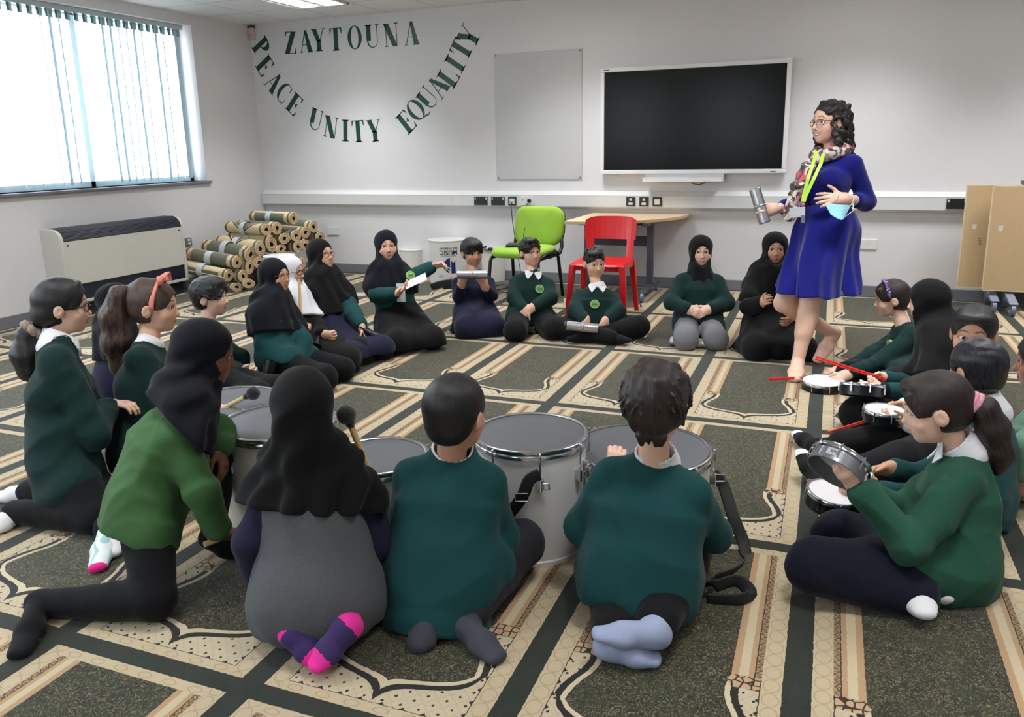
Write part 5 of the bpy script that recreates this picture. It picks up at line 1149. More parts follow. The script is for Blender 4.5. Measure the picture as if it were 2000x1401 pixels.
    def collar(s, mat=None, flaps=True, r=.057, h=.034, name='collar'):
        B = Solid(); n = s.neck + s.ax * .002; up = unit(s.H.w(0, -.08, -.3) - s.neck); k = s.sc
        B.u(cone(n - up * .016, n + up * h * k, (r + .012) * k, r * .98 * k), .005); B.s(cone(n - up * .05, n + up * (h + .05) * k, r * .9 * k, r * .9 * k), .003)
        top = n + up * (h + .010) * k; B.s(box_(top + up * .1 - s.F * .0, (.2, .2, .1), np.stack([s.R, unit(s.F - up * .35), unit(up + s.F * .35)]), .002), .003)
        o = B.build(name, mat or WHITE, s.t, .0042)
        if flaps:
            b = MB()
            for q in (-1, 1):
                P = [(.004, .0), (.03, .012), (.052, .018), (.064, .004), (.056, -.03), (.040, -.052), (.024, -.034), (.012, -.016)]; ring = []
                for x, z in P: ring.append(s.neck + s.R * q * x * k + s.ax * z * k + s.F * (s.surf(q * x * k, z * k) + .004))
                c = np.mean(ring, axis=0) + s.F * .004; nn = len(ring); b.add(ring + [c], [((i, (i + 1) % nn, nn) if q > 0 else ((i + 1) % nn, i, nn)) for i in range(nn)])
            b.build('collar_flap', mat or WHITE, s.t, solid=.005)
    def hijab(s, mat=None, cape=.55, thick=.045, res=.0075, fold=.01, open_=(.255, .345), drop=(.0, .0), wide=1.0, seed=None, name='headscarf', back=None, arms=.85, cr=1.0, flare=0):
        """a scarf drawn round the face, tucked under the chin and spread over shoulders, chest and back"""
        B = Solid(); H = s.H; h = H.h; t = thick; k = s.sc
        B.u(H.ell((0, -.07, .13), (.345 + t, .415 + t, .355 + t)), .02 * h); B.u(H.ell((0, .06, -.13), (.28 + t, .29 + t, .36 + t)), .12 * h)
        B.u(cone(H.w(0, -.06, -.26), s.neck - s.ax * .02, .30 * h, .31 * h * wide), .1 * h); B.u(cone(H.w(0, -.16, -.1), s.neck - s.F * .04, .33 * h, .33 * h * wide), .1 * h)
        low = s.neck - s.ax * cape * np.linalg.norm(s.neck - s.pel); m = (s.neck + low) / 2
        B.u(cone(s.sh[0] + s.R * (.0 if arms else .05), s.sh[1] - s.R * (.0 if arms else .05), .072 * k * cr, .072 * k * cr), .05); B.u(econe(s.neck, low, .112 * k * cr, (.128 + flare) * k * cr, s.R, 1.45 * wide), .05)
        for a in (0, 1):
            if a in s.el and arms: B.u(cone(s.sh[a], s.sh[a] + (s.el[a] - s.sh[a]) * min(arms, cape * 1.1), .068 * k * cr, .073 * k * cr), .03)
        sd = seed if seed is not None else int(abs(s.pel[0] * 733)) % 91; n0 = s.neck
        w1 = waves(sd, 14, 3)
        def drape(P):
            q = P - n0; a = np.arctan2(q @ s.R, q @ s.F); z = q @ s.ax; low_ = np.clip((.06 - z) / .18, 0, 1)
            return fold * low_ * (np.sin(a * 9 + 4 * w1(P)) * .9) + fold * .45 * (1 - low_) * (np.sin(z * 52 + a * 5 + 5 * w1(P)))* np.clip((.22 - z) / .1, 0, 1)
        f1 = folds(sd + 2, 20, fold * .5); B.d(lambda P: drape(P) + f1(P), .06)
        if cape < .95: 
            cn = unit(s.ax * 1.0 + s.F * drop[0] + s.R * drop[1]); B.s(box_(low - cn * .3, (.5, .5, .3), np.stack([np.cross(s.F, cn), unit(s.F - cn * np.dot(s.F, cn)), cn]), .01), .012)
        B.s(box_((s.pel[0], s.pel[1], -.497), (2, 2, .5), None, .002), .003)
        B.s(H.ell((0, .55, -.105), (open_[0], .60, open_[1])), .02 * h)
        z = [(H.c - .5 * h, H.c + .5 * h, min(res, .0052))]
        return B.build(name, mat or INK, s.t, res, z)
    def badge(s, x=.055, drop=.12, name='badge', r=.032):
        c = s.neck - s.ax * drop * s.sc - s.R * x * s.sc
        o = s.top; me = o.data; mw = o.matrix_world; 
        best = None; co = np.zeros(len(me.vertices) * 3, f32); me.vertices.foreach_get('co', co); co = co.reshape(-1, 3)
        dd = co - c; la = np.abs(dd - np.outer(dd @ s.F, s.F)); rr = np.linalg.norm(la, axis=1); k = (rr < .03) & (dd @ s.F > 0); 
        f = np.max(dd[k] @ s.F) if k.any() else .12; c = c + s.F * (f + .004)
        nr = unit(s.F - s.R * .12 - s.ax * -.1); x_, y_, d_ = axis_frame(nr); b = MB(); b.cyl(c - nr * .012, c + nr * .002, r * s.sc, r * s.sc, 28); b.build('badge', M('badge_green', (150, 190, 110), .7), s.t)
        q = MB(); q.cyl(c, c + nr * .003, r * .78 * s.sc, n=24); q.build('badge_field', M('badge_field', (104, 150, 84), .7), s.t)
        q = MB(); up = unit(s.ax); rt = np.cross(nr, up) * -1
        q.prism([(-.5, -.45), (.5, -.45), (.62, -.1), (.2, .12), (-.15, -.02), (-.62, -.02)], lambda u, v, w: c + nr * (.0031 + w) + rt * u * r * s.sc + up * v * r * s.sc, .0006); q.build('badge_motif', M('badge_dark', (58, 92, 56), .7), s.t)
        q = MB()
        for u in (-.35, 0, .35): q.cyl(c + nr * .003 + rt * u * r * s.sc + up * .42 * r * s.sc, c + nr * .0038 + rt * u * r * s.sc + up * .42 * r * s.sc, .1 * r, n=10)
        q.build('badge_motif', M('badge_pale', (206, 224, 188), .7), s.t)
def foot_ops(B, an, toe, k=1.0):
    an = np.array(an, float); toe = np.array(toe, float); f = unit(toe - an); L = np.linalg.norm(toe - an)
    dn = A3(0, 0, -1) - f * np.dot((0, 0, -1), f); dn = unit(dn) if np.linalg.norm(dn) > .2 else unit(np.cross(f, CR))
    side = np.cross(f, dn)
    B.u(cone(an, an + f * L * .45 + dn * .006, .03 * k, .03 * k), .012); B.u(cone(an - f * .02 * k + dn * .012 * k, an + f * L * .5 + dn * .014 * k, .029 * k, .026 * k), .015)
    B.u(econe(an + f * L * .45 + dn * .012 * k, an + f * (L - .025 * k) + dn * .012 * k, .023 * k, .017 * k, side, 1.75), .02)
def patch(o, mat, fn):
    """give the faces picked by fn(centres) their own knit colour"""
    me = o.data; me.materials.append(mat); n = len(me.polygons); c = np.zeros(n * 3, f32); me.polygons.foreach_get('center', c); m = np.zeros(n, np.int32); m[fn(c.reshape(-1, 3))] = len(me.materials) - 1; me.polygons.foreach_set('material_index', m)
# ------------------------------------------------------------------ the cast
def seiza(f, fwd=.30, back=.10, spread=.10, toe=.17, an_spread=.06, z=.06, cross=0, kz=None):
    """kneeling, sitting on the heels"""
    g = A3(f.pel[0], f.pel[1], 0); k = f.sc; Fh = unit([f.F[0], f.F[1], 0]); Rh = A3(Fh[1], -Fh[0], 0)
    for a, s_ in ((1, 1), (0, -1)):
        f.kn[a] = g + Fh * fwd * k + Rh * s_ * spread * k + A3(0, 0, (kz or .07) * k); f.an[a] = g - Fh * back * k + Rh * s_ * an_spread * k + A3(0, 0, z * k)
        f.toe[a] = f.an[a] - Fh * toe * k - Rh * s_ * cross * k + A3(0, 0, -.03 * k)
def crosslegged(f, w=.27, fwd=.12):
    g = A3(f.pel[0], f.pel[1], 0); k = f.sc; Fh = unit([f.F[0], f.F[1], 0]); Rh = A3(Fh[1], -Fh[0], 0)
    for a, s_ in ((1, 1), (0, -1)):
        f.kn[a] = g + Fh * fwd * k + Rh * s_ * w * k + A3(0, 0, .085 * k); f.an[a] = g + Fh * (fwd + .12 + .05 * a) * k - Rh * s_ * .08 * k + A3(0, 0, .05 * k); f.toe[a] = f.an[a] - Rh * s_ * .15 * k + Fh * .03 * k
def gown(f, mat, r0=.12, r1=.2, wide=1.25, name='gown', res=.009, fold=.009, kn=True, hem=.0, top=.55, front=.1, down=None, ext=None):
    """skirt or long dress spread over a kneeling figure"""
    B = Solid(); k = f.sc; t = f.pel + (f.neck - f.pel) * top; g = A3(f.pel[0], f.pel[1], .02) + unit([f.F[0], f.F[1], 0]) * front * k
    B.u(econe(t, f.pel, r0 * .8 * k, r0 * k, f.R, 1.3), .03); B.u(econe(f.pel, g, r0 * k, r1 * k, f.R, wide), .06)
    if kn:
        for a in f.kn: B.u(cone(f.hip[a], f.kn[a], .1 * k, .085 * k), .06); B.u(cone(f.kn[a], f.kn[a] - A3(0, 0, .04), .085 * k, .09 * k), .05)
        if len(f.kn) == 2: B.u(cone((f.hip[0] + f.hip[1]) / 2, (f.kn[0] + f.kn[1]) / 2, .09 * k, .075 * k), .06)
    if ext: ext(B)
    sd = int(abs(f.pel[0]) * 977) % 89; w1 = waves(sd, 12, 3); n0 = f.pel
    def pl(P):
        q = P - n0; a = np.arctan2(q @ f.R, q @ f.F); return fold * np.clip((f.pel[2] + .06 - P[:, 2]) / .2, 0, 1) * np.sin(a * 11 + 4 * w1(P))
    f1 = folds(sd + 4, 18, fold * .6); B.d(lambda P: pl(P) + f1(P), .05); B.s(box_((f.pel[0], f.pel[1], -.495 + hem), (2, 2, .5), None, .002), .004)
    return B.build(name, mat, f.t, res)
def pony(f, pts, radii, mat, seed=2, name='ponytail', rag=.006, squash=None, res=.005, tie=None):
    B = Solid(); lock(B, pts, radii, .02); st = waves(seed, 40, 4); ax = unit(pts[-1] - pts[0]); S = np.eye(3) - .93 * np.outer(ax, ax); fine = waves(seed + 4, 190, 7, S)
    B.d(lambda P: rag * (.5 * st(P) + .8 * fine(P)), .04)
    lo, hi = np.min(pts, axis=0) - .1, np.max(pts, axis=0) + .1; x, y, _ = axis_frame(ax)
    return B.build(name, mat, f.t, res, [], lambda P: np.stack([(P @ x) * 230, (P @ y) * 230, (P @ ax) * 14], 1))
# ---- the front row, seen from behind
def b25():
    f = Fig('boy kneeling with his back to the viewer, white collar, tousled dark hair, pale blue socks', (1235, 1262), 172, (1279, 790, .06, 174, .222, -6), (1281, 898, .14), (1243, 1146, .10), 'light', 1.0)
    f.arm(0, (1140, 1030, .24), (1192, 925, .36), (.35, .75, -.5), (0, -.3, -1), curl=.75); f.arm(1, (1392, 1045, .22), (1340, 1010, .40))
    seiza(f, .36, .02, .13); f.an[1] = f.p(1276, 1236, -.10); f.toe[1] = f.p(1150, 1230, -.12); f.an[0] = f.p(1195, 1262, -.08); f.toe[0] = f.p(1300, 1284, -.10)
    f.body(res=.0036, eye=False); f.jumper(GREEN, (.15, .142, .118), .02, .010); f.legs(TROU, (.1, .088, .06), hips=.108, upto=.9); f.socks(SOCKG, top=.03); f.collar(flaps=False, r=.06, h=.036)
    H = f.H
    def ex(B):
        for k, (x, y, z, r) in enumerate(((.1, -.15, .48, .1), (-.12, .05, .49, .1), (.2, .1, .44, .09), (-.2, -.2, .42, .1), (.02, -.38, .33, .1))): B.u(H.ell((x, y, z), (r, r, r * .7)), .06 * H.h)
        tufts(B, H, 120, 3, (.15, .3, -.6), .26, .036, .0, .06, .5)
        for x in (-.12, -.02, .07, .15): B.u(H.cone((x, -.38, -.3), (x * .8, -.34, -.46 - .05 * math.sin(x * 40)), .05, .012), .03 * H.h)
    hair_cap(H, f.t, HAIR['dark'], 'boy', .075, .2, -.44, .02, 5, .0036, .034, extra=ex)
    return f
def b24():
    f = Fig('boy squatting with his back to the viewer, short cropped black hair, grey socks', (890, 1262), 165, (890, 808, .12, 150, .222, -4), (884, 888, .20), (862, 1128, .13), 'mid', 1.0)
    f.arm(0, (790, 1040, .28), (850, 1000, .42)); f.arm(1, (982, 1050, .22), (960, 985, .42))
    f.kn[0] = f.p(770, 1040, .42); f.an[0] = f.p(835, 1225, .08); f.toe[0] = f.p(805, 1268, -.03); f.kn[1] = f.p(1018, 1062, .30); f.an[1] = f.p(908, 1222, .02); f.toe[1] = f.p(984, 1288, -.05)
    f.body(res=.0036, eye=False); f.jumper(GREEN, (.155, .142, .115), .11, .010); f.legs(CHAR, (.094, .075, .046), hips=.11, upto=.85); f.socks(SOCKD, top=.25); f.collar(flaps=False, r=.062, h=.042)
    hair_cap(f.H, f.t, HAIR['black'], 'boy', .042, .2, -.36, .0, 8, .0036, .006)
    return f
def g23():
    f = Fig('girl seen from behind in black headscarf and grey pinafore, raising a mallet', (620, 1300), 170, (594, 800, .10, 168, .222, -8), (606, 915, .16), (618, 1165, .12), 'mid', 1.0)
    f.arm(0, (490, 1060, .10), (513, 1148, .18), (.2, -1, 0), (1, 0, 0), curl=.35); f.arm(1, (735, 1062, .20), (728, 985, .26), (-.12, 1, -.15), (-.6, 0, -.8), curl=.95, thumb=.9)
    seiza(f, .34, .0, .12, kz=.08); f.an[1] = f.p(672, 1232, -.02); f.toe[1] = f.p(596, 1312, -.08); f.an[0] = f.p(575, 1238, -.0); f.toe[0] = f.p(640, 1300, -.03)
    f.body(ears=False, res=.004, eye=False); B = f.jumper(NAVY, (.118, .125, .11), .0, .004, name='jumper', sl=(.055, .05, .042))
    gown(f, PINAF, .138, .165, 1.15, 'pinafore', .0075, .006, True, .03, .9, .06); f.hijab(JET, .3, .05, .0065, .013, drop=(-.12, .16), wide=.98, cr=1.0)
    sock = cloth('sock_purple', (58, 44, 92), .06, bump=.4, bs=600); pink = cloth('sock_pink', (224, 48, 150), .04, bump=.4, bs=600)
    f.socks(sock, toe_mat=(pink, lambda s, a: (lambda c, t=s.toe[a], q=s.an[a]: ((c - q) @ unit(t - q) > np.linalg.norm(t - q) - .055) | ((c - q) @ unit(t - q) < -.012))), top=.15)
    hd = f.wr[1] + f.hands[1][0] * .07
    mallet(f.p(677, 810, .14), f.p(742, 975, .24), 'black headed mallet held up by the girl in the grey pinafore', .029, .0095)
    return f
def g22():
    f = Fig('girl half kneeling in profile, dark navy headscarf and light green jumper', (280, 1185), 92, (402, 690, .16, 90, .205, -14), (356, 795, .12), (285, 990, .10), 'dark', 1.0)
    f.arm(1, (392, 962, -.0), (424, 1040, .06), (.9, -.1, -.2), (0, -.8, .5), curl=.55, thumb=.6); f.arm(0, (420, 850, .28), (428, 872, .22), (.25, -.9, .3), (-.8, -.1, 0), curl=.4)
    f.kn[1] = f.p(300, 1172, .03); f.an[1] = f.p(78, 1178, -.04); f.toe[1] = f.p(30, 1282, -.12); f.kn[0] = f.p(425, 900, .30); f.an[0] = f.p(418, 1052, .26); f.toe[0] = f.p(472, 1082, .26)
    f.body(ears=False, res=.0034, look=(0, 0)); f.jumper(LGREEN, (.148, .146, .12), .035, .011, thigh=.22, res=.0065, sl=(.068, .062, .048), cuff=.038); f.legs(TROU, (.098, .062, .042), hips=.098)
    mallet(f.p(520, 1016, .2), f.p(399, 1064, .05), 'wooden handled mallet low in the hand of the girl in light green', .03, .0095)
    f.socks(SOCKB, top=.3); f.hijab(INK, .16, .045, .006, .012, drop=(.55, 0), open_=(.275, .36))
    return f
def g19():
    f = Fig('girl in profile with dark ponytail, green jumper and lifted grey drum', (1690, 1160), -82, (1826, 797, .04, -84, .21, -14), (1880, 876, .05), (1862, 1098, .06), 'light', 1.0)
    f.arm(0, (1775, 1068, -.12), (1676, 950, -.06), (-.75, .75, .25), (.3, .3, -.9), curl=.75, thumb=.35, spread=.3); f.arm(1, (1760, 1010, .2), (1700, 960, .16), (-.8, .3, 0), (0, 0, 1), curl=.6)
    f.kn[0] = f.p(1592, 1105, -.05); f.an[0] = f.p(1790, 1160, -.10); f.toe[0] = f.p(1812, 1198, -.22); f.kn[1] = f.p(1640, 1050, .16); f.an[1] = f.p(1830, 1140, .06); f.toe[1] = f.p(1850, 1165, -.12)
    f.body(res=.003, look=(0, -.35)); f.jumper(MGREEN, (.146, .138, .118), .045, .012, tr=.114, res=.0062, sl=(.066, .06, .05), cuff=.04); f.legs(TNAVY, (.1, .085, .066), hips=.1, kk=.04, fold=.008); f.socks(SOCKW, top=.12); f.collar(r=.06, h=.036)
    H = f.H; hm = HAIR['dark']
    def ex(B):
        B.u(H.ell((0, .22, .36), (.24, .18, .12)), .05 * H.h)
        for s_ in (-1, 1): B.u(H.cone((s_ * .22, .30, .28), (s_ * .32, .2, -.12), .06, .02), .04 * H.h); B.u(H.cone((s_ * .3, .18, .1), (s_ * .33, .12, -.36), .035, .008), .03 * H.h)
        B.u(H.cone((0, -.3, .1), (0, -.48, .0), .22, .09), .08 * H.h)
    hair_cap(H, f.t, hm, 'girl', .05, .235, -.34, .03, 4, .0034, .012, extra=ex)
    P = [H.w(0, -.44, .03), H.w(0, -.58, -.1), H.w(0, -.66, -.4), H.w(.0, -.68, -.75), H.w(0, -.62, -1.02)]; pony(f, P, [.022, .038, .045, .038, .012], hm, 6)
    b = MB(); c = H.w(0, -.47, .0); x, y, d = axis_frame(P[1] - P[0])
    for k, r in ((-.008, .03), (.006, .032)): b.tube([c + d * k + r * (math.cos(t) * x + math.sin(t) * y) for t in np.linspace(0, 2 * PI, 20, endpoint=False)], .009, 8, closed=True)
    b.build('hair_tie', M('hair_tie_pink', (222, 150, 170), .8, var=.25, vs=90, bump=.4, bs=200), f.t, smooth=True)
    c = f.p(1645, 898, -.02); nr = f.dirv(.60, .64, -.48); tamborim(c, nr, .086, 'silver grey hand drum tilted up in the ponytail girl hand, with a sticker', tambor_grey, .052, f.p(1622, 880, -.12))
    return f
# ---- the left group
def g1():
    f = Fig('girl in profile with glasses, low black ponytail and white collar', (140, 1020), 82, (124, 598, .12, 84, .205, -4), (112, 672, .10), (128, 912, .06), 'light', 1.0)
    f.arm(1, (186, 850, .0), (212, 792, .17), (.9, .1, 0), (0, -1, 0)); f.arm(0, (200, 830, .3), (240, 800, .3), (.9, .1, 0), (0, -1, 0))
    f.kn[1] = f.p(190, 1008, .0); f.an[1] = f.p(30, 1000, -.02); f.toe[1] = f.p(-30, 1040, -.1); f.kn[0] = f.p(215, 980, .24); f.an[0] = f.p(60, 960, .22); f.toe[0] = f.p(-20, 965, .2)
    f.body(res=.0032, look=(0, 0)); f.jumper(DGREEN, (.148, .142, .118), .09, .011, sl=(.066, .062, .05)); f.legs(TROU, (.096, .07, .046), hips=.098); f.socks(SOCKW, top=.25); f.collar(r=.06, h=.036)
    H = f.H
    def ex(B):
        B.u(H.ell((0, -.26, -.16), (.29, .26, .26)), .1 * H.h)
        for s_ in (-1, 1): B.u(H.cone((s_ * .1, .25, .4), (s_ * .32, .16, .02), .05, .04), .05 * H.h); B.u(H.cone((s_ * .29, .24, .12), (s_ * .30, .2, -.42), .014, .008), .01 * H.h)
    hair_cap(H, f.t, HAIR['black'], 'girl', .055, .29, -.4, -.1, 11, .0034, .006, extra=ex)
    P = [H.w(0, -.48, -.38), H.w(.02, -.58, -.52), H.w(.03, -.62, -.85), H.w(.03, -.56, -1.15), H.w(.03, -.46, -1.24)]; pony(f, P, [.024, .04, .058, .05, .02], HAIR['black'], 9, rag=.004)
    b = MB(); c = H.w(0, -.50, -.42); x, y, d = axis_frame(P[1] - P[0]); rnd = random.Random(2)
    b.tube([c + (.034 + .006 * math.sin(7 * t)) * (math.cos(t) * x + math.sin(t) * y) + d * .008 * math.cos(9 * t) for t in np.linspace(0, 2 * PI, 48, endpoint=False)], .016, 8, closed=True)
    b.build('scrunchie', M('scrunchie', (150, 132, 120), .8, var=.35, vs=60, bump=.5, bs=120), f.t, smooth=True); glasses(H, f.t, (58, 32, 44))
    return f
def g2():
    f = Fig('figure in a dark navy headscarf half hidden behind the pink headband girl', (235, 800), 90, (231, 592, .05, 95, .205, 0), (228, 650, .05), (235, 745, .05), 'tan', 1.0)
    f.arm(1, (250, 720, -.05), (280, 740, .05)); f.arm(0, (260, 715, .2), (290, 730, .2)); seiza(f)
    f.body(ears=False, res=.0045); f.jumper(DGREEN); gown(f, NAVY, .13, .2); f.hijab(INK, .55)
    return f
def g3():
    f = Fig('girl with a pink bow headband and long brown ponytail, dark green jumper', (290, 960), 75, (303, 598, .12, 72, .21, -4), (292, 668, .10), (272, 880, .06), 'tan', 1.0)
    f.arm(1, (330, 810, -.02), (418, 800, .12), (.95, .05, -.1), (0, -1, 0), curl=.85, thumb=.8); f.arm(0, (360, 770, .3), (440, 790, .35), (1, 0, 0), (0, -1, 0))
    seiza(f, .34, .08, .1); f.an[1] = f.p(212, 1030, -.02); f.toe[1] = f.p(188, 1112, -.10); f.an[0] = f.p(225, 1035, .05); f.toe[0] = f.p(215, 1085, -.04)
    f.body(res=.0034, look=(0, 0)); f.jumper(DGREEN, (.135, .135, .118), .04, .007); f.legs(TROU, (.095, .07, .05), hips=.11); f.collar(flaps=False, r=.05, h=.014)
    pink = cloth('sock_hot_pink', (226, 40, 130), .04, bump=.4, bs=600); m, nt, b = newmat('sock_striped'); tc = nt.nodes.new('ShaderNodeTexCoord'); sp = nt.nodes.new('ShaderNodeSeparateXYZ'); nt.links.new(tc.outputs['Object'], sp.inputs[0]); z = E(sp.outputs[2]); y = E(sp.outputs[0])
    nt.links.new(mix(((z * 62 + y * 18).fr() > .6), lin((222, 226, 226)), lin((150, 196, 196)), nt), b.inputs['Base Color']); b.inputs['Roughness'].default_value = .9
    f.socks(m, sides=(1,), toe_mat=(pink, lambda s, a: (lambda c, t=s.toe[a], q=s.an[a]: ((c - q) @ unit(t - q) > np.linalg.norm(t - q) - .03) | ((c - q) @ unit(t - q) < .03))), top=.1); f.socks(SOCKW, sides=(0,), top=.1)
    H = f.H
    def ex(B):
        B.u(H.cone((0, -.25, .3), (.0, -.5, .3), .24, .07), .08 * H.h)
        for s_ in (-1, 1): B.u(H.cone((s_ * .2, .24, .3), (s_ * .33, .14, .0), .04, .02), .04 * H.h)
    hair_cap(H, f.t, HAIR['brown'], 'girl', .05, .25, -.36, .02, 14, .0034, .012, extra=ex)
    P = [H.w(0, -.5, .3), H.w(.02, -.64, .2), H.w(.05, -.74, -.25), H.w(.06, -.72, -.7), H.w(.05, -.66, -1.2), H.w(.04, -.56, -1.55)]; pony(f, P, [.024, .04, .056, .058, .045, .014], HAIR['brown'], 21, rag=.009)
    pk = M('band_pink', (232, 140, 128), .6, var=.04); b = MB()
    arc = [H.w(.385 * math.sin(t), .10 + .03 * math.cos(t) - .05 * abs(math.sin(t)), .08 + .43 * math.cos(t)) for t in np.linspace(-1.75, 1.75, 26)]; b.tube(arc, 1, 8, flat=(.0035, .011, tuple(H.F))); b.build('headband', pk, f.t, smooth=True)
    b = MB(); c = H.w(.06, .16, .53)
    for s_ in (-1, 1):
        B_ = [c, c + H.R * s_ * .02 + H.U * .012, c + H.R * s_ * .055 + H.U * .022 + H.F * .01, c + H.R * s_ * .06 - H.U * .012 + H.F * .012, c + H.R * s_ * .02 - H.U * .008]; b.tube(B_, 1, 8, closed=True, flat=(.004, .013, tuple(H.F)))
    b.sphere(c, .013); b.build('bow', pk, f.t, smooth=True)
    mallet(f.p(494, 768, .1), f.p(420, 806, .12), 'black headed mallet lying over the farthest white drum', .030, .0095)
    return f
def b4():
    f = Fig('boy with thick black hair looking to the side behind the girl in light green', (440, 765), 70, (412, 580, .05, 66, .21, 0), (408, 634, .05), (405, 728, .0), 'light', 1.0)
    f.arm(1, (440, 706, -.1), (464, 735, -.05), (.9, .15, 0), (0, .2, -1), curl=.6); f.arm(0, (470, 700, .15), (485, 735, .1), (.8, -.1, 0), (0, -1, 0), curl=.5)
    f.kn[1] = f.p(505, 770, -.02); f.an[1] = f.p(420, 785, -.05); f.toe[1] = f.p(380, 790, -.08); f.kn[0] = f.p(540, 758, .2); f.an[0] = f.p(470, 770, .2); f.toe[0] = f.p(430, 770, .2)
    f.body(res=.0034, look=(0, -.1)); f.jumper(DGREEN, upto=.35, rib=True); f.legs(TROU, (.09, .07, .05)); f.socks(SOCKB)
    H = f.H
    def ex(B):
        B.u(H.ell((0, .12, .36), (.31, .30, .17)), .06 * H.h); tufts(B, H, 90, 9, (.2, .5, -.5), .26, .04, -.2, .06, .6)
        for s_ in (-1, 1): B.u(H.cone((s_ * .30, .16, .2), (s_ * .33, .12, -.02), .06, .03), .04 * H.h)
    hair_cap(H, f.t, HAIR['black'], 'boy', .085, .16, -.36, .0, 17, .0036, .024, extra=ex)
    cone_bell(f.p(513, 766, -.05), f.p(531, 706, -.02), .045, 'black cone bell standing upright by the boy with thick black hair', .02)
    return f
# ---- the arc along the back
def g5():
    f = Fig('girl kneeling in a black headscarf with thin glasses and teal jumper, hands on her knees', (590, 745), 48, (537, 539, .06, 52, .2, 4), (533, 592, .05), (548, 698, .0), 'mid', 1.0)
    f.arm(1, (516, 672, -.1), (560, 716, -.14), (.35, -.6, .4), (-.2, -.8, 0), curl=.4); f.arm(0, (590, 664, .02), (586, 702, -.06), (.1, -.9, .3), (0, -.4, .6), curl=.4)
    seiza(f, .36, .04, .1); f.body(ears=False, look=(.2, .2)); f.jumper(GREEN, sl=(.062, .055, .045)); f.legs(TROU, (.1, .08, .06), hips=.11); f.socks(SOCKB); f.hijab(INK, .6, .045, .0065, .009, arms=.5); glasses(f.H, f.t, (150, 70, 70), .095, .07, .006)
    return f
def g6():
    f = Fig('girl in white headscarf and black glasses, holding an upright wooden stick', (640, 715), 55, (568, 529, .08, 60, .195, -4), (570, 580, .08), (592, 675, .02), 'tan', 1.0)
    f.arm(1, (575, 640, -.12), (592, 656, -.1), (.1, .5, .3), (1, 0, 0), curl=1.0, thumb=.9); f.arm(0, (625, 640, .0), (626, 652, -.1), (.9, -.1, .2), (0, 0, -1), curl=.9)
    seiza(f, .34, .06, .1); f.body(ears=False, look=(.3, .1)); f.jumper(BLACK, sl=(.058, .052, .042)); gown(f, BLACK, .12, .17); f.hijab(cloth('scarf_white', (222, 222, 230), .02, sheen=.1, bump=.1), .5, .04, .006, .007); glasses(f.H, f.t, (24, 22, 26), .1, .074, .009)
    t = thing('wooden_beater', f.p(588, 640, -.13), 'pale wooden stick held upright before the white headscarf', 'drumstick'); MB().cyl(f.p(584, 546, -.10), f.p(590, 668, -.14), .009, .011, 12).build('stick', wood_stick, t, smooth=.6)
    cone_bell(f.p(622, 657, -.12), f.p(616, 678, -.18), .036, 'black cone bell in the lap of the white headscarf girl')
    b = MB(); low = f.neck - f.ax * .5 * np.linalg.norm(f.neck - f.pel); 
    return f
def g7():
    f = Fig('girl in a black headscarf and round glasses looking up, navy skirt and green cuffs', (690, 690), 28, (628, 498, .06, 42, .2, 10), (632, 548, .04), (656, 652, .0), 'tan', 1.0)
    f.arm(0, (690, 612, -.06), (706, 637, -.16), (.05, -.9, .3), (-.7, 0, .5), curl=.6, thumb=.6); f.arm(1, (612, 625, -.04), (640, 650, -.14), (.5, -.4, .3), (0, -.5, -.6), curl=.6)
    seiza(f, .38, .05, .12); f.body(ears=False, look=(.2, .25)); f.jumper(GREEN, sl=(.06, .055, .044)); gown(f, NAVY, .125, .17, hem=.05); f.legs(TROU, (.085, .075, .055), name='leggings'); f.hijab(JET, .7, .05, .0065, .01, arms=.45); glasses(f.H, f.t, (36, 34, 36), .105, .085, .007)
    cone_bell(f.p(708, 650, -.2), f.p(726, 684, -.24), .034, 'black cone bell hanging straight down from the hand with a green cuff'); cone_bell(f.p(710, 643, -.2), f.p(738, 660, -.18), .034, 'black cone bell pointing sideways from the hand with a green cuff')
    return f
def g8():
    f = Fig('girl in a dark navy headscarf and green cardigan reaching one arm sideways', (785, 668), 18, (755, 480, .04, 8, .205, 2), (757, 530, .03), (780, 628, .0), 'tan', 1.0)
    f.arm(0, (812, 538, -.08), (844, 521, -.06), (.9, .25, .2), (0, -.7, .7), curl=.45, spread=.8); f.arm(1, (735, 578, -.1), (776, 572, -.2), (.75, .5, .3), (.3, .7, .3), curl=.35, thumb=.5)
    seiza(f, .36, .05, .12); f.body(ears=False, look=(.0, .0)); f.jumper(cloth('cardigan_teal', (20, 66, 66), .06), (.138, .134, .116), .06, .006, name='cardigan', sl=(.062, .056, .045)); gown(f, BLACK, .125, .2, 1.2, name='skirt', hem=.03); f.legs(TROU, (.085, .075, .055), name='leggings')
    f.hijab(INK, .52, .045, .0065, .009, wide=.95, arms=.3); f.badge(.085, .1)
    q = MB(); c = f.p(812, 549, -.27); q.box(c, (.17, .10, .0015), np.stack([f.dirv(.85, .42, .2), f.dirv(.2, -.3, .9), unit(np.cross(f.dirv(.85, .42, .2), f.dirv(.2, -.3, .9)))]).T)
    tag(q.build('paper_sheet', M('paper_white', (222, 222, 226), .6)), 'white paper sheet in the hand of the girl reaching sideways', 'paper')
    q = MB(); c = f.p(783, 572, -.15); q.box(c, (.06, .004, .13), rot_z(.3)); q.build('name_card', M('paper_white', (222, 222, 226), .6), f.t)
    return f
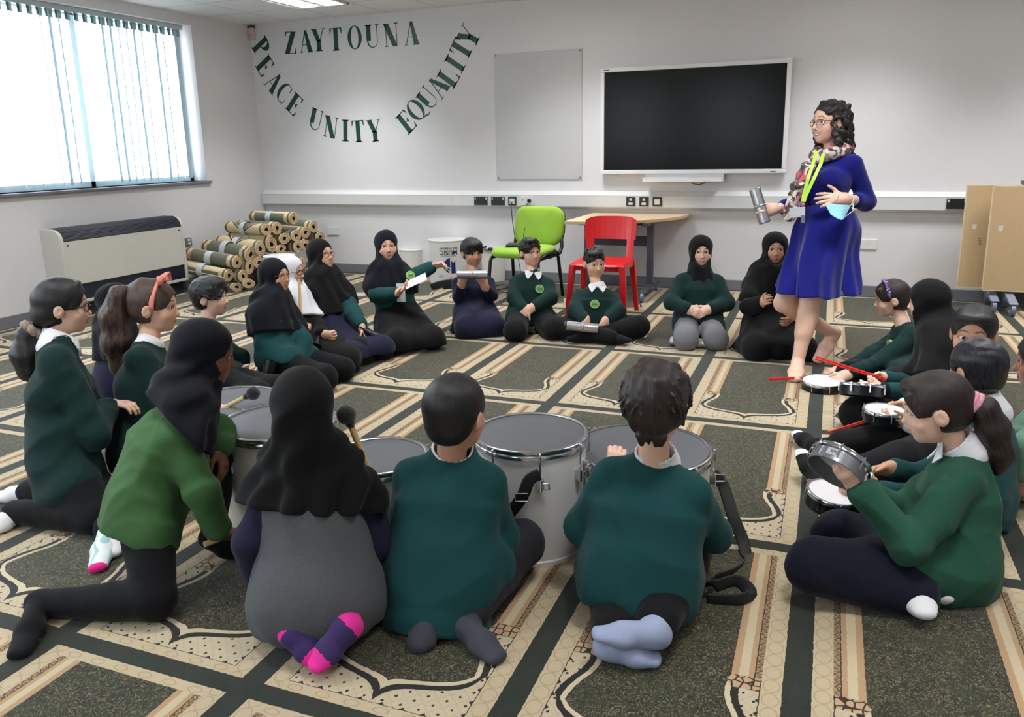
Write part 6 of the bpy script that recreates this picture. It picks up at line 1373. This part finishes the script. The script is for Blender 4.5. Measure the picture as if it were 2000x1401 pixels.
def b9():
    f = Fig('boy in a navy gown with a bowl haircut holding up a silver shaker', (930, 642), 8, (922, 493, .03, 26, .195, -4), (924, 535, .02), (926, 612, .0), 'mid', .95)
    f.arm(1, (896, 580, -.08), (900, 560, -.17), (.35, .8, .2), (.3, -.1, -1), curl=.6); f.arm(0, (962, 578, -.08), (948, 562, -.17), (-.4, .8, .2), (-.3, -.1, -1), curl=.6)
    seiza(f, .30, .1, .1); f.body(look=(.2, -.05)); f.jumper(NAVY, (.125, .128, .112), .04, .006, name='tunic'); gown(f, NAVY, .125, .19, 1.15, fold=.012); f.collar(NAVY, False, .05, .026)
    H = f.H
    def ex(B): B.u(H.ell((0, .16, .30), (.33, .29, .19)), .05 * H.h); tufts(B, H, 60, 5, (.1, .8, -.6), .2, .03, -.1, .05, .25); [B.u(H.cone((s_ * .3, .14, .2), (s_ * .34, .1, -.08), .06, .03), .04 * H.h) for s_ in (-1, 1)]
    hair_cap(H, f.t, HAIR['black'], 'boy', .07, .10, -.3, .02, 23, .0036, .012, extra=ex)
    shaker(f.p(893, 536, -.24), f.p(953, 536, -.24), 'silver tube shaker held level before the boy in the navy gown')
    return f
def b10():
    f = Fig('boy with brown hair kneeling by the green chair, looking aside, white collar and round badge', (1035, 645), 4, (1036, 493, .03, 30, .195, 4), (1040, 536, .02), (1034, 616, .0), 'tan', 1.0)
    f.arm(1, (1004, 582, -.1), (1023, 604, -.2), (-.15, -.9, .35), (.5, 0, -.6), curl=.3); f.arm(0, (1076, 582, -.1), (1043, 599, -.2), (-.75, -.55, .3), (-.2, -.4, -.7), curl=.35)
    seiza(f, .34, .05, .14); f.body(look=(.35, .1)); f.jumper(DGREEN, (.13, .132, .115), .03); f.legs(TROU, (.1, .085, .06)); f.socks(SOCKB); f.collar(); f.badge(.05, .12)
    H = f.H; hair_cap(H, f.t, HAIR['dark'], 'boy', .055, .215, -.26, .03, 29, .0036, .02, extra=lambda B: (B.u(H.ell((.05, .16, .42), (.26, .24, .13)), .05 * H.h), tufts(B, H, 70, 7, (.5, .7, .1), .2, .034, .0, .045, .5)))
    return f
def b11():
    f = Fig('boy sitting cross legged before the red chair, white collar and round green badge', (1160, 655), 2, (1161, 514, .05, 24, .2, -4), (1166, 562, .03), (1166, 630, .0), 'tan', 1.0)
    f.arm(1, (1122, 606, -.1), (1144, 625, -.22), (-.25, -.8, .3), (.2, 0, -1), curl=.5); f.arm(0, (1208, 606, -.1), (1182, 628, -.22), (-.15, -.9, .2), (-.3, 0, -1), curl=.5)
    crosslegged(f, .29, .14); f.body(look=(.4, .0)); f.jumper(DGREEN, (.13, .132, .115), .03); f.legs(TROU, (.095, .078, .055)); f.socks(SOCKB); f.collar(); f.badge(-.02, .14)
    H = f.H; hair_cap(H, f.t, HAIR['black'], 'fade', .03, .24, -.26, .03, 31, .0036, .008, extra=lambda B: (B.u(H.ell((.05, .2, .37), (.26, .2, .11)), .05 * H.h), tufts(B, H, 40, 8, (.3, .9, .0), .2, .03, .55, .06, .3)))
    shaker(f.p(1106, 636, -.3), f.p(1168, 642, -.3), 'silver tube shaker with black end before the cross legged boy', cap=1)
    return f
def g12():
    f = Fig('girl in a black headscarf kneeling with folded hands, green jumper and grey trousers', (1362, 662), 4, (1369, 491, .03, 8, .2, 0), (1367, 530, .02), (1362, 628, .0), 'light', 1.0)
    f.arm(1, (1312, 592, -.08), (1343, 604, -.19), (.7, -.25, .3), (0, -.2, -1), curl=.55); f.arm(0, (1420, 592, -.08), (1386, 604, -.19), (-.7, -.25, .35), (0, -.2, -1), curl=.55)
    seiza(f, .32, .06, .095); f.body(ears=False, look=(.1, 0)); f.jumper(DGREEN, (.138, .138, .118), .07, .006, sl=(.062, .058, .046)); f.legs(GREY, (.098, .088, .07), upto=.2, kk=.02, res=.007)
    B = Solid(); [B.u(cone(f.kn[a] + A3(0, 0, -.02), f.an[a], .066, .045), .01) for a in (0, 1)]; B.s(box_((f.pel[0], f.pel[1], -.496), (2, 2, .5), None, .002), .004); B.build('tights', SOCKB, f.t, .008)
    f.hijab(JET, .8, .045, .0065, .007, wide=.62, cr=.8, arms=0)
    return f
def g13():
    f = Fig('girl in a long black gown and headscarf sitting half hidden behind the woman in blue', (1505, 678), 8, (1514, 485, .03, 6, .205, 0), (1512, 534, .02), (1508, 634, .0), 'mid', 1.0)
    f.arm(1, (1462, 600, -.1), (1488, 594, -.22), (-.1, .3, .6), (.9, .2, 0), curl=.7); f.arm(0, (1555, 600, -.05), (1545, 620, -.2))
    seiza(f, .34, .06, .14); f.body(ears=False, look=(.05, 0)); f.jumper(BLACK, (.13, .13, .115), .03, name='bodice', sl=(.068, .064, .055)); gown(f, BLACK, .14, .24, 1.1, fold=.008); f.hijab(JET, .6, .045, .0065, .007, cr=1.05)
    return f
# ---- the right group
def g15():
    f = Fig('girl in profile with sequinned headband, leaning over a low hand drum', (1760, 735), -72, (1740, 583, .03, -82, .2, -10), (1763, 634, .02), (1785, 722, .0), 'light', 1.0)
    f.arm(0, (1718, 706, -.14), (1655, 732, -.2), (-.8, -.35, .2), (0, -.6, -.5), curl=.5, thumb=.4); f.arm(1, (1700, 695, .1), (1640, 722, .06), (-.95, -.1, .1), (0, -1, 0), curl=.5)
    f.kn[0] = f.p(1690, 775, -.2); f.an[0] = f.p(1790, 770, -.15); f.toe[0] = f.p(1830, 775, -.15); f.kn[1] = f.p(1655, 728, .25); f.an[1] = f.p(1720, 725, .15); f.toe[1] = f.p(1670, 705, .3)
    f.body(res=.003, look=(0, -.4)); f.jumper(DGREEN, (.13, .132, .115), .03); f.legs(TROU, (.09, .072, .055)); f.socks(SOCKB); f.badge(.06, .1)
    H = f.H
    def ex(B):
        B.u(H.ell((0, -.26, -.05), (.31, .25, .34)), .08 * H.h)
        for s_ in (-1, 1): B.u(H.cone((s_ * .2, .28, .3), (s_ * .3, .2, .0), .06, .02), .04 * H.h)
    hair_cap(H, f.t, HAIR['dark'], 'girl', .055, .24, -.4, .02, 41, .0034, .008, extra=ex)
    b = MB(); rnd = random.Random(4); arc = [(t, H.w(.40 * math.sin(t), .13 - .06 * abs(math.sin(t)), .08 + .45 * math.cos(t))) for t in np.linspace(-1.5, 1.5, 40)]
    b.tube([p for _, p in arc], 1, 8, flat=(.004, .014, tuple(H.F))); b.build('headband', M('band_dark', (40, 26, 44), .5), f.t, smooth=True)
    q = MB(); mats = [M('sequin_pink', (214, 90, 170), .15, .8), M('sequin_silver', (220, 220, 236), .12, .9), M('sequin_blue', (110, 130, 220), .15, .8)]
    for t, p in arc:
        for k in range(2): q.cur = rnd.randrange(3); o = unit(p - H.w(0, 0, .08)); q.cyl(p + o * .003 + H.F * rnd.uniform(-.012, .012), p + o * .006 + H.F * rnd.uniform(-.012, .012) + H.R * .002, .0055, n=6)
    q.build('sequins', mats, f.t)
    tamborim(f.p(1608, 744, -.22), f.dirv(-.02, 1, .02), .112, 'white skinned hand drum low over the carpet under the headband girl hands', hgt=.05); sticks(f.p(1502, 741, -.1), f.p(1618, 736, -.1), 'pair of red beaters pointing past the bare foot of the woman', .008)
    return f
def g16():
    f = Fig('girl in profile in black headscarf and cuffs with drum and red beaters', (1800, 810), -95, (1812, 588, .05, -98, .2, -6), (1836, 655, .04), (1838, 770, .0), 'light', 1.0)
    f.arm(0, (1800, 768, -.16), (1722, 762, -.18), (-.9, .1, .1), (.2, 0, -1), curl=.7, thumb=.2); f.arm(1, (1770, 750, .1), (1722, 738, .0), (-.85, .0, .2), (0, -.3, .9), curl=.9)
    f.kn[0] = f.p(1676, 812, -.12); f.an[0] = f.p(1800, 850, -.18); f.toe[0] = f.p(1840, 855, -.2); f.kn[1] = f.p(1700, 780, .2); f.an[1] = f.p(1800, 800, .15); f.toe[1] = f.p(1840, 800, .15)
    f.body(ears=False, res=.003); f.jumper(GREEN, (.13, .132, .115), .03, .006); f.legs(TROU, (.098, .085, .062)); f.socks(SOCKB); f.hijab(JET, .72, .05, .0065, .007, cr=1.02)
    B = Solid(); e = f.el[0]; w = f.wr[0]; B.u(cone(w + (e - w) * .42, w - (e - w) * .02, .041, .037), .01); B.build('cuff', BLACK, f.t, .006)
    tamborim(f.p(1684, 752, -.22), f.dirv(.12, .92, -.3), .098, 'dark hand drum tilted towards the viewer, held by a hand with black cuff', hgt=.055); sticks(f.p(1593, 699, .0), f.p(1731, 742, -.06), 'pair of red beaters slanting up from the black cuffed girl fist', .012)
    return f
def b17():
    f = Fig('boy in white shirt facing the viewer, mouth hidden by another head', (1860, 872), -48, (1901, 652, .03, -4, .235, -4), (1892, 722, .03), (1868, 830, .0), 'mid', 1.0)
    f.arm(1, (1800, 790, .05), (1765, 796, -.02), (-.9, .1, .1), (0, -.4, .9), curl=.7); f.arm(0, (1850, 840, -.25), (1770, 826, -.16), (-.95, .1, .1), (0, .6, -.6), curl=.6)
    f.kn[1] = f.p(1735, 862, .0); f.an[1] = f.p(1590, 872, .08); f.toe[1] = f.p(1553, 838, .1); f.kn[0] = f.p(1760, 900, -.25); f.an[0] = f.p(1602, 945, -.30); f.toe[0] = f.p(1562, 872, -.28)
    f.body(res=.0034, look=(-.25, -.05)); f.jumper(WHITE, (.13, .13, .115), .03, .005, name='shirt', rib=False); f.legs(TROU, (.095, .082, .062), upto=.62)
    f.socks(SOCKB, top=.5, toe_mat=(SOCKW, lambda s, a: (lambda c, t=s.toe[a], q=s.an[a]: (c - q) @ unit(t - q) > np.linalg.norm(t - q) - .05)))
    H = f.H; hair_cap(H, f.t, HAIR['black'], 'fade', .05, .30, -.3, .03, 44, .0034, .008, extra=lambda B: B.u(H.ell((0, .18, .33), (.29, .2, .13)), .05 * H.h))
    tamborim(f.p(1727, 800, -.12), f.dirv(0, 1, .0), .082, 'dark hand drum seen edge on above the outstretched legs', hgt=.05); sticks(f.p(1618, 846, .02), f.p(1724, 812, -.1), 'pair of red beaters sloping down towards a white toed sock', .008)
    return f
def b18():
    f = Fig('boy with wet black hair turned away behind the ponytail girl, teal jumper and grey trousers', (1800, 1045), -110, (1906, 722, .12, -132, .212, -4), (1930, 800, .10), (1905, 975, .06), 'mid', 1.0)
    f.arm(1, (1795, 930, .16), (1740, 915, .12), (-.95, -.15, 0), (0, -.5, .7), curl=.8); f.arm(0, (1800, 975, -.14), (1706, 958, -.06), (-.85, -.35, .1), (0, .7, -.4), curl=.6)
    f.kn[0] = f.p(1672, 1018, -.05); f.an[0] = f.p(1880, 1040, -.1); f.toe[0] = f.p(1948, 1052, -.12); f.kn[1] = f.p(1700, 985, .2); f.an[1] = f.p(1880, 1010, .15); f.toe[1] = f.p(1940, 1020, .12)
    f.body(res=.0036, eye=False); f.jumper(GREEN, (.13, .134, .115), .04, .006); f.legs(CHAR, (.092, .075, .055)); f.socks(SOCKG); f.collar(flaps=False, r=.06, h=.036)
    hair_cap(f.H, f.t, hair_material('hair_wet', (8, 8, 12), (44, 46, 58), .22), 'boy', .05, .2, -.36, .02, 47, .0036, .012, extra=lambda B: tufts(B, f.H, 70, 13, (.1, .6, -.5), .22, .03, .1, .03, .35, .0))
    tamborim(f.p(1628, 962, -.06), f.dirv(.1, 1, .12), .085, 'dark hand drum with chrome bolts low above the knees of the boy with wet hair', hgt=.055); sticks(f.p(1576, 943, .06), f.p(1690, 942, .06), 'pair of red beaters held level beside the silver grey hand drum', .014)
    return f
def p20():
    f = Fig('child in pale green jumper cut off by the picture edge', (2010, 985), -85, (2037, 705, .05, -86, .21, -6), (2045, 792, .05), (2040, 925, .02), 'brown', 1.0)
    f.arm(0, (1998, 878, -.12), (1990, 930, -.1)); f.arm(1, (1990, 860, .12), (1960, 900, .12))
    seiza(f, .34, .05, .1); f.body(res=.0036); f.jumper(cloth('jumper_pale_green', (96, 132, 110), .05), (.13, .132, .115), .03); f.legs(TROU); hair_cap(f.H, f.t, HAIR['black'], 'boy', .045, .22, -.3, .02, 51, .004)
    return f
def woman():
    f = Fig('woman in a royal blue dress with curly dark hair, walking barefoot and talking', (1575, 732), -32, (1618, 240, .0, -48, .242, 2, -3), (1626, 306, .03), (1612, 452, .02), 'light', 1.2)
    k = f.sc; f.sh = {1: f.neck + f.R * .145 - f.ax * .062, 0: f.neck - f.R * .145 - f.ax * .062}
    f.arm(0, (1692, 394, .0), (1647, 389, -.17), (-.93, .02, .25), (.15, -.3, -.9), curl=.32, spread=.9, thumb=-.25); f.arm(1, (1556, 402, .06), (1508, 409, -.02), (-.85, -.25, .2), (-.1, .1, 1), curl=1.0, thumb=.5)
    f.kn[0] = f.p(1582, 590, -.06); f.an[0] = f.p(1558, 708, -.03); f.toe[0] = f.p(1551, 741, -.14); f.kn[1] = f.p(1531, 592, .04); f.an[1] = f.p(1628, 652, .26); f.toe[1] = f.p(1592, 707, .22)
    f.body(bare_legs=(.068, .047, .0285), feet=True, age=1, smile=1, look=(-.3, .05), res=.0028, lips=(176, 92, 84), handL=.15)
    # the dress: fitted top, three-quarter sleeves, flared skirt
    B = Solid(); waist = f.pel + (f.neck - f.pel) * .30; ch = f.pel + (f.neck - f.pel) * .66 + f.F * .02
    B.u(econe(waist, ch, .09, .096, f.R, 1.35), .04); B.u(econe(ch, f.neck - f.ax * .07, .094, .064, f.R, 1.5), .04); B.u(cone(f.sh[0] + f.R * .03, f.sh[1] - f.R * .03, .056, .056), .06)
    for s_ in (-1, 1): B.u(ell(ch + f.R * s_ * .065 + f.F * .07 - f.ax * .01, (.065, .06, .065)), .05)
    hemc = f.p(1592, 571, .0)
    g0 = folds(8, 20, .006)
    sw = waves(31, 9, 3)
    def pleat(P):
        q = P - waist; a = np.arctan2(q @ f.R, q @ f.F); t = np.clip((waist[2] - P[:, 2]) / .42, 0, 1); return .03 * t * np.sin(a * 8 + 3 * sw(P)) + .008 * t * np.sin(a * 17 + 2 * sw(P))
    hw = np.array([hemc[0], hemc[1], hemc[2] - .05]); D = Solid(); D.u(econe(waist, f.pel + A3(0, 0, .02), .1, .15, f.R, 1.2), .04); D.u(econe(f.pel + A3(0, 0, .02), hw, .15, .215, f.R, 1.08), .08); D.d(pleat, .08)
    D.s(box_((hemc[0], hemc[1], hemc[2] - .5), (1, 1, .5), None, .002), .004); hole = econe(f.pel - A3(0, 0, .12), hw - A3(0, 0, .05), .12, .20, f.R, 1.08); D.s(hole, .01)
    D.s(box_(waist + f.ax * .25, (.4, .4, .25), np.stack([f.R, f.F, f.ax]), .002), .004); B.s(box_(waist - f.ax * .12, (.2, .2, .12), np.stack([f.R, f.F, f.ax]), .002), .004); f.sleeves(B, (.05, .045, .041), .041, .5)
    B.s(cone(f.neck + f.ax * .01, f.H.w(0, .1, -.2), .07, .11), .01)
    B.d(lambda P: g0(P), .05)
    f.top = B.build('dress_bodice', BLUE, f.t, .0065); D.build('dress_skirt', BLUE, f.t, .0075)
    b = Solid(); b.u(econe(waist - f.ax * .012, waist + f.ax * .012, .102, .102, f.R, 1.35), .004); b.i(box_(waist, (.3, .3, .016), np.stack([f.R, f.F, f.ax]), .003), .002); b.build('belt', M('belt_black', (20, 20, 24), .4), f.t, .005)
    # curly hair
    H = f.H; h = H.h; rnd = random.Random(12)
    def curls(S):
        S.u(H.ell((0, -.1, .22), (.37, .42, .33)), .05 * h); S.u(H.ell((0, -.28, -.1), (.34, .27, .42)), .08 * h)
        for i in range(44):
            a = math.radians(rnd.uniform(95, 265)) if i < 34 else math.radians(rnd.choice([rnd.uniform(62, 92), rnd.uniform(268, 298)])); r0 = rnd.uniform(.30, .40)
            top = np.array([r0 * math.sin(a) * 1.05, -.08 + r0 * math.cos(a) * 1.12, rnd.uniform(.1, .4) if i < 34 else .12]); L = rnd.uniform(.75, 1.25) if i < 34 else rnd.uniform(.5, .75); ph = rnd.uniform(0, 6); pts = []
            for j in range(13):
                t = j / 12; w = .055 + .02 * t; th = ph + t * 15
                pts.append(H.w(top[0] * (1 + .35 * t) + w * math.cos(th), top[1] * (1 + .2 * t) + w * math.sin(th), top[2] - L * t))
            lock(S, pts, [.05 * h * (1 - .35 * j / 12) for j in range(13)], .012)
        for i in range(30):
            a = rnd.uniform(0, 6.28); z = rnd.uniform(.2, .52); r = math.sqrt(max(.05, 1 - (z / .56) ** 2)); S.u(H.ell((.34 * r * math.sin(a), -.08 + .41 * r * math.cos(a), z), (.09, .09, .07)), .03 * h)
    S = Solid(); curls(S); st = waves(3, 90, 5); S.d(lambda P: .0035 * st(P), .03)
    S.s(H.ell((0, .56, -.29), (.35, .47, .60)), .02 * h); S.s(H.ell((0, .48, -.95), (.7, .5, .5)), .02 * h)
    for s_ in (-1, 1): S.s(H.ell((s_ * .42, .06, -.08), (.13, .12, .17)), .03 * h)
    S.build('hair', hair_material('hair_curly', (16, 13, 14), (52, 44, 46), .4), f.t, .0055, [], strand_color(H))
    glasses(H, f.t, (52, 34, 34), .108, .068, .0075)
    b = MB(); b.tube([H.w(.385 * -1, -.02, -.18) + .014 * (math.cos(t) * H.F + math.sin(t) * H.U) for t in np.linspace(0, 2 * PI, 14, endpoint=False)], .002, closed=True); b.build('earring', chrome, f.t)
    # floral scarf
    m, nt, bs = newmat('floral_scarf'); vo = nt.nodes.new('ShaderNodeTexVoronoi'); vo.inputs['Scale'].default_value = 48; tc = nt.nodes.new('ShaderNodeTexCoord'); nz = noise(nt, 14, 2, .5); va = nt.nodes.new('ShaderNodeVectorMath'); va.operation = 'ADD'; va2 = nt.nodes.new('ShaderNodeVectorMath'); va2.operation = 'SCALE'; va2.inputs[3].default_value = .06
    nt.links.new(nz.outputs[1], va2.inputs[0]); nt.links.new(tc.outputs['Object'], va.inputs[0]); nt.links.new(va2.outputs[0], va.inputs[1]); nt.links.new(va.outputs[0], vo.inputs[0]); sp = nt.nodes.new('ShaderNodeSeparateColor'); nt.links.new(vo.outputs['Color'], sp.inputs[0]); q = E(sp.outputs[0])
    c = mix(q > .3, lin((96, 88, 92)), lin((206, 196, 184)), nt); c = mix(q > .55, c, lin((72, 62, 66)), nt); c = mix(q > .7, c, lin((190, 84, 96)), nt); c = mix(q > .8, c, lin((226, 214, 206)), nt); c = mix(q > .92, c, lin((206, 110, 150)), nt); nt.links.new(c, bs.inputs['Base Color']); bs.inputs['Roughness'].default_value = .8
    S = Solid(); ring = [f.neck + f.R * .088 * math.sin(a) + f.F * (.085 * math.cos(a) + .01) + f.ax * (.03 - .045 * math.cos(a)) for a in np.linspace(-2.6, 2.6, 15)]
    lock(S, ring, [.034] * 15, .02); L1 = [ring[9], f.p(1583, 330, -.16), f.p(1566, 362, -.17), f.p(1555, 395, -.13), f.p(1543, 428, -.11)]; L2 = [ring[8], f.p(1573, 322, -.13), f.p(1556, 362, -.12), f.p(1546, 400, -.09), f.p(1538, 420, -.07)]
    for L_ in (L1, L2):
        for a_, b_ in zip(L_, L_[1:]): S.u(econe(a_, b_, .017, .017, CR, 1.8), .015)
    w = folds(6, 55, .006); S.d(lambda P: w(P), .03); S.build('scarf', m, f.t, .0055)
    # lanyard with its card
    lime = M('lanyard_lime', (176, 220, 70), .5, var=.05)
    def ribbon(P, w=.0095): b = MB(); b.tube(P, 1, 6, flat=(w, .0012, tuple(unit(-_fh * .8 - CR * .4)))); return b
    ribbon([f.p(1595, 296, -.13), f.p(1588, 320, -.185), f.p(1578, 350, -.205), f.p(1570, 380, -.19), f.p(1568, 394, -.19)]).build('lanyard', lime, f.t); ribbon([f.p(1608, 300, -.12), f.p(1603, 320, -.19), f.p(1588, 352, -.21), f.p(1574, 382, -.196), f.p(1570, 394, -.194)]).build('lanyard', lime, f.t)
    rotc = np.stack([f.dirv(.95, .08, .1), f.dirv(-.08, .95, .1), f.dirv(-.1, -.1, 1)]).T
    MB().box(f.p(1557, 415, -.2), (.086, .058, .003), rotc).build('name_card', M('card_white', (214, 222, 232), .35), f.t, bevel=.001); b = MB(); b.sphere(f.p(1568, 400, -.2), .012); b.build('charm', M('charm_pink', (206, 90, 150), .4), f.t, smooth=True); MB().box(f.p(1568, 428, -.2), (.022, .045, .006), rotc).build('whistle', M('fob_grey', (150, 154, 170), .3, .4), f.t, bevel=.002)
    # watch, bracelets, and the face mask hung on the forearm
    w, e = f.wr[0], f.el[0]; u = unit(e - w)
    def band_(c, r, th, mt, nm, flat=None): x, y, d = axis_frame(u); MB().tube([c + r * (math.cos(t) * x + math.sin(t) * y) for t in np.linspace(0, 2 * PI, 24, endpoint=False)], th, 8, closed=True).build(nm, mt, f.t, smooth=True)
    band_(w + u * .012, .029, .0035, chrome, 'watch_strap'); q = MB(); x, y, d = axis_frame(u); fc = unit(-_fh + A3(0, 0, .6)); q.cyl(w + u * .012 + fc * .027, w + u * .012 + fc * .034, .013, n=20); q.build('watch', M('watch_face', (210, 210, 214), .2, .4), f.t)
    band_(w + u * -.008, .028, .0018, M('bracelet_bead', (206, 176, 150), .3), 'bracelet'); w2, u = f.wr[1], unit(f.el[1] - f.wr[1])
    for kk in (.02, .032, .043): band_(w2 + u * kk, .03, .0028, chrome, 'bracelet')
    mm = cloth('mask_blue', (150, 206, 220), .03, sheen=.05, bump=.1); rows = []
    A, B_, C, D_ = [f.p(*v) for v in ((1611, 398, -.26), (1662, 401, -.19), (1650, 424, -.24), (1622, 419, -.28))]
    for i in range(9):
        s_ = i / 8; row = []
        for j in range(9):
            t = j / 8; p = (A * (1 - t) + B_ * t) * (1 - s_) + (D_ * (1 - t) + C * t) * s_; row.append(p - _fh * .03 * math.sin(PI * t) * (.5 + s_) + A3(0, 0, -.018 * math.sin(PI * t) * s_) + A3(0, 0, .002 * (i % 2)))
        rows.append(row)
    q = MB(); [q.add([rows[i][j], rows[i][j+1], rows[i+1][j+1], rows[i+1][j]], [(0, 1, 2, 3)]) for i in range(8) for j in range(8)]
    o = q.build('face_mask', mm, f.t, solid=.002); q = MB(); q.tube([B_, f.p(1668, 388, -.17), f.p(1660, 378, -.15), f.p(1650, 376, -.13)], .002, 6); q.tube([C, f.p(1666, 412, -.2), f.p(1666, 392, -.16)], .002, 6); q.tube([A, f.p(1630, 392, -.25), f.p(1638, 380, -.2)], .002, 6); q.build('ear_loop', WHITE, f.t)
    shaker(f.p(1474, 369, -.06), f.p(1494, 436, -.06), 'silver tube shaker held upright in the hand of the woman in blue', .0335)
    return f

import time as _t
for _fn in (woman, b25, b24, g23, g22, g19, g1, g2, g3, b4, g5, g6, g7, g8, b9, b10, b11, g12, g13, g15, g16, b17, b18, p20):
    _a = _t.time(); _r = _fn(); print('PERSON', _fn.__name__, round(_t.time() - _a, 1), 'sit', np.round(np.linalg.norm(_r.neck - _r.pel), 2), 'pelz', round(float(_r.pel[2]), 2), 'headz', round(float(_r.H.c[2]), 2), 'arms', {k: (round(float(np.linalg.norm(_r.el[k] - _r.sh[k])), 2), round(float(np.linalg.norm(_r.wr[k] - _r.el[k])), 2)) for k in _r.el}, 'legs', {k: (round(float(np.linalg.norm(_r.kn[k] - _r.hip[k])), 2), round(float(np.linalg.norm(_r.an[k] - _r.kn[k])), 2), round(float(_r.kn[k][2]), 2), round(float(_r.an[k][2]), 2), round(float(_r.toe[k][2]), 2)) for k in _r.kn})
V = SC.view_settings; V.view_transform = 'Standard'; V.look = 'None'; V.gamma = 1; V.exposure = EXPO; V.use_curve_mapping = False
SC.display_settings.display_device = 'sRGB'
SC.cycles.max_bounces = 8; SC.cycles.diffuse_bounces = 4; SC.cycles.glossy_bounces = 3; SC.cycles.transparent_max_bounces = 8
SC.cycles.use_denoising = True
